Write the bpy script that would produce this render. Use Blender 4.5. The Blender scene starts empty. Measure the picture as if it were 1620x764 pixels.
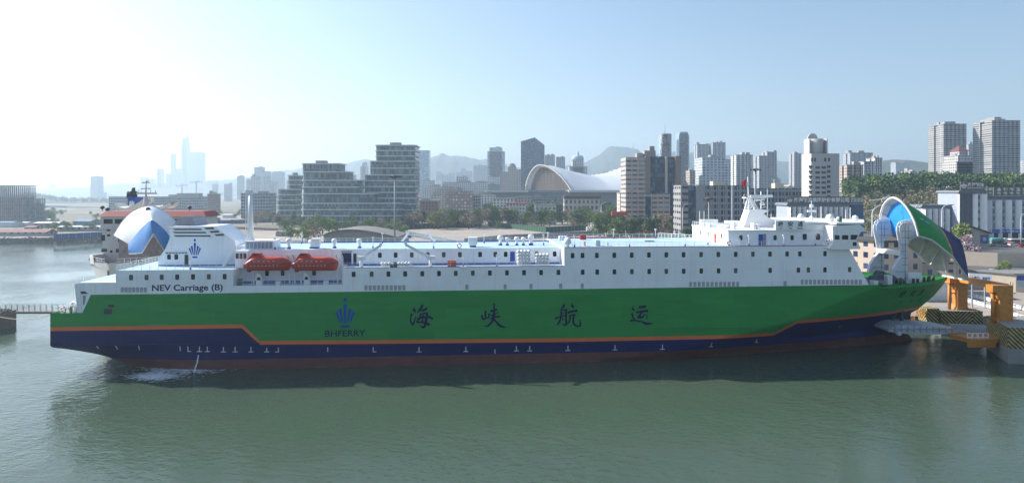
import bpy, bmesh, math, random
from mathutils import Vector, Matrix, Euler
R = math.radians
random.seed(7)
SC = bpy.context.scene
COL = SC.collection
# ---------------------------------------------------------------- camera, sky, sun
FP, HY, CZ = 1080.0, 303.0, 34.86          # focal length in photo pixels, horizon row, camera height
cam = bpy.data.cameras.new("camera"); cam_o = bpy.data.objects.new("camera", cam); COL.objects.link(cam_o)
cam_o.location = (0, 0, CZ); cam_o.rotation_euler = (R(90), 0, 0)
cam.sensor_width = 36; cam.lens = 36 * FP / 1620; cam.shift_y = -(382 - HY) / 1620 * 1.0
cam.clip_start = 1; cam.clip_end = 60000
SC.camera = cam_o
SC.cycles.volume_bounces = 2; SC.cycles.max_bounces = 6
SUN_AZ, SUN_EL = -66.0, 34.0                # azimuth from +Y (view direction), negative = left
w = bpy.data.worlds.new("World"); SC.world = w; w.use_nodes = True
nt = w.node_tree; bg = nt.nodes["Background"]
sky = nt.nodes.new("ShaderNodeTexSky"); sky.sky_type = 'NISHITA'; sky.sun_disc = False
sky.sun_elevation = R(SUN_EL); sky.sun_rotation = R(SUN_AZ)
sky.air_density = 1.2; sky.dust_density = 1.4; sky.ozone_density = 3.5; sky.altitude = 30
nt.links.new(sky.outputs[0], bg.inputs[0]); bg.inputs[1].default_value = 0.093
sun = bpy.data.lights.new("sun", 'SUN'); sun.energy = 5.0; sun.angle = R(0.5); sun.color = (1, .965, .91)
sun_o = bpy.data.objects.new("sun", sun); COL.objects.link(sun_o)
_d = Vector((math.sin(R(SUN_AZ)) * math.cos(R(SUN_EL)), math.cos(R(SUN_AZ)) * math.cos(R(SUN_EL)), math.sin(R(SUN_EL))))
sun_o.rotation_euler = _d.to_track_quat('Z', 'Y').to_euler()
SC.view_settings.view_transform = 'Standard'; SC.view_settings.look = 'None'
SC.view_settings.exposure = 0.78; SC.view_settings.gamma = 1
# ---------------------------------------------------------------- materials
MT = {}
def mat(name, col, rough=.6, metal=0., var=.12, scale=.6, streak=0, bump=0., spec=.5):
    if name in MT: return MT[name]
    m = bpy.data.materials.new(name); m.use_nodes = True; n = m.node_tree; b = n.nodes["Principled BSDF"]
    b.inputs["Roughness"].default_value = rough; b.inputs["Metallic"].default_value = metal; b.inputs["Specular IOR Level"].default_value = spec
    tc = n.nodes.new("ShaderNodeTexCoord"); mp = n.nodes.new("ShaderNodeMapping")
    n.links.new(tc.outputs["Object"], mp.inputs[0])
    if streak: mp.inputs["Scale"].default_value = (1, 1, streak)
    nz = n.nodes.new("ShaderNodeTexNoise"); nz.inputs["Scale"].default_value = scale
    nz.inputs["Detail"].default_value = 6; nz.inputs["Roughness"].default_value = .65
    n.links.new(mp.outputs[0], nz.inputs[0])
    mr = n.nodes.new("ShaderNodeMapRange"); mr.inputs[1].default_value = .3; mr.inputs[2].default_value = .7
    mr.inputs[3].default_value = 1 - var; mr.inputs[4].default_value = 1 + var
    n.links.new(nz.outputs[0], mr.inputs[0])
    mx = n.nodes.new("ShaderNodeMix"); mx.data_type = 'RGBA'; mx.blend_type = 'MULTIPLY'; mx.inputs[0].default_value = 1
    mx.inputs[6].default_value = (*col, 1); n.links.new(mr.outputs[0], mx.inputs[7])
    n.links.new(mx.outputs[2], b.inputs["Base Color"])
    if bump:
        bp = n.nodes.new("ShaderNodeBump"); bp.inputs["Strength"].default_value = 1; bp.inputs["Distance"].default_value = bump
        n.links.new(nz.outputs[0], bp.inputs["Height"]); n.links.new(bp.outputs[0], b.inputs["Normal"])
    MT[name] = m; return m
def mth(n, op, a, b=None, c=None):
    k = n.nodes.new("ShaderNodeMath"); k.operation = op
    for i, v in enumerate((a, b, c)):
        if v is None: continue
        if isinstance(v, (int, float)): k.inputs[i].default_value = v
        else: n.links.new(v, k.inputs[i])
    return k.outputs[0]
def facade(name, wall, glass=(.05, .08, .11), bay=3.2, flo=3.1, wf=.5, hf=.5, gr=.12, var=.1, band=None):
    """wall with a grid of windows laid out in metres along the wall (UV); wf=1 gives ribbon windows"""
    if name in MT: return MT[name]
    m = bpy.data.materials.new(name); m.use_nodes = True; n = m.node_tree; b = n.nodes["Principled BSDF"]
    uv = n.nodes.new("ShaderNodeUVMap"); sx = n.nodes.new("ShaderNodeSeparateXYZ"); n.links.new(uv.outputs[0], sx.inputs[0])
    u = mth(n, 'DIVIDE', sx.outputs[0], bay); v = mth(n, 'DIVIDE', sx.outputs[1], flo)
    fu = mth(n, 'FRACT', u); fv = mth(n, 'FRACT', v)
    iu = mth(n, 'LESS_THAN', mth(n, 'ABSOLUTE', mth(n, 'SUBTRACT', fu, .5)), wf / 2)
    iv = mth(n, 'LESS_THAN', mth(n, 'ABSOLUTE', mth(n, 'SUBTRACT', fv, .55)), hf / 2)
    win = mth(n, 'MULTIPLY', iu, iv)
    # thin mullion in the middle of each pane
    mu = mth(n, 'GREATER_THAN', mth(n, 'ABSOLUTE', mth(n, 'SUBTRACT', mth(n, 'FRACT', mth(n, 'MULTIPLY', fu, 2)), .5)), .44)
    wn = n.nodes.new("ShaderNodeTexWhiteNoise"); wn.noise_dimensions = '2D'
    cb = n.nodes.new("ShaderNodeCombineXYZ"); n.links.new(mth(n, 'FLOOR', u), cb.inputs[0]); n.links.new(mth(n, 'FLOOR', v), cb.inputs[1])
    n.links.new(cb.outputs[0], wn.inputs[0])
    gm = n.nodes.new("ShaderNodeMix"); gm.data_type = 'RGBA'
    gm.inputs[6].default_value = (*[c * .55 for c in glass], 1); gm.inputs[7].default_value = (*[min(1, c * 2.1 + .02) for c in glass], 1)
    n.links.new(mth(n, 'POWER', wn.outputs[0], 1.8), gm.inputs[0])
    nz = n.nodes.new("ShaderNodeTexNoise"); nz.inputs["Scale"].default_value = .12; nz.inputs["Detail"].default_value = 5
    tc = n.nodes.new("ShaderNodeTexCoord"); n.links.new(tc.outputs["Object"], nz.inputs[0])
    mr = n.nodes.new("ShaderNodeMapRange"); mr.inputs[1].default_value = .3; mr.inputs[2].default_value = .7; mr.inputs[3].default_value = 1 - var; mr.inputs[4].default_value = 1 + var
    n.links.new(nz.outputs[0], mr.inputs[0])
    wm = n.nodes.new("ShaderNodeMix"); wm.data_type = 'RGBA'; wm.blend_type = 'MULTIPLY'; wm.inputs[0].default_value = 1
    wm.inputs[6].default_value = (*wall, 1); n.links.new(mr.outputs[0], wm.inputs[7])
    src = wm.outputs[2]
    if band:   # spandrel band of a second colour under each window row
        bm_ = n.nodes.new("ShaderNodeMix"); bm_.data_type = 'RGBA'; n.links.new(mth(n, 'LESS_THAN', fv, .2), bm_.inputs[0])
        n.links.new(src, bm_.inputs[6]); bm_.inputs[7].default_value = (*band, 1); src = bm_.outputs[2]
    f = n.nodes.new("ShaderNodeMix"); f.data_type = 'RGBA'; n.links.new(win, f.inputs[0]); n.links.new(src, f.inputs[6]); n.links.new(gm.outputs[2], f.inputs[7])
    n.links.new(f.outputs[2], b.inputs["Base Color"])
    n.links.new(mth(n, 'SUBTRACT', .8, mth(n, 'MULTIPLY', win, .8 - gr)), b.inputs["Roughness"])
    MT[name] = m; return m
# ---------------------------------------------------------------- mesh builder
class MB:
    def __init__(s): s.v = []; s.f = []; s.m = []; s.uv = {}; s.sm = []
    def face(s, pts, mi=0, uv=None, smooth=False):
        i = len(s.v); s.v += [tuple(p) for p in pts]; s.f.append(list(range(i, i + len(pts)))); s.m.append(mi); s.sm.append(smooth)
        if uv: s.uv[len(s.f) - 1] = uv
    def box(s, x0, x1, y0, y1, z0, z1, mi=0, top=None, ox=0, oy=0, bottom=True):
        t = mi if top is None else top
        p = [(x0, y0), (x1, y0), (x1, y1), (x0, y1)]; d = [0, x1 - x0, x1 - x0 + y1 - y0, 2 * (x1 - x0) + y1 - y0, 2 * (x1 - x0 + y1 - y0)]
        for k in range(4):
            a, b = p[k], p[(k + 1) % 4]
            s.face([(a[0], a[1], z0), (b[0], b[1], z0), (b[0], b[1], z1), (a[0], a[1], z1)], mi, [(d[k], z0), (d[k + 1], z0), (d[k + 1], z1), (d[k], z1)])
        s.face([(a[0], a[1], z1) for a in p], t)
        if bottom: s.face([(a[0], a[1], z0) for a in reversed(p)], mi)
        return s
    def prism(s, poly, z0, z1, mi=0, top=None, axis='z', smooth=False):
        """extrude a ccw polygon; axis z: (x,y) poly; axis y: (x,z) poly between y=z0..z1; axis x: (y,z) poly"""
        t = mi if top is None else top; P = {'z': lambda a, b, c: (a, b, c), 'y': lambda a, b, c: (a, c, b), 'x': lambda a, b, c: (c, a, b)}[axis]
        L = 0; n = len(poly)
        for k in range(n):
            a, b = poly[k], poly[(k + 1) % n]; l = math.hypot(b[0] - a[0], b[1] - a[1])
            q = [P(*a, z0), P(*b, z0), P(*b, z1), P(*a, z1)]; uv = [(L, z0), (L + l, z0), (L + l, z1), (L, z1)]
            if axis == 'y': q.reverse(); uv.reverse()
            s.face(q, mi, uv, smooth); L += l
        A = [P(*a, z1) for a in poly]; B = [P(*a, z0) for a in reversed(poly)]
        if axis == 'y': A.reverse(); B.reverse()
        s.face(A, t); s.face(B, mi); return s
    def beam(s, a, b, w, h=None, mi=0):
        h = h or w; a = Vector(a); b = Vector(b); d = (b - a)
        if d.length < 1e-6: return s
        d.normalize(); up = Vector((0, 0, 1)) if abs(d.z) < .95 else Vector((1, 0, 0))
        x = d.cross(up).normalized() * w / 2; y = x.cross(d).normalized() * h / 2
        A = [a - x - y, a + x - y, a + x + y, a - x + y]; B = [b - x - y, b + x - y, b + x + y, b - x + y]
        for k in range(4): j = (k + 1) % 4; s.face([A[j], A[k], B[k], B[j]], mi)
        s.face(A, mi); s.face(B[::-1], mi); return s
    def tube(s, a, b, r0, r1=None, n=8, mi=0, cap=True, smooth=True):
        r1 = r0 if r1 is None else r1; a = Vector(a); b = Vector(b); d = (b - a).normalized()
        up = Vector((0, 0, 1)) if abs(d.z) < .95 else Vector((1, 0, 0)); x = d.cross(up).normalized(); y = d.cross(x)
        c = [(x * math.cos(2 * math.pi * k / n) + y * math.sin(2 * math.pi * k / n)) for k in range(n)]
        for k in range(n): j = (k + 1) % n; s.face([a + c[k] * r0, a + c[j] * r0, b + c[j] * r1, b + c[k] * r1], mi, None, smooth)
        if cap: s.face([a + q * r0 for q in reversed(c)], mi); s.face([b + q * r1 for q in c], mi)
        return s
    def lathe(s, prof, n=16, mi=0, o=(0, 0, 0), axis='z', cap=True):
        """prof: (radius, height) list"""
        def P(r, h, t):
            x, y = r * math.cos(t), r * math.sin(t)
            return {'z': (o[0] + x, o[1] + y, o[2] + h), 'x': (o[0] + h, o[1] + x, o[2] + y), 'y': (o[0] + y, o[1] + h, o[2] + x)}[axis]
        T = [2 * math.pi * k / n for k in range(n + 1)]
        for (r0, h0), (r1, h1) in zip(prof, prof[1:]):
            for k in range(n): s.face([P(r0, h0, T[k]), P(r0, h0, T[k + 1]), P(r1, h1, T[k + 1]), P(r1, h1, T[k])], mi, None, True)
        if cap and prof[0][0] > 0: s.face([P(*prof[0], t) for t in T[:-1]][::-1], mi)
        if cap and prof[-1][0] > 0: s.face([P(*prof[-1], t) for t in T[:-1]], mi)
        return s
    def torus(s, o, R_, r, n=20, k=6, mi=0, axis='y', mi2=None):
        for i in range(n):
            for j in range(k):
                q = []
                for (ii, jj) in ((i, j), (i + 1, j), (i + 1, j + 1), (i, j + 1)):
                    a = 2 * math.pi * ii / n; b = 2 * math.pi * jj / k; rr = R_ + r * math.cos(b); x, z, y = rr * math.cos(a), rr * math.sin(a), r * math.sin(b)
                    q.append({'y': (o[0] + x, o[1] + y, o[2] + z), 'z': (o[0] + x, o[1] + z, o[2] + y), 'x': (o[0] + y, o[1] + x, o[2] + z)}[axis])
                s.face(q, mi if (mi2 is None or (i * 8 // n) % 2) else mi2, None, True)
        return s
    def grid(s, G, mi=0, smooth=True, flip=False, mf=None):
        for i in range(len(G) - 1):
            for j in range(len(G[0]) - 1):
                q = [G[i][j], G[i + 1][j], G[i + 1][j + 1], G[i][j + 1]]
                if flip: q.reverse()
                s.face(q, mf(i, j) if mf else mi, None, smooth)
        return s
    def mesh(s, name, mats, weld=1e-4):
        me = bpy.data.meshes.new(name); me.from_pydata(s.v, [], s.f)
        for m in (mats if isinstance(mats, (list, tuple)) else [mats]): me.materials.append(m)
        me.polygons.foreach_set("material_index", s.m); me.polygons.foreach_set("use_smooth", s.sm)
        if s.uv:
            l = me.uv_layers.new(name="UVMap").data
            for fi, uv in s.uv.items():
                for k, li in enumerate(me.polygons[fi].loop_indices): l[li].uv = uv[k]
        if weld and any(s.sm):
            bm = bmesh.new(); bm.from_mesh(me); bmesh.ops.remove_doubles(bm, verts=bm.verts, dist=weld); bm.to_mesh(me); bm.free()
        me.update(); return me
    def build(s, name, mats, parent=None, loc=(0, 0, 0), rz=0, **kw):
        o = bpy.data.objects.new(name, s.mesh(name, mats)); COL.objects.link(o); o.location = loc; o.rotation_euler = (0, 0, rz)
        if parent: o.parent = parent
        return tag(o, **kw)
def tag(o, label=None, cat=None, group=None, kind=None):
    if label: o["label"] = label
    if cat: o["category"] = cat
    if group: o["group"] = group
    if kind: o["kind"] = kind
    return o
def empty(name, loc=(0, 0, 0), rz=0, label=None, cat=None, group=None):
    o = bpy.data.objects.new(name, None); COL.objects.link(o); o.location = loc; o.rotation_euler = (0, 0, rz); o.empty_display_size = .5
    return tag(o, label, cat, group)
def inst(src, parent=None, loc=None, rz=None, sc=None, label=None, group=None):
    """copy a thing with its parts and sub-parts (mesh data shared)"""
    c = src.copy(); COL.objects.link(c); c.parent = parent
    if loc is not None: c.location = loc
    if rz is not None: c.rotation_euler = (0, 0, rz)
    if sc is not None: c.scale = sc if isinstance(sc, (tuple, list)) else (sc, sc, sc)
    if label: c["label"] = label
    if group: c["group"] = group
    for ch in list(src.children): inst(ch, c)
    return c
def move_to(o, parent, loc, rz=0): o.parent = parent; o.location = loc; o.rotation_euler = (0, 0, rz); return o
def at(px, py, Y): return Vector(((px - 810) / FP * Y, Y, CZ - (py - HY) / FP * Y))
def gx(px, Y): return (px - 810) / FP * Y
def gz(py, Y): return CZ - (py - HY) / FP * Y
def gy(py, z=3.5): return (CZ - z) * FP / (py - HY)
def ground(px, py, z=3.5): Y = gy(py, z); return Vector((gx(px, Y), Y, z))
def lerp(a, b, t): return a + (b - a) * t
def pw(x, pts):
    if x <= pts[0][0]: return pts[0][1]
    for (a, b), (c, d) in zip(pts, pts[1:]):
        if x <= c: return b + (d - b) * (x - a) / (c - a)
    return pts[-1][1]
def text_mesh(s, size, bold=0.0, align='CENTER'):
    """list of triangles/polys [(x,y),...] of a string, centred, cap height ~ .7*size"""
    c = bpy.data.curves.new("t", 'FONT'); c.body = s; c.size = size; c.align_x = align; c.offset = bold; c.resolution_u = 4
    o = bpy.data.objects.new("t", c); COL.objects.link(o); dg = bpy.context.evaluated_depsgraph_get()
    me = bpy.data.meshes.new_from_object(o.evaluated_get(dg)); P = [[tuple(me.vertices[i].co[:2]) for i in p.vertices] for p in me.polygons]
    bpy.data.objects.remove(o); bpy.data.curves.remove(c); bpy.data.meshes.remove(me); return P
def fit_text(s, x0, x1, y0, y1, bold=0.0):
    """polys of a string stretched into the rectangle"""
    P = text_mesh(s, 1.0, bold); xs = [p[0] for q in P for p in q]; ys = [p[1] for q in P for p in q]
    a, b, c, d = min(xs), max(xs), min(ys), max(ys)
    return [[(x0 + (x - a) / (b - a) * (x1 - x0), y0 + (y - c) / (d - c) * (y1 - y0)) for x, y in q] for q in P]
def sign_text(s, x0, x1, z0, z1, y, mb, mi=0, bold=0.0):
    for q in fit_text(s, x0, x1, z0, z1, bold): mb.face([(a, y, b) for a, b in q][::1], mi)
M_WHITE = mat("white_ship_paint", (.88, .88, .90), .5, var=.05, scale=.25, streak=.25)
M_WHITE2 = mat("white_fitting_paint", (.85, .85, .85), .45, var=.06, scale=2)
M_GREEN = mat("green_hull_paint", (.030, .265, .056), .55, spec=.15, var=.09, scale=.12, streak=6)
M_NAVY = mat("navy_hull_paint", (.012, .014, .10), .55, spec=.12, var=.10, scale=.3, streak=2)
M_ORANGE = mat("orange_stripe_paint", (.75, .16, .03), .45, var=.06, scale=.5)
M_RED = mat("antifouling_red", (.13, .038, .03), .6, var=.3, scale=.35, streak=3)
M_DECK = mat("pale_blue_deck", (.42, .57, .67), .55, var=.13, scale=.4)
M_BLUE = mat("blue_paint", (.02, .07, .36), .4, var=.06)
M_REDP = mat("red_paint", (.42, .03, .025), .45, var=.08)
M_DARK = mat("dark_steel", (.03, .034, .04), .5, var=.2)
M_GREY = mat("grey_paint", (.28, .30, .33), .55, var=.12)
M_GLASS = mat("window_glass", (.012, .016, .02), .08, var=.3, scale=.4)
M_GLASS2 = mat("window_glass_grey", (.07, .08, .07), .12, var=.4, scale=.4)  # paler, greyer glass tone for some of the windows
M_CONC = mat("concrete", (.27, .26, .245), .85, var=.18, scale=.3)

def plates(m, pl=9.0, ph=2.3, amt=.05, streak=.10, rust=(.35, .22, .12)):
    """tone of each steel plate and faint dirty runs down the side"""
    n = m.node_tree; b = n.nodes["Principled BSDF"]; src = b.inputs["Base Color"].links[0].from_socket; tc = n.nodes.new("ShaderNodeTexCoord"); sx = n.nodes.new("ShaderNodeSeparateXYZ"); n.links.new(tc.outputs["Object"], sx.inputs[0])
    cb = n.nodes.new("ShaderNodeCombineXYZ"); rz = mth(n, 'FLOOR', mth(n, 'DIVIDE', sx.outputs[2], ph)); n.links.new(mth(n, 'FLOOR', mth(n, 'ADD', mth(n, 'DIVIDE', sx.outputs[0], pl), mth(n, 'MULTIPLY', rz, .37))), cb.inputs[0]); n.links.new(rz, cb.inputs[1])
    wn = n.nodes.new("ShaderNodeTexWhiteNoise"); wn.noise_dimensions = '2D'; n.links.new(cb.outputs[0], wn.inputs[0])
    k = mth(n, 'MULTIPLY_ADD', wn.outputs[0], 2 * amt, 1 - amt); mx = n.nodes.new("ShaderNodeMix"); mx.data_type = 'RGBA'; mx.blend_type = 'MULTIPLY'; mx.inputs[0].default_value = 1; n.links.new(src, mx.inputs[6]); n.links.new(k, mx.inputs[7])
    mp = n.nodes.new("ShaderNodeMapping"); mp.inputs["Scale"].default_value = (1.6, 1.6, .09); n.links.new(tc.outputs["Object"], mp.inputs[0]); nz = n.nodes.new("ShaderNodeTexNoise"); nz.inputs["Scale"].default_value = 1; nz.inputs["Detail"].default_value = 4; n.links.new(mp.outputs[0], nz.inputs[0])
    mr = n.nodes.new("ShaderNodeMapRange"); mr.inputs[1].default_value = .56; mr.inputs[2].default_value = .74; mr.inputs[4].default_value = streak; n.links.new(nz.outputs[0], mr.inputs[0])
    m2 = n.nodes.new("ShaderNodeMix"); m2.data_type = 'RGBA'; n.links.new(mr.outputs[0], m2.inputs[0]); n.links.new(mx.outputs[2], m2.inputs[6]); m2.inputs[7].default_value = (*rust, 1); n.links.new(m2.outputs[2], b.inputs["Base Color"])
    bp = n.nodes.new("ShaderNodeBump"); bp.inputs["Distance"].default_value = .25; bp.inputs["Strength"].default_value = .35; n2 = n.nodes.new("ShaderNodeTexNoise"); n2.inputs["Scale"].default_value = .45; n.links.new(tc.outputs["Object"], n2.inputs[0]); n.links.new(n2.outputs[0], bp.inputs["Height"]); n.links.new(bp.outputs[0], b.inputs["Normal"])
plates(M_WHITE, amt=.035, streak=.16); plates(M_GREEN, amt=.06, streak=.10, rust=(.05, .16, .08)); plates(M_NAVY, amt=.08, streak=.12, rust=(.08, .08, .10)); plates(M_RED, amt=.15, streak=.5, rust=(.10, .09, .07))
# ---------------------------------------------------------------- setting: water, land, hills, haze
def water_mat():
    m = bpy.data.materials.new("harbour_water"); m.use_nodes = True; n = m.node_tree; b = n.nodes["Principled BSDF"]
    tc = n.nodes.new("ShaderNodeTexCoord")
    nz = n.nodes.new("ShaderNodeTexNoise"); nz.inputs["Scale"].default_value = .012; nz.inputs["Detail"].default_value = 4
    n.links.new(tc.outputs["Object"], nz.inputs[0])
    mx = n.nodes.new("ShaderNodeMix"); mx.data_type = 'RGBA'; n.links.new(nz.outputs[0], mx.inputs[0])
    mx.inputs[6].default_value = (.046, .074, .050, 1); mx.inputs[7].default_value = (.066, .096, .066, 1)
    n.links.new(mx.outputs[2], b.inputs["Base Color"])
    b.inputs["Roughness"].default_value = .04; b.inputs["IOR"].default_value = 1.33
    H = None
    for sc, st, amp in ((.55, (1, 1.7, 1), .5), (1.6, (1, 1.4, 1), .22), (.16, (1.3, 1, 1), .8)):
        mp = n.nodes.new("ShaderNodeMapping"); mp.inputs["Scale"].default_value = st; mp.inputs["Rotation"].default_value = (0, 0, R(25))
        n.links.new(tc.outputs["Object"], mp.inputs[0])
        k = n.nodes.new("ShaderNodeTexNoise"); k.inputs["Scale"].default_value = sc; k.inputs["Detail"].default_value = 3; n.links.new(mp.outputs[0], k.inputs[0])
        h = mth(n, 'MULTIPLY', k.outputs[0], amp); H = h if H is None else mth(n, 'ADD', H, h)
    # calmer and rougher patches of wind
    k2 = n.nodes.new("ShaderNodeTexNoise"); k2.inputs["Scale"].default_value = .02; k2.inputs["Detail"].default_value = 3; n.links.new(tc.outputs["Object"], k2.inputs[0])
    bp = n.nodes.new("ShaderNodeBump"); bp.inputs["Distance"].default_value = .34
    pr_ = n.nodes.new('ShaderNodeMapRange'); pr_.inputs[1].default_value = .38; pr_.inputs[2].default_value = .64; pr_.inputs[3].default_value = .28; pr_.inputs[4].default_value = 1.0; n.links.new(k2.outputs[0], pr_.inputs[0]); n.links.new(pr_.outputs[0], bp.inputs["Strength"])
    n.links.new(H, bp.inputs["Height"]); n.links.new(bp.outputs[0], b.inputs["Normal"]); return m
mb = MB(); mb.face([(-14000, -300, 0), (14000, -300, 0), (14000, 14000, 0), (-14000, 14000, 0)])
mb.build("water", water_mat(), kind="structure")
M_DIRT = mat("bare_ground", (.235, .20, .165), .95, var=.25, scale=.035, bump=0)
M_LOT = mat("pale_lot", (.36, .31, .26), .95, var=.15, scale=.05)
M_ROCK = mat("rock", (.17, .15, .135), .9, var=.45, scale=.5)
M_ASPH = mat("asphalt", (.11, .108, .105), .9, var=.2, scale=.1)
M_GRASS = mat("scrub_ground", (.10, .105, .055), .95, var=.35, scale=.05)
land = [(-3500, 500), (-900, 486), (-420, 470), (-345, 455), (-262, 478), (-190, 452), (-165, 400), (-60, 300), (30, 235), (84, 196),
        (104, 192), (104, 172), (140, 172), (140, 130), (420, 120), (6000, 300), (14000, 2000), (14000, 14000), (-14000, 14000), (-14000, 1650), (-1400, 1600), (-980, 1500),
        (-770, 1330), (-860, 1180), (-1300, 1110), (-3500, 1150)]
mb = MB(); mb.prism(land, -1, 3.5, 0, top=0); mb.build("ground", M_DIRT, kind="structure")
# upper terrace on the right with a retaining wall
terr = [(186, 296), (202, 284), (700, 262), (3000, 500), (3000, 1500), (400, 1500), (150, 700), (140, 420)]
mb = MB(); mb.prism(terr, 3, 9.3, 0, top=1)
mb.build("terrace_ground", [mat("beige_render", (.55, .46, .36), .9, var=.06), M_ASPH], kind="structure")
def sheet(name, pts, m, z, kind="structure"):
    mb = MB(); mb.face([(x, y, z) for x, y in pts]); return mb.build(name, m, kind=kind)
G = lambda px, py, z=3.5: tuple(ground(px, py, z)[:2])
sheet("quay_apron", [(104.5, 172.5), (140, 172.5), (140.5, 130.5), (419, 121), (420, 190), (300, 215), (130, 262), (60, 262), (85, 197), (104, 192.5)], mat("apron_concrete", (.33, .28, .235), .9, var=.15, scale=.12), 3.504)
sheet("road", [(62, 262), (132, 262), (300, 216), (640, 190), (640, 245), (330, 262), (180, 292), (60, 330), (10, 330)], M_ASPH, 3.508)
sheet("vacant_lot", [G(640, 386), G(640, 364), G(760, 359), G(850, 358), G(1100, 372), G(1110, 392), G(900, 392)], M_LOT, 3.504)
sheet("gravel_yard", [G(400, 385), G(395, 366), G(520, 364), G(640, 372), G(640, 390)], M_LOT, 3.506)
sheet("rubble_strip", [G(760, 351), G(1000, 352), G(1010, 359), G(860, 357), G(770, 354)], M_LOT, 3.506)
sheet("pale_road", [G(340, 347.5), G(420, 346), G(375, 340), G(330, 340)], M_CONC, 3.504)
def mix_ground(m, c2, sc, lo=.42, hi=.58):
    n = m.node_tree; b = n.nodes["Principled BSDF"]; src = b.inputs["Base Color"].links[0].from_socket; tc = n.nodes.new("ShaderNodeTexCoord"); mp = n.nodes.new("ShaderNodeMapping"); mp.inputs["Scale"].default_value = (1, 2.2, 1); n.links.new(tc.outputs["Object"], mp.inputs[0])
    z = n.nodes.new("ShaderNodeTexNoise"); z.inputs["Scale"].default_value = sc; z.inputs["Detail"].default_value = 7; z.inputs["Roughness"].default_value = .7; n.links.new(mp.outputs[0], z.inputs[0]); r = n.nodes.new("ShaderNodeMapRange"); r.inputs[1].default_value = lo; r.inputs[2].default_value = hi; n.links.new(z.outputs[0], r.inputs[0])
    mx = n.nodes.new("ShaderNodeMix"); mx.data_type = 'RGBA'; n.links.new(r.outputs[0], mx.inputs[0]); n.links.new(src, mx.inputs[6]); mx.inputs[7].default_value = (*c2, 1); n.links.new(mx.outputs[2], b.inputs["Base Color"])
mix_ground(M_GRASS, (.22, .185, .15), .012); mix_ground(M_LOT, (.27, .22, .175), .05, .4, .75); mix_ground(M_DIRT, (.13, .12, .085), .02, .5, .62); mix_ground(M_ASPH, (.075, .073, .07), .09, .5, .6)
sheet("scrub_field", [(-3400, 640), (-420, 640), (-180, 590), (330, 520), (900, 720), (6000, 900), (13000, 13000), (-13000, 13000), (-13000, 1700), (-1400, 1640), (-980, 1540), (-720, 1330), (-830, 1150), (-1300, 1080), (-3400, 1120)], M_GRASS, 3.5025)
# rocky shore on the left
mb = MB(); rng = random.Random(3)
for i in range(900):
    t = rng.random(); x = lerp(-640, -262, t); y0 = pw(x, [(-900, 486), (-420, 470), (-345, 455), (-262, 478)])
    d = rng.random(); z = lerp(-.3, 4.2, d) ; y = y0 - 5 + d * 5; s_ = rng.uniform(.5, 1.5)
    vs = [Vector((x + rng.uniform(-s_, s_) , y + rng.uniform(-s_, s_), z + rng.uniform(-s_, s_) * .7)) for _ in range(6)]
    for a, b, c in ((0, 1, 2), (0, 2, 3), (0, 3, 4), (0, 4, 1), (5, 2, 1), (5, 3, 2), (5, 4, 3), (5, 1, 4)): mb.face([vs[a], vs[b], vs[c]])
mb.build("shore_rocks", M_ROCK, kind="stuff")
# hills: ridge profiles (photo column, row) at a distance
def hill(pts, Y, m, seed, depth=1800):
    rng = random.Random(seed); n = 320; X0, X1 = gx(pts[0][0], Y), gx(pts[-1][0], Y); rows = []
    P = [(gx(a, Y), gz(b, Y)) for a, b in pts]
    from mathutils import noise
    for j in range(13):
        r = []; f = math.sin(j / 12 * math.pi) ** 1.2
        for i in range(n + 1):
            x = lerp(X0, X1, i / n); h = pw(x, P); y = Y + (j / 6 - 1) * depth * .5
            k = (noise.noise(Vector((x / 420, y / 420, seed))) * .30 + noise.noise(Vector((x / 130, y / 130, seed))) * .16) + (noise.noise(Vector((x / 210, y / 900, seed + 9))) * .16 + abs(noise.noise(Vector((x / 75, y / 300, seed + 5)))) * .10) / max(.15, 1 - f * .85)
            r.append((x, y, lerp(3, h, f) + k * (h - 3) * (1 - f * .85)))
        rows.append(r)
    MB().grid(rows).build("hills", m, kind="structure")
M_HILL = mat("wooded_hill", (.045, .062, .035), .95, var=.5, scale=.012)
hill([(-60, 300), (60, 300), (150, 297), (205, 291), (260, 290), (330, 291), (420, 278), (470, 268), (530, 262), (580, 254), (640, 262), (680, 268)], 5600, M_HILL, 1)
hill([(15, 318), (38, 308), (60, 309), (80, 313), (110, 317), (160, 318), (230, 319), (330, 322)], 1950, M_HILL, 8, 400)
hill([(600, 300), (640, 262), (670, 255), (700, 244), (722, 250), (755, 252), (790, 262), (850, 270), (905, 262), (930, 255), (950, 250), (968, 242), (985, 238), (1003, 231), (1012, 236), (1024, 235), (1040, 242), (1075, 243), (1150, 246), (1200, 256), (1290, 262), (1380, 262), (1450, 266), (1700, 275), (1800, 300)], 5000, M_HILL, 2)
hill([(1300, 300), (1340, 270), (1390, 262), (1420, 256), (1470, 262), (1560, 262), (1640, 255), (1760, 262), (1900, 290)], 2500, M_HILL, 5, 1000)
# haze
def haze_box():
    hm = bpy.data.materials.new("haze"); hm.use_nodes = True; n = hm.node_tree
    for k in list(n.nodes):
        if k.type != 'OUTPUT_MATERIAL': n.nodes.remove(k)
    v = n.nodes.new("ShaderNodeVolumePrincipled"); v.inputs["Color"].default_value = (.68, .84, 1, 1); v.inputs["Density"].default_value = .00018
    v.inputs["Anisotropy"].default_value = .45; n.links.new(v.outputs[0], [k for k in n.nodes if k.type == 'OUTPUT_MATERIAL'][0].inputs["Volume"])
    mb = MB(); mb.box(-8500, 8500, -400, 7600, -2, 600); return mb.build("haze", hm, kind="stuff")
haze_box()
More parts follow.
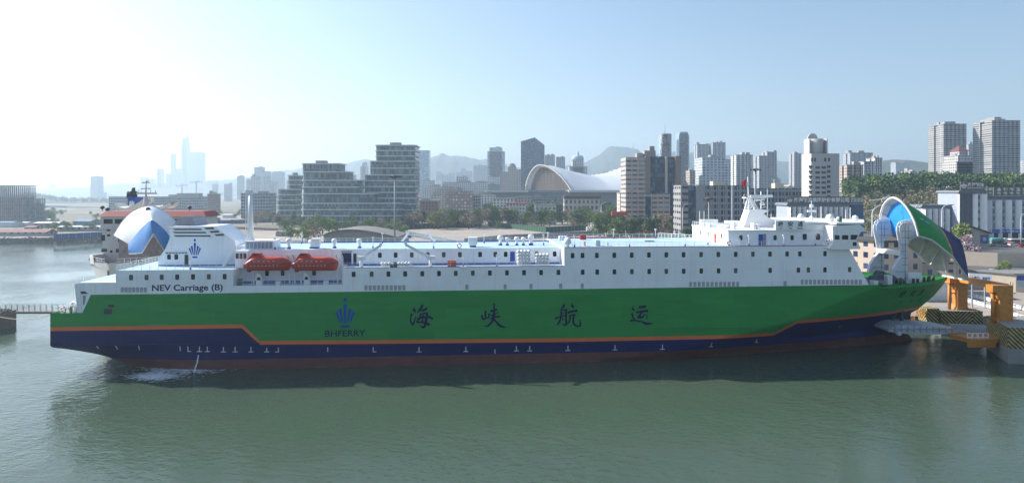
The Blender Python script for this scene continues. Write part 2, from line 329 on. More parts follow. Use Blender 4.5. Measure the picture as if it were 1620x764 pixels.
# ---------------------------------------------------------------- the car ferry (local frame: u forward, v away from the camera, z up)
TH = math.atan(.0807); CT, ST = math.cos(TH), math.sin(TH); Y0 = 138.4; BM = 27.0
def su(px, v=0.0):
    k = (px - 810) / FP; return (k * Y0 + v * (k * CT + ST)) / (CT - k * ST)
def sY(px, v=0.0): return Y0 + su(px, v) * ST + v * CT
def sz(px, py, v=0.0): return CZ - (py - HY) / FP * sY(px, v)
def sp(px, py, v=0.0): return (su(px, v), v, sz(px, py, v))
ship = empty("car_ferry", (0, Y0, 0), TH, "long car ferry with green hull and raised green bow visor, across the foreground", "ferry")
def part(name, mb, mats, parent=None, **kw): return mb.build(name, mats, parent or ship, **kw)
STERN = su(79.5); KN = [(-1, su(930)), (0, su(960)), (2, su(1060)), (4.6, su(1151)), (6.9, su(1227)), (8.28, su(1268)), (11.6, su(1326)), (13.9, su(1374)), (15.1, su(1396)), (16, su(1400))]
STEM = [(-1, su(1448, 13.5)), (0, su(1445, 13.5)), (1.9, su(1435, 13.5)), (2.4, su(1430, 13.5)), (3.2, su(1404, 13.5)), (4.2, su(1410, 13.5)), (6, su(1434, 13.5)), (7.1, su(1450, 13.5)), (10.4, su(1477, 13.5)), (12.8, su(1491, 13.5)), (15.1, su(1501, 13.5)), (16, su(1504, 13.5))]
def inset(u, z):
    u0, us = pw(z, KN), pw(z, STEM)
    if u > u0:
        t = min(1, (u - u0) / (us - u0)); return 13.5 * (.38 * t + .62 * t ** (1.5 + .9 * max(0, min(1, z / 15))))
    if z < 5.2:
        ua = su(330); t = max(0, (ua - u) / (ua - STERN)); return 9 * t ** 1.4 * (5.2 - z) / 5.2
    return 0.0
ZG, UA, UB = 14.95, su(383), su(411)
def zo1(u): return pw(u, [(STERN, 8.05), (UA, 8.05), (UB, 4.75), (su(600), 4.5), (su(900), 4.2), (su(1231), 4.3), (su(1264), 7.1), (su(1440), 7.3)])
def zbot(u): return pw(u, [(STERN, 4.7), (su(100), 4.2), (su(150), 2.6), (su(185), .6), (su(210), -.7)])
us_ = sorted(set([STERN, STERN + .8, su(130.2), su(130.2) + .01, su(143.6), UA, UB, su(1231), su(1264), su(1370), su(1371)] + [lerp(STERN, su(300), k / 12) for k in range(13)] +
                 [lerp(su(300), su(940), k / 20) for k in range(21)] + [lerp(su(940), su(1504, 13.5), k / 110) for k in range(111)]))
def ztop(u):
    return pw(u, [(su(130.2), 11.45), (su(143.6), ZG), (su(1370), ZG), (su(1371), 15.1), (su(1504, 13.5), 14.75)])
rowsN, rowsF = [], []
for u in us_:
    b = zbot(u); o1 = zo1(u); t = ztop(u)
    zr = [b, max(b, .8), max(b, 1.95), max(b, 3.2 if o1 > 4.6 else 2.9), max(b, min(5.2, o1 - .05)), o1, o1 + .75]
    zr += [lerp(o1 + .75, t, k / 22) for k in range(1, 23)]
    n_, f_ = [], []
    for z in zr:
        uu = min(u, pw(z, STEM)); i = inset(uu, z); uu2 = uu - (0 if u > STERN + .5 else 0)
        n_.append((uu2, i, z)); f_.append((uu2, BM - i, z))
    rowsN.append(n_); rowsF.append(f_)
cm = lambda i, j: 0 if j < 2 else 1 if j < 5 else 2 if j == 5 else 3
hull = MB(); hull.grid(rowsN, smooth=True, mf=cm); hull.grid(rowsF, smooth=True, flip=True, mf=cm)
for j in range(len(rowsN[0]) - 1):   # transom
    a, b, c, d = rowsN[0][j], rowsN[0][j + 1], rowsF[0][j + 1], rowsF[0][j]; hull.face([a, b, c, d], cm(0, j))
for i in range(len(rowsN) - 1):      # bottom of the counter
    hull.face([rowsN[i][0], rowsF[i][0], rowsF[i + 1][0], rowsN[i + 1][0]], 1)
o = part("hull", hull, [M_RED, M_NAVY, M_ORANGE, M_GREEN])
bm = bmesh.new(); bm.from_mesh(o.data); bmesh.ops.recalc_face_normals(bm, faces=bm.faces); bm.to_mesh(o.data); bm.free()
md = o.modifiers.new("edges", 'EDGE_SPLIT'); md.split_angle = R(9)
# mooring deck aft and forecastle deck
mb = MB(); mb.face([(STERN + .2, .3, 10.9), (su(146), .3, 10.9), (su(146), 26.7, 10.9), (STERN + .2, 26.7, 10.9)]); part("aft_mooring_deck", mb, mat("green_deck", (.05, .13, .08), .7))
fd = [(u, inset(u, 14.2) + .25) for u in us_ if su(1366) < u < su(1494, 13.5)]
mb = MB(); mb.face([(u, v, 14.2) for u, v in fd] + [(u, BM - v, 14.2) for u, v in fd[::-1]]); part("forecastle_deck", mb, mat("green_deck", (.05, .13, .08), .7))
mb = MB(); mb2 = MB(); ins = [(u, inset(u, 15.05) + .2) for u in us_ if su(1371) < u < su(1497, 13.5)]
for (a, va), (b, vb) in zip(ins, ins[1:]):
    mb.face([(a, va, 14.2), (b, vb, 14.2), (b, vb, 15.0), (a, va, 15.0)]); mb2.face([(a, BM - va, 14.2), (b, BM - vb, 14.2), (b, BM - vb, 15.0), (a, BM - va, 15.0)])
part("bulwark", mb, M_GREEN); part("bulwark", mb2, M_GREEN)
# upper hull blocks (white)
W_ = MB(); D_ = MB()
Zs, Zc, Zd, Zr = 19.5, 19.65, 23.4, 23.0
def wall(poly, v0, v1, **k): W_.prism(poly, v0, v1, axis='y', **k)
uA0, uA1 = su(183), su(369)
W_.prism([(su(117.7), 17.0), (su(122), 11.5), (su(133.5), 11.5), (su(143.4), ZG + .003), (su(183), ZG + .003), (su(183), 17.3), (su(125.4), 17.3)], .004, 1.2, axis='y')
W_.prism([(su(122), 11.5), (su(133.5), 11.5), (su(143.4), ZG + .003), (su(183), ZG + .003), (su(183), 17.3), (su(125.4), 17.3), (su(117.7), 17.0)], 1.2, 26, axis='y')
W_.box(uA0, uA1, 0, BM, ZG + .004, Zs)
uR1 = su(542.3)
W_.box(uA1, uR1, 0, .35, ZG + .004, 16.35); W_.box(uA1, uR1, .35, BM, ZG + .004, 16.2)
W_.box(uR1, su(892.5), 0, BM, ZG + .004, Zc)
W_.box(uA1, uR1, 4.5, 22.5, 16.2, Zc)
W_.box(su(378, 4.5), su(892.5) - .003, 4.5, 22.5, Zc, Zr)
W_.prism([(su(892.5), ZG + .004), (su(1374.5), ZG + .15), (su(1341), Zd), (su(892.5), Zd)], 0, BM, axis='y')
part("upper_hull", W_, M_WHITE)
for (a, b, c, d, z) in ((uA0 + .1, uA1 - .1, .15, BM - .15, Zs), (uA1, uR1, .4, 4.45, 16.2), (uR1, su(892.5), .15, 4.45, Zc), (su(378.5, 4.5), su(892), 4.6, 22.4, Zr), (su(893), su(1339), .15, BM - .15, Zd)):
    D_.box(a, b, c, d, z + .004, z + .03)
D_.box(uA1, uR1, 22.6, 26.9, 16.21, 16.24); D_.box(su(127), su(182), 1.4, 25.8, 17.304, 17.33)
part("weather_deck", D_, M_DECK)
# dark red and blue kerbs along deck edges
K = MB(); K.box(su(893.5), su(1339), .02, .14, Zd, Zd + .13, 0); K.box(su(893.5), su(1100), BM - .14, BM - .02, Zd, Zd + .3, 0)
K.box(uR1 + .2, su(892), .02, .14, Zc, Zc + .12, 0); K.box(su(379, 4.5), su(892), 22.3, 22.42, Zr, Zr + .25, 1)
K.box(uA0, uA1 - .2, .02, .12, Zs, Zs + .1, 2); K.box(uR1 + .2, su(890), 4.40, 4.49, Zc + .03, Zc + .35, 1); K.box(uA1 + .2, uR1 - .2, 4.4, 4.49, 16.25, 16.7, 1)
part("deck_edge_kerb", K, [M_REDP, M_BLUE, M_WHITE])
# windows: one mesh, many copies
def window_mesh(gl, w=.76, h=1.08):
    mb = MB(); r = .2; n = 3
    def rr(w, h, r): return [(sx * (w / 2 - r) + r * math.cos(a), sz_ * (h / 2 - r) + r * math.sin(a)) for sx, sz_, a0 in ((1, 1, 0), (-1, 1, 90), (-1, -1, 180), (1, -1, 270)) for a in [R(a0 + 90 * k / n) for k in range(n + 1)]]
    O, I = rr(w + .16, h + .16, r + .06), rr(w, h, r)
    for k in range(len(O)):
        j = (k + 1) % len(O); a, b, c, d = O[k], O[j], I[j], I[k]
        mb.face([(a[0], -.05, a[1]), (b[0], -.05, b[1]), (c[0], -.05, c[1]), (d[0], -.05, d[1])], 0); mb.face([(a[0], .01, a[1]), (b[0], .01, b[1]), (b[0], -.05, b[1]), (a[0], -.05, a[1])], 0)
        mb.face([(d[0], -.05, d[1]), (c[0], -.05, c[1]), (c[0], -.012, c[1]), (d[0], -.012, d[1])], 0)
    mb.face([(p[0], -.012, p[1]) for p in I[::-1]], 1); return mb.mesh("window", [M_WHITE, gl])
WM = [window_mesh(M_GLASS), window_mesh(M_GLASS), window_mesh(M_GLASS2)]
def place(me, name, px, py, v=0, parent=ship, u=None, z=None, sc=None):
    o = bpy.data.objects.new(name, me); COL.objects.link(o); o.parent = parent; o.location = (su(px, v) if u is None else u, v, sz(px, py, v) if z is None else z)
    if sc: o.scale = sc
    return o
rng = random.Random(11)
def winrow(pxs, py, v=0, g=None):
    zc = sz(810, py, v) if py > 100 else py
    for p in pxs: place(WM[g if g is not None else rng.choice((0, 0, 1, 2))], "window", p, py, v, z=zc)
ZW1, ZW2 = sz(700, 432.5), sz(1000, 403.5)
winrow([207.5, 232, 256, 280.5, 305.5, 330.5, 355.5], sz(280, 438.2))
winrow([559.5, 588, 614.5, 641, 668, 694.5, 721, 748, 775, 802, 829, 856, 883.5, 921.8, 944.8, 972, 999.5, 1027, 1054, 1081.5, 1109.3, 1136.7, 1163.8, 1218.2, 1263, 1278.7, 1305, 1344], ZW1)
winrow([905.7, 921.5, 944.2, 971.8, 999.3, 1026.5, 1054, 1081.3, 1109, 1136.3, 1163.8, 1191, 1218, 1245, 1265.3, 1305], ZW2)
winrow([601, 626, 651.4, 677, 702, 727.5, 759.5, 783.5, 800, 849, 877.5], sz(700, 403, 4.5), 4.5)
winrow([422.5, 447.2, 497], sz(450, 432, 4.5), 4.5)
# ventilation grilles
mb = MB(); mb.box(-.62, .62, -.04, .0, -.52, .52)
for k in range(6): mb.box(-.55, .55, -.075, -.042, -.46 + k * .17, -.36 + k * .17, 1)
GM = mb.mesh("vent_grille", [mat("grille_grey", (.50, .50, .51), .7), mat("grille_slat", (.36, .36, .37), .7)])
for p0, p1, n_, py in ((193.5, 230, 7, 458.3), (579, 639, 10, 455), (1092.5, 1167, 12, 449.5), (1269, 1361, 15, 446)):
    for k in range(n_): p = lerp(p0, p1, k / (n_ - 1)); place(GM, "vent_grille", p, py, 0, sc=(.47, 1, .95))
for p, py in ((738.5, 454), (799, 453.5), (840, 453), (887, 452.5), (921, 452.3), (1242, 448.2)): place(GM, "vent_grille", p, py, 0, sc=(.5, 1, .95))
# rubbing bars
mb = MB(); mb.beam((su(1062), -.12, sz(1062, 518.5)), (su(1190), -.12, sz(1190, 517.5)), .3, .3); part("rubbing_bar", mb, M_GREEN)
mb = MB(); mb.beam((su(83), -.1, 5.25), (su(411), -.1, 5.0), .2, .22); mb.beam((su(412), -.1, 4.35), (su(716), -.1, 4.15), .25, .3); part("rubbing_bar", mb, M_NAVY)
mb = MB(); mb.beam((su(810), -.1, 3.9), (su(1060), -.1, 3.75), .25, .22); part("rubbing_bar", mb, M_NAVY)
# fairlead openings in the hull
def hullpatch(name, m, px, py, w, h, off=.05, th=None):
    v = 0
    for _ in range(6): u, z = su(px, v), sz(px, py, v); v = inset(u, z)
    mb = MB(); n = 4; G = [[None] * 2 for _ in range(n + 1)]
    for i in range(n + 1):
        for j in range(2):
            uu, zz = u + (i / n - .5) * w, z + (j - .5) * h; G[i][j] = (uu, inset(uu, zz) - off, zz)
    mb.grid(G, smooth=False); return part(name, mb, m)
hullpatch("fairlead", M_DARK, 171, 492.5, 1.5, 1.0); hullpatch("fairlead", M_DARK, 176, 483.8, 1.1, .55); hullpatch("fairlead", M_DARK, 1398.5, 454.5, 1.6, 1.0)
hullpatch("fairlead", M_DARK, 1433, 453, .8, .7); hullpatch("fairlead", M_DARK, 1477, 449.5, 1.6, .8)
# the white load and tug marks on the navy band
def hull_polys(name, polys, m, off=.03):
    mb = MB()
    for q in polys: mb.face([(u, inset(u, z) - off, z) for u, z in q], 0)
    return part(name, mb, m)
MKP = mat("mark_white", (.6, .62, .65), .6)
def mark(px, py, kind):
    u, z = su(px), sz(px, py); P = [[(u - .09, z - .4), (u + .09, z - .4), (u + .09, z + .5), (u - .09, z + .5)]]
    if kind == 'T': P += [[(u - .5, z - .55), (u + .5, z - .55), (u + .5, z - .40), (u - .5, z - .40)]]
    if kind == 'L': P += [[(u - .09, z - .55), (u + .6, z - .55), (u + .6, z - .40), (u - .09, z - .40)]]
    if kind == 'J': P += [[(u - .6, z - .55), (u + .09, z - .55), (u + .09, z - .40), (u - .6, z - .40)]]
    hull_polys("draft_mark", P, MKP)
for a in ((284.5, 552, 'I'), (297, 552, 'L'), (315.5, 552, 'T'), (328, 552, 'T'), (353.5, 552.5, 'T'), (372, 552.5, 'T'), (397, 552.5, 'T'), (422, 552.5, 'T'), (440.5, 552.5, 'J'), (518.5, 553, 'I'), (590.5, 552.5, 'L'), (663, 552.5, 'T'), (737, 552, 'T'),
          (817, 551, 'T'), (838, 551, 'T'), (898.5, 550.5, 'T'), (973, 549.5, 'T'), (1048, 548.5, 'T'), (1127, 546, 'T'), (152, 550, 'I'), (182.5, 551, 'I'), (218.5, 551, 'I'), (783, 556, 'I'), (1204, 542, 'L'), (1354, 528.5, 'L')): mark(*a)
# lettering
def hull_text(s, px0, px1, pyt, pyb, m, v=0.0, bold=0.0, on_hull=True):
    v_ = v
    if on_hull:
        for _ in range(6): v_ = inset(su((px0 + px1) / 2, v_), sz((px0 + px1) / 2, (pyt + pyb) / 2, v_))
    a, b = su(px0, v_), su(px1, v_); z1, z0 = sz((px0 + px1) / 2, pyt, v_), sz((px0 + px1) / 2, pyb, v_)
    P = fit_text(s, a, b, z0, z1, bold); mb = MB()
    for q in P: mb.face([(u, (inset(u, z) if on_hull else v) - .03, z) for u, z in q])
    return part("lettering", mb, m)
M_INK = mat("lettering_navy", (.012, .008, .060), .6, var=.05, spec=.08)
M_LOGO = mat("logo_blue", (.006, .075, .38), .6, var=.05, spec=.1)
hull_text("NEV Carriage (B)", 240.5, 352.5, 449.8, 462.6, M_INK, bold=.02)
hull_text("BHFERRY", 514.5, 578, 522.2, 532, M_INK, bold=.008)
for s_, a, b, c, d in (("綠", 1422.4, 1434.3, 458.5, 471.4), ("安", 1439, 1450, 457.9, 469.6), ("通", 1453, 1463, 456.6, 468.3), ("LV", 1423.5, 1428.5, 475.2, 480), ("AN", 1439.5, 1444, 474.2, 477.8), ("TONG", 1449.5, 1460.5, 473, 476.8)): hull_text(s_, a, b, c, d, M_INK, bold=.012)
def strokes(name, S, ox, oy, k, m):
    """brush strokes: lists of (x, y, width) in units of 1/k photo pixel"""
    mb = MB()
    for si, st in enumerate(S):
        P = [(ox + x / k, oy + y / k, w / k) for x, y, w in st]
        Q = [Vector((su(x), sz(x, y))) for x, y, _ in P]; sc = (su(ox + 1) - su(ox)); Ws = [w * sc / 2 for _, _, w in P]
        # smooth subdivide
        Q2, W2 = [], []
        for i in range(len(Q) - 1):
            p0, p1, p2, p3 = Q[max(0, i - 1)], Q[i], Q[i + 1], Q[min(len(Q) - 1, i + 2)]
            for t in (0, .33, .67):
                Q2.append(.5 * ((2 * p1) + (p2 - p0) * t + (2 * p0 - 5 * p1 + 4 * p2 - p3) * t * t + (3 * p1 - p0 - 3 * p2 + p3) * t ** 3)); W2.append(lerp(Ws[i], Ws[i + 1], t))
        Q2.append(Q[-1]); W2.append(Ws[-1]); v = -.03 - si * .004; L, Rr = [], []
        for i in range(len(Q2)):
            d = (Q2[min(i + 1, len(Q2) - 1)] - Q2[max(0, i - 1)]).normalized(); nn = Vector((-d.y, d.x)); L.append(Q2[i] + nn * W2[i]); Rr.append(Q2[i] - nn * W2[i])
        for i in range(len(Q2) - 1): mb.face([(p.x, v, p.y) for p in (L[i], L[i + 1], Rr[i + 1], Rr[i])])
        for e, d in ((0, -1), (-1, 1)):
            q = Q2[e]; dd = (Q2[1] - Q2[0]).normalized() if e == 0 else (Q2[-1] - Q2[-2]).normalized(); wq = W2[e]; nn = Vector((-dd.y, dd.x))
            c = [q + nn * wq * .98, q + nn * wq * .6 + dd * d * wq * .45, q - nn * wq * .5 + dd * d * wq * .5, q - nn * wq * .98]; mb.face([(p.x, v - .0015, p.y) for p in c])
    return part(name, mb, m)
ch1 = [[(312, 205, 15), (320, 250, 58), (342, 292, 35)], [(272, 340, 50), (250, 400, 26), (252, 480, 30), (292, 555, 40), (328, 480, 34), (355, 375, 8)], [(490, 158, 50), (450, 230, 48), (380, 315, 14)],
       [(445, 262, 20), (500, 262, 48), (580, 225, 42)], [(438, 345, 25), (520, 325, 30), (592, 322, 40)], [(455, 345, 28), (425, 430, 38), (368, 500, 30), (450, 500, 38), (545, 515, 45), (625, 553, 52)],
       [(580, 320, 42), (568, 420, 48), (552, 530, 52), (505, 605, 50), (425, 565, 10)], [(348, 428, 14), (450, 415, 34), (560, 402, 48), (640, 398, 42), (690, 438, 38)], [(500, 355, 30), (505, 395, 38)], [(482, 430, 24), (490, 478, 32)]]
ch2 = [[(155, 350, 32), (163, 400, 34), (188, 442, 40), (245, 420, 30), (290, 405, 30), (300, 330, 32)], [(230, 275, 40), (228, 425, 38)], [(405, 130, 32), (402, 250, 36), (392, 400, 50), (355, 495, 42), (285, 570, 46), (205, 582, 18)],
       [(335, 280, 40), (400, 265, 44), (465, 246, 32)], [(310, 345, 15), (355, 362, 30), (420, 345, 20), (495, 284, 18)], [(322, 430, 24), (400, 398, 26), (470, 388, 34), (512, 388, 44)], [(400, 445, 42), (460, 508, 38), (520, 570, 56), (635, 608, 16)]]
ch3 = [[(350, 152, 42), (332, 192, 44), (275, 250, 12)], [(290, 270, 30), (290, 350, 32), (272, 450, 34), (236, 528, 38), (200, 556, 18)], [(280, 268, 26), (350, 252, 24), (400, 252, 36)], [(388, 255, 38), (386, 400, 38), (386, 560, 44), (305, 532, 12)],
       [(172, 428, 34), (250, 402, 28), (330, 375, 26), (400, 362, 20)], [(322, 305, 24), (332, 332, 34)], [(318, 418, 20), (324, 458, 34)], [(500, 132, 20), (515, 170, 50), (538, 212, 32)], [(430, 310, 48), (520, 280, 40), (608, 270, 48)],
       [(468, 370, 34), (468, 440, 32), (440, 510, 30), (392, 540, 12)], [(460, 368, 28), (520, 352, 24), (572, 352, 30)], [(552, 355, 40), (532, 430, 34), (542, 530, 42), (600, 575, 36), (670, 572, 38), (672, 500, 30), (655, 438, 8)]]
ch4 = [[(195, 200, 18), (208, 240, 48), (238, 268, 24)], [(190, 330, 44), (205, 400, 30), (235, 445, 34)], [(155, 472, 36), (250, 465, 36), (380, 492, 26), (465, 528, 56), (540, 530, 40), (610, 528, 12)], [(332, 205, 46), (400, 195, 46), (462, 185, 50)],
       [(282, 308, 40), (390, 282, 36), (500, 275, 50)], [(388, 292, 44), (352, 350, 36), (315, 402, 50), (400, 398, 46), (430, 362, 20), (460, 350, 14), (492, 378, 20), (488, 428, 30)]]
for c_, ox in ((ch1, 630), (ch2, 750), (ch3, 865), (ch4, 985)): strokes("lettering", c_, ox, 470, 12.73, M_INK)
def crown(cx, top, bot, halfw, v, m, off=.03):
    """crown emblem: ball, five tapering rays, lens base"""
    H = bot - top; mb = MB()
    def pt(x, y): p = (cx + x * halfw, top + y * H); u, z = su(p[0], v), sz(p[0], p[1], v); return (u, v - off, z)
    mb.face([pt(.17 * math.cos(R(a)), .065 + .07 * math.sin(R(a))) for a in range(0, 360, 24)])
    mb.face([pt(-.17, .24), pt(0, .20), pt(.17, .24), pt(.07, .84), pt(-.07, .84)])
    mb.face([pt(-.17, .24), pt(-.1, .205), pt(0, .195), pt(.1, .205), pt(.17, .24)][::-1])
    for s in (-1, 1):
        for A in ([(.38, .34), (.66, .40), (.26, .84), (.16, .84)], [(.98, .50), (.76, .45), (.74, .46), (.40, .82), (.49, .85)]):
            q = [pt(s * a, b) for a, b in A]; mb.face(q)
    mb.face([pt(.5 * math.cos(R(a)), .95 + .05 * math.sin(R(a)) if a > 180 else .95 + .04 * math.sin(R(a))) for a in range(0, 360, 20)]); return part("emblem", mb, m)
crown(546, 471, 518.5, 16, 0, M_LOGO)
# ---------------------------------------------------------------- ferry superstructure
ZH, ZB = 26.56, 28.0
def P2(pts, v): return [(su(a, v), sz(a, b, v)) for a, b in pts]
uh0, uh1 = su(1152, 2.5), su(1313, 2.5)
mb = MB(); mb.box(uh0, uh1 + 1, 2.5, 24.5, Zd, ZH); mb.box(uh0 - .25, uh1, 2.3, 24.7, ZH, ZH + .12)
mb.prism([(su(1226, 2.5), 2.2), (su(1226, 2.5), 3.0), (su(1318, 2.5), 3.0), (su(1318, 2.5), 2.2)][::-1], ZH + .12, ZB - .2)
part("deckhouse", mb, M_WHITE2)
mb = MB(); wx0 = su(1273, 3)
mb.prism([(wx0, 2.8), (su(1345), 2.8), (su(1352), 13.5), (su(1345), 24.2), (wx0, 24.2)], Zd, ZB); part("wheelhouse", mb, M_WHITE2)
mb = MB(); uw = su(1356)
mb.prism([(wx0 - 3, 3), (su(1318), 2.0), (su(1318), -1.2), (su(1362), -1.2), (su(1366, 8) , 8), (su(1367, 13.5), 13.5), (su(1366, 8), 19), (su(1362), 28.2), (su(1318), 28.2), (su(1318), 25), (wx0 - 3, 24)], ZB, ZB + .35); part("wheelhouse_roof", mb, M_WHITE2)
# bridge wing near side
wing = [(1311.8, 392.5), (1317, 395), (1361, 394), (1361, 391), (1355, 379.5), (1362, 367), (1369, 366), (1369, 363), (1360.7, 355), (1317.5, 357.5), (1317.5, 385)]
for v0, v1 in ((-1.1, 3.0), (24.0, 28.1)):
    mb = MB(); mb.prism(P2(wing, -1.1)[::-1], v0, v1, axis='y'); part("bridge_wing", mb, M_WHITE2)
def pane(pts, v, name="window", m=M_GLASS, off=.03, th=.0):
    mb = MB(); mb.face([(u, v - off, z) for u, z in P2(pts, v)]); return part(name, mb, m)
for q in ([(1320.5, 372), (1328, 372), (1328, 379), (1320.5, 379)], [(1332, 372), (1342, 372), (1342, 379), (1332, 379)], [(1346, 371.5), (1357.5, 371.5), (1354, 379), (1345.3, 379)], [(1349, 383), (1355, 383), (1355, 389), (1349, 389)]): pane(q, -1.1)
mb = MB(); mb.box(wx0 + 3, su(1349), 2.7, 24.3, 25.6, 26.9); part("bridge_window_band", mb, M_GLASS)
for p in (1172, 1226, 1253): place(WM[0], "window", p, 376, 2.5)
for p in (1273, 1294): place(window_mesh(M_GLASS, .95, 1.3), "window", p, 374.6, 2.46)
for vv in (6, 14, 19): 
    o = place(WM[0], "window", 0, 0, vv, u=uh0 - .02, z=25.2); o.rotation_euler = (0, 0, R(-90))
pane([(1200, 370.5), (1207, 370.5), (1207, 389.3), (1200, 389.3)], 2.5, "door", M_BLUE); pane([(1207.4, 370), (1212, 370), (1212, 389.3), (1207.4, 389.3)], 2.5, "door_recess", M_GREY)
mb = MB(); mb.box(uh0 - .05, uh0 - .02, 9, 10.3, Zd + .1, Zd + 2.1); part("door", mb, M_REDP)
# name board
mb = MB(); mb.prism(P2([(1226.5, 349.3), (1226.5, 363.6), (1273, 363.6), (1273, 349.3)], 2.0), 1.85, 2.05, axis='y'); nb = part("name_board", mb, M_WHITE2)
M_BLK = mat("lettering_black", (.01, .01, .012), .6)
for s_, a, b, c, d in (("綠", 1231, 1239, 350.3, 358.3), ("安", 1246.3, 1254.7, 350.3, 358.3), ("通", 1262, 1270, 350.3, 358.3), ("LV", 1233, 1237.2, 359.8, 362.6), ("AN", 1248.2, 1252.6, 359.8, 362.6), ("TONG", 1260.5, 1270, 359.8, 362.6)): hull_text(s_, a, b, c, d, M_BLK, v=1.84, bold=.012, on_hull=False)
# mast house and lattice mast
mv = 13.5
mb = MB(); mb.prism(P2([(1171, 361), (1232, 361), (1221.5, 348.5), (1211, 344), (1203.5, 337.5), (1213, 332.4), (1181, 332.4)], mv), 12, 15, axis='y'); part("mast_house", mb, M_WHITE2)
MBm = MB()
def mp(px, py, dv=0): return Vector((su(px, mv), mv + dv, sz(px, py, mv)))
for dv in (-1, 1):
    MBm.beam(mp(1181, 332, dv), mp(1184, 313, dv * .5), .22); MBm.beam(mp(1197, 332, dv), mp(1187, 313, dv * .5), .22)
    for a, b in ((1182, 1195), (1195, 1183), (1184, 1192)): MBm.beam(mp(a, 331, dv), mp(b - 2, 323, dv * .8), .12)
    MBm.beam(mp(1183, 322, dv * .8), mp(1191, 322, dv * .8), .16); MBm.beam(mp(1190, 322, dv * .8), mp(1185, 314, dv * .6), .12)
MBm.beam(mp(1177, 313), mp(1208, 313), 2.2, .25); MBm.beam(mp(1177, 308), mp(1186, 308), .1); MBm.beam(mp(1177, 308), mp(1177, 322), .1); MBm.beam(mp(1177, 322), mp(1184, 322), .1)
MBm.tube(mp(1185, 332), mp(1183, 280), .2, .09); MBm.beam(mp(1204, 332), mp(1204, 303), .22); MBm.beam(mp(1198, 316), mp(1208, 316), 1.2, .2); MBm.beam(mp(1196, 332), mp(1212, 327), .1)
MBm.lathe([(.5, 0), (.6, .3), (.3, .8), (0, .9)], 10, o=tuple(mp(1206, 325)))
part("mast", MBm, M_WHITE2)
mb = MB(); mb.beam(mp(1187, 310.5), mp(1222, 310.3), .4, .55); mb.beam(mp(1204, 310), mp(1204, 313), .3); part("radar_scanner", mb, M_WHITE2)
mb = MB(); mb.beam(mp(1196, 317), mp(1208, 315.5), .3, .4); part("radar_scanner", mb, M_WHITE2)
fl = MB(); fl.grid([[tuple(mp(1180.5 - 6.5 * i / 6, 284 + 9 * j / 4 + i * .55, math.sin(i * 1.3 + j * .4) * .25)) for j in range(5)] for i in range(7)])
fo = fl.build("national_flag", mat("flag_red", (.6, .012, .015), .7), label="small red flag flying from the gaff of the ferry's mast", cat="flag"); fo.matrix_world = Matrix.Translation((0, Y0, 0)) @ Matrix.Rotation(TH, 4, 'Z')
# funnel casing
fv = 8.0
mb = MB(); mb.prism(P2([(250, 420.2), (250.5, 409), (262, 393), (268, 378), (271, 358.6), (339, 358), (371, 381.5), (374, 392), (373, 420.2)], fv), fv, 18.5, axis='y')
mb.box(su(374, fv) - .5, su(386, fv), fv + .5, 18, Zs, 23.6); part("funnel_casing", mb, M_WHITE)
mb = MB()
for x0, x1, y in ((264, 313, 359), (266, 320, 363.8), (268, 327, 369), (270, 335, 374.3)): mb.prism(P2([(x0, y + .5), (x1, y + .5), (x1 + 1.5, y + 2.2), (x0 + 3, y + 2.2)], fv), fv - .12, fv + .2, axis='y')
part("louvre_fin", mb, M_WHITE)
for x0, x1, y in ((273, 318, 362), (273, 325, 367), (274, 332, 372.4)): pane([(x0, y - .2), (x1, y - .2), (x1 + 2, y + 2), (x0 + 4, y + 2)], fv, "louvre_slot", mat("louvre_dark", (.10, .085, .07), .8, var=.5, scale=2))
for x0, y in ((323, 360.7), (331, 366), (339, 371)): pane([(x0, y - .4), (x0 + 14, y - 1.2), (x0 + 17, y + 1.8), (x0 + 3, y + 2.4)], fv, "louvre_slot", MT["louvre_dark"])
crown(308.3, 378, 408.5, 10, fv, M_LOGO)
for p in (267.5, 279): place(WM[0], "window", p, 406.5, fv)
pane([(292, 403), (298, 403), (298, 418.8), (292, 418.8)], fv, "door", M_DARK)
mb = MB(); mb.box(su(250.5, fv), su(372, fv), fv - .05, fv - .01, Zs + .04, Zs + .28); part("coaming", mb, M_BLUE)
mb = MB()
for k in range(7): p = 263 + k * 5; mb.box(su(p, fv), su(p, fv) + .35, fv - .25, fv - .02, sz(280, 401, fv), sz(280, 399.5, fv))
part("deck_light", mb, M_DARK)
# curved cowl behind the casing
A = [(su(279, 14), 27.4)] + [(lerp(su(285, 14), su(318, 14), (1 - math.cos(R(a))) / 2), 27.4 + 2.1 * math.sin(R(a)) ** .7) for a in range(15, 150, 15)] + [(su(320, 14), 27.4)]
mb = MB(); mb.prism(A[::-1], 11, 18, axis='y')
for k in range(10): a = A[min(len(A) - 2, k)]; mb.box(a[0], a[0] + .12, 10.9, 18.1, 27.4, a[1] + .07)
part("exhaust_cowl", mb, M_GREY)
# stair down from the casing
mb = MB(); mb.beam((su(366, 6), 6.3, 22.8), (su(352, 6), 6.3, 19.5), .2, .5); mb.beam((su(366, 6), 7.4, 22.8), (su(352, 6), 7.4, 19.5), .2, .5)
for k in range(9): t = k / 8; mb.box(lerp(su(352, 6), su(366, 6), t), lerp(su(352, 6), su(366, 6), t) + .4, 6.3, 7.4, lerp(19.6, 22.7, t), lerp(19.6, 22.7, t) + .06)
part("stair", mb, M_WHITE2)
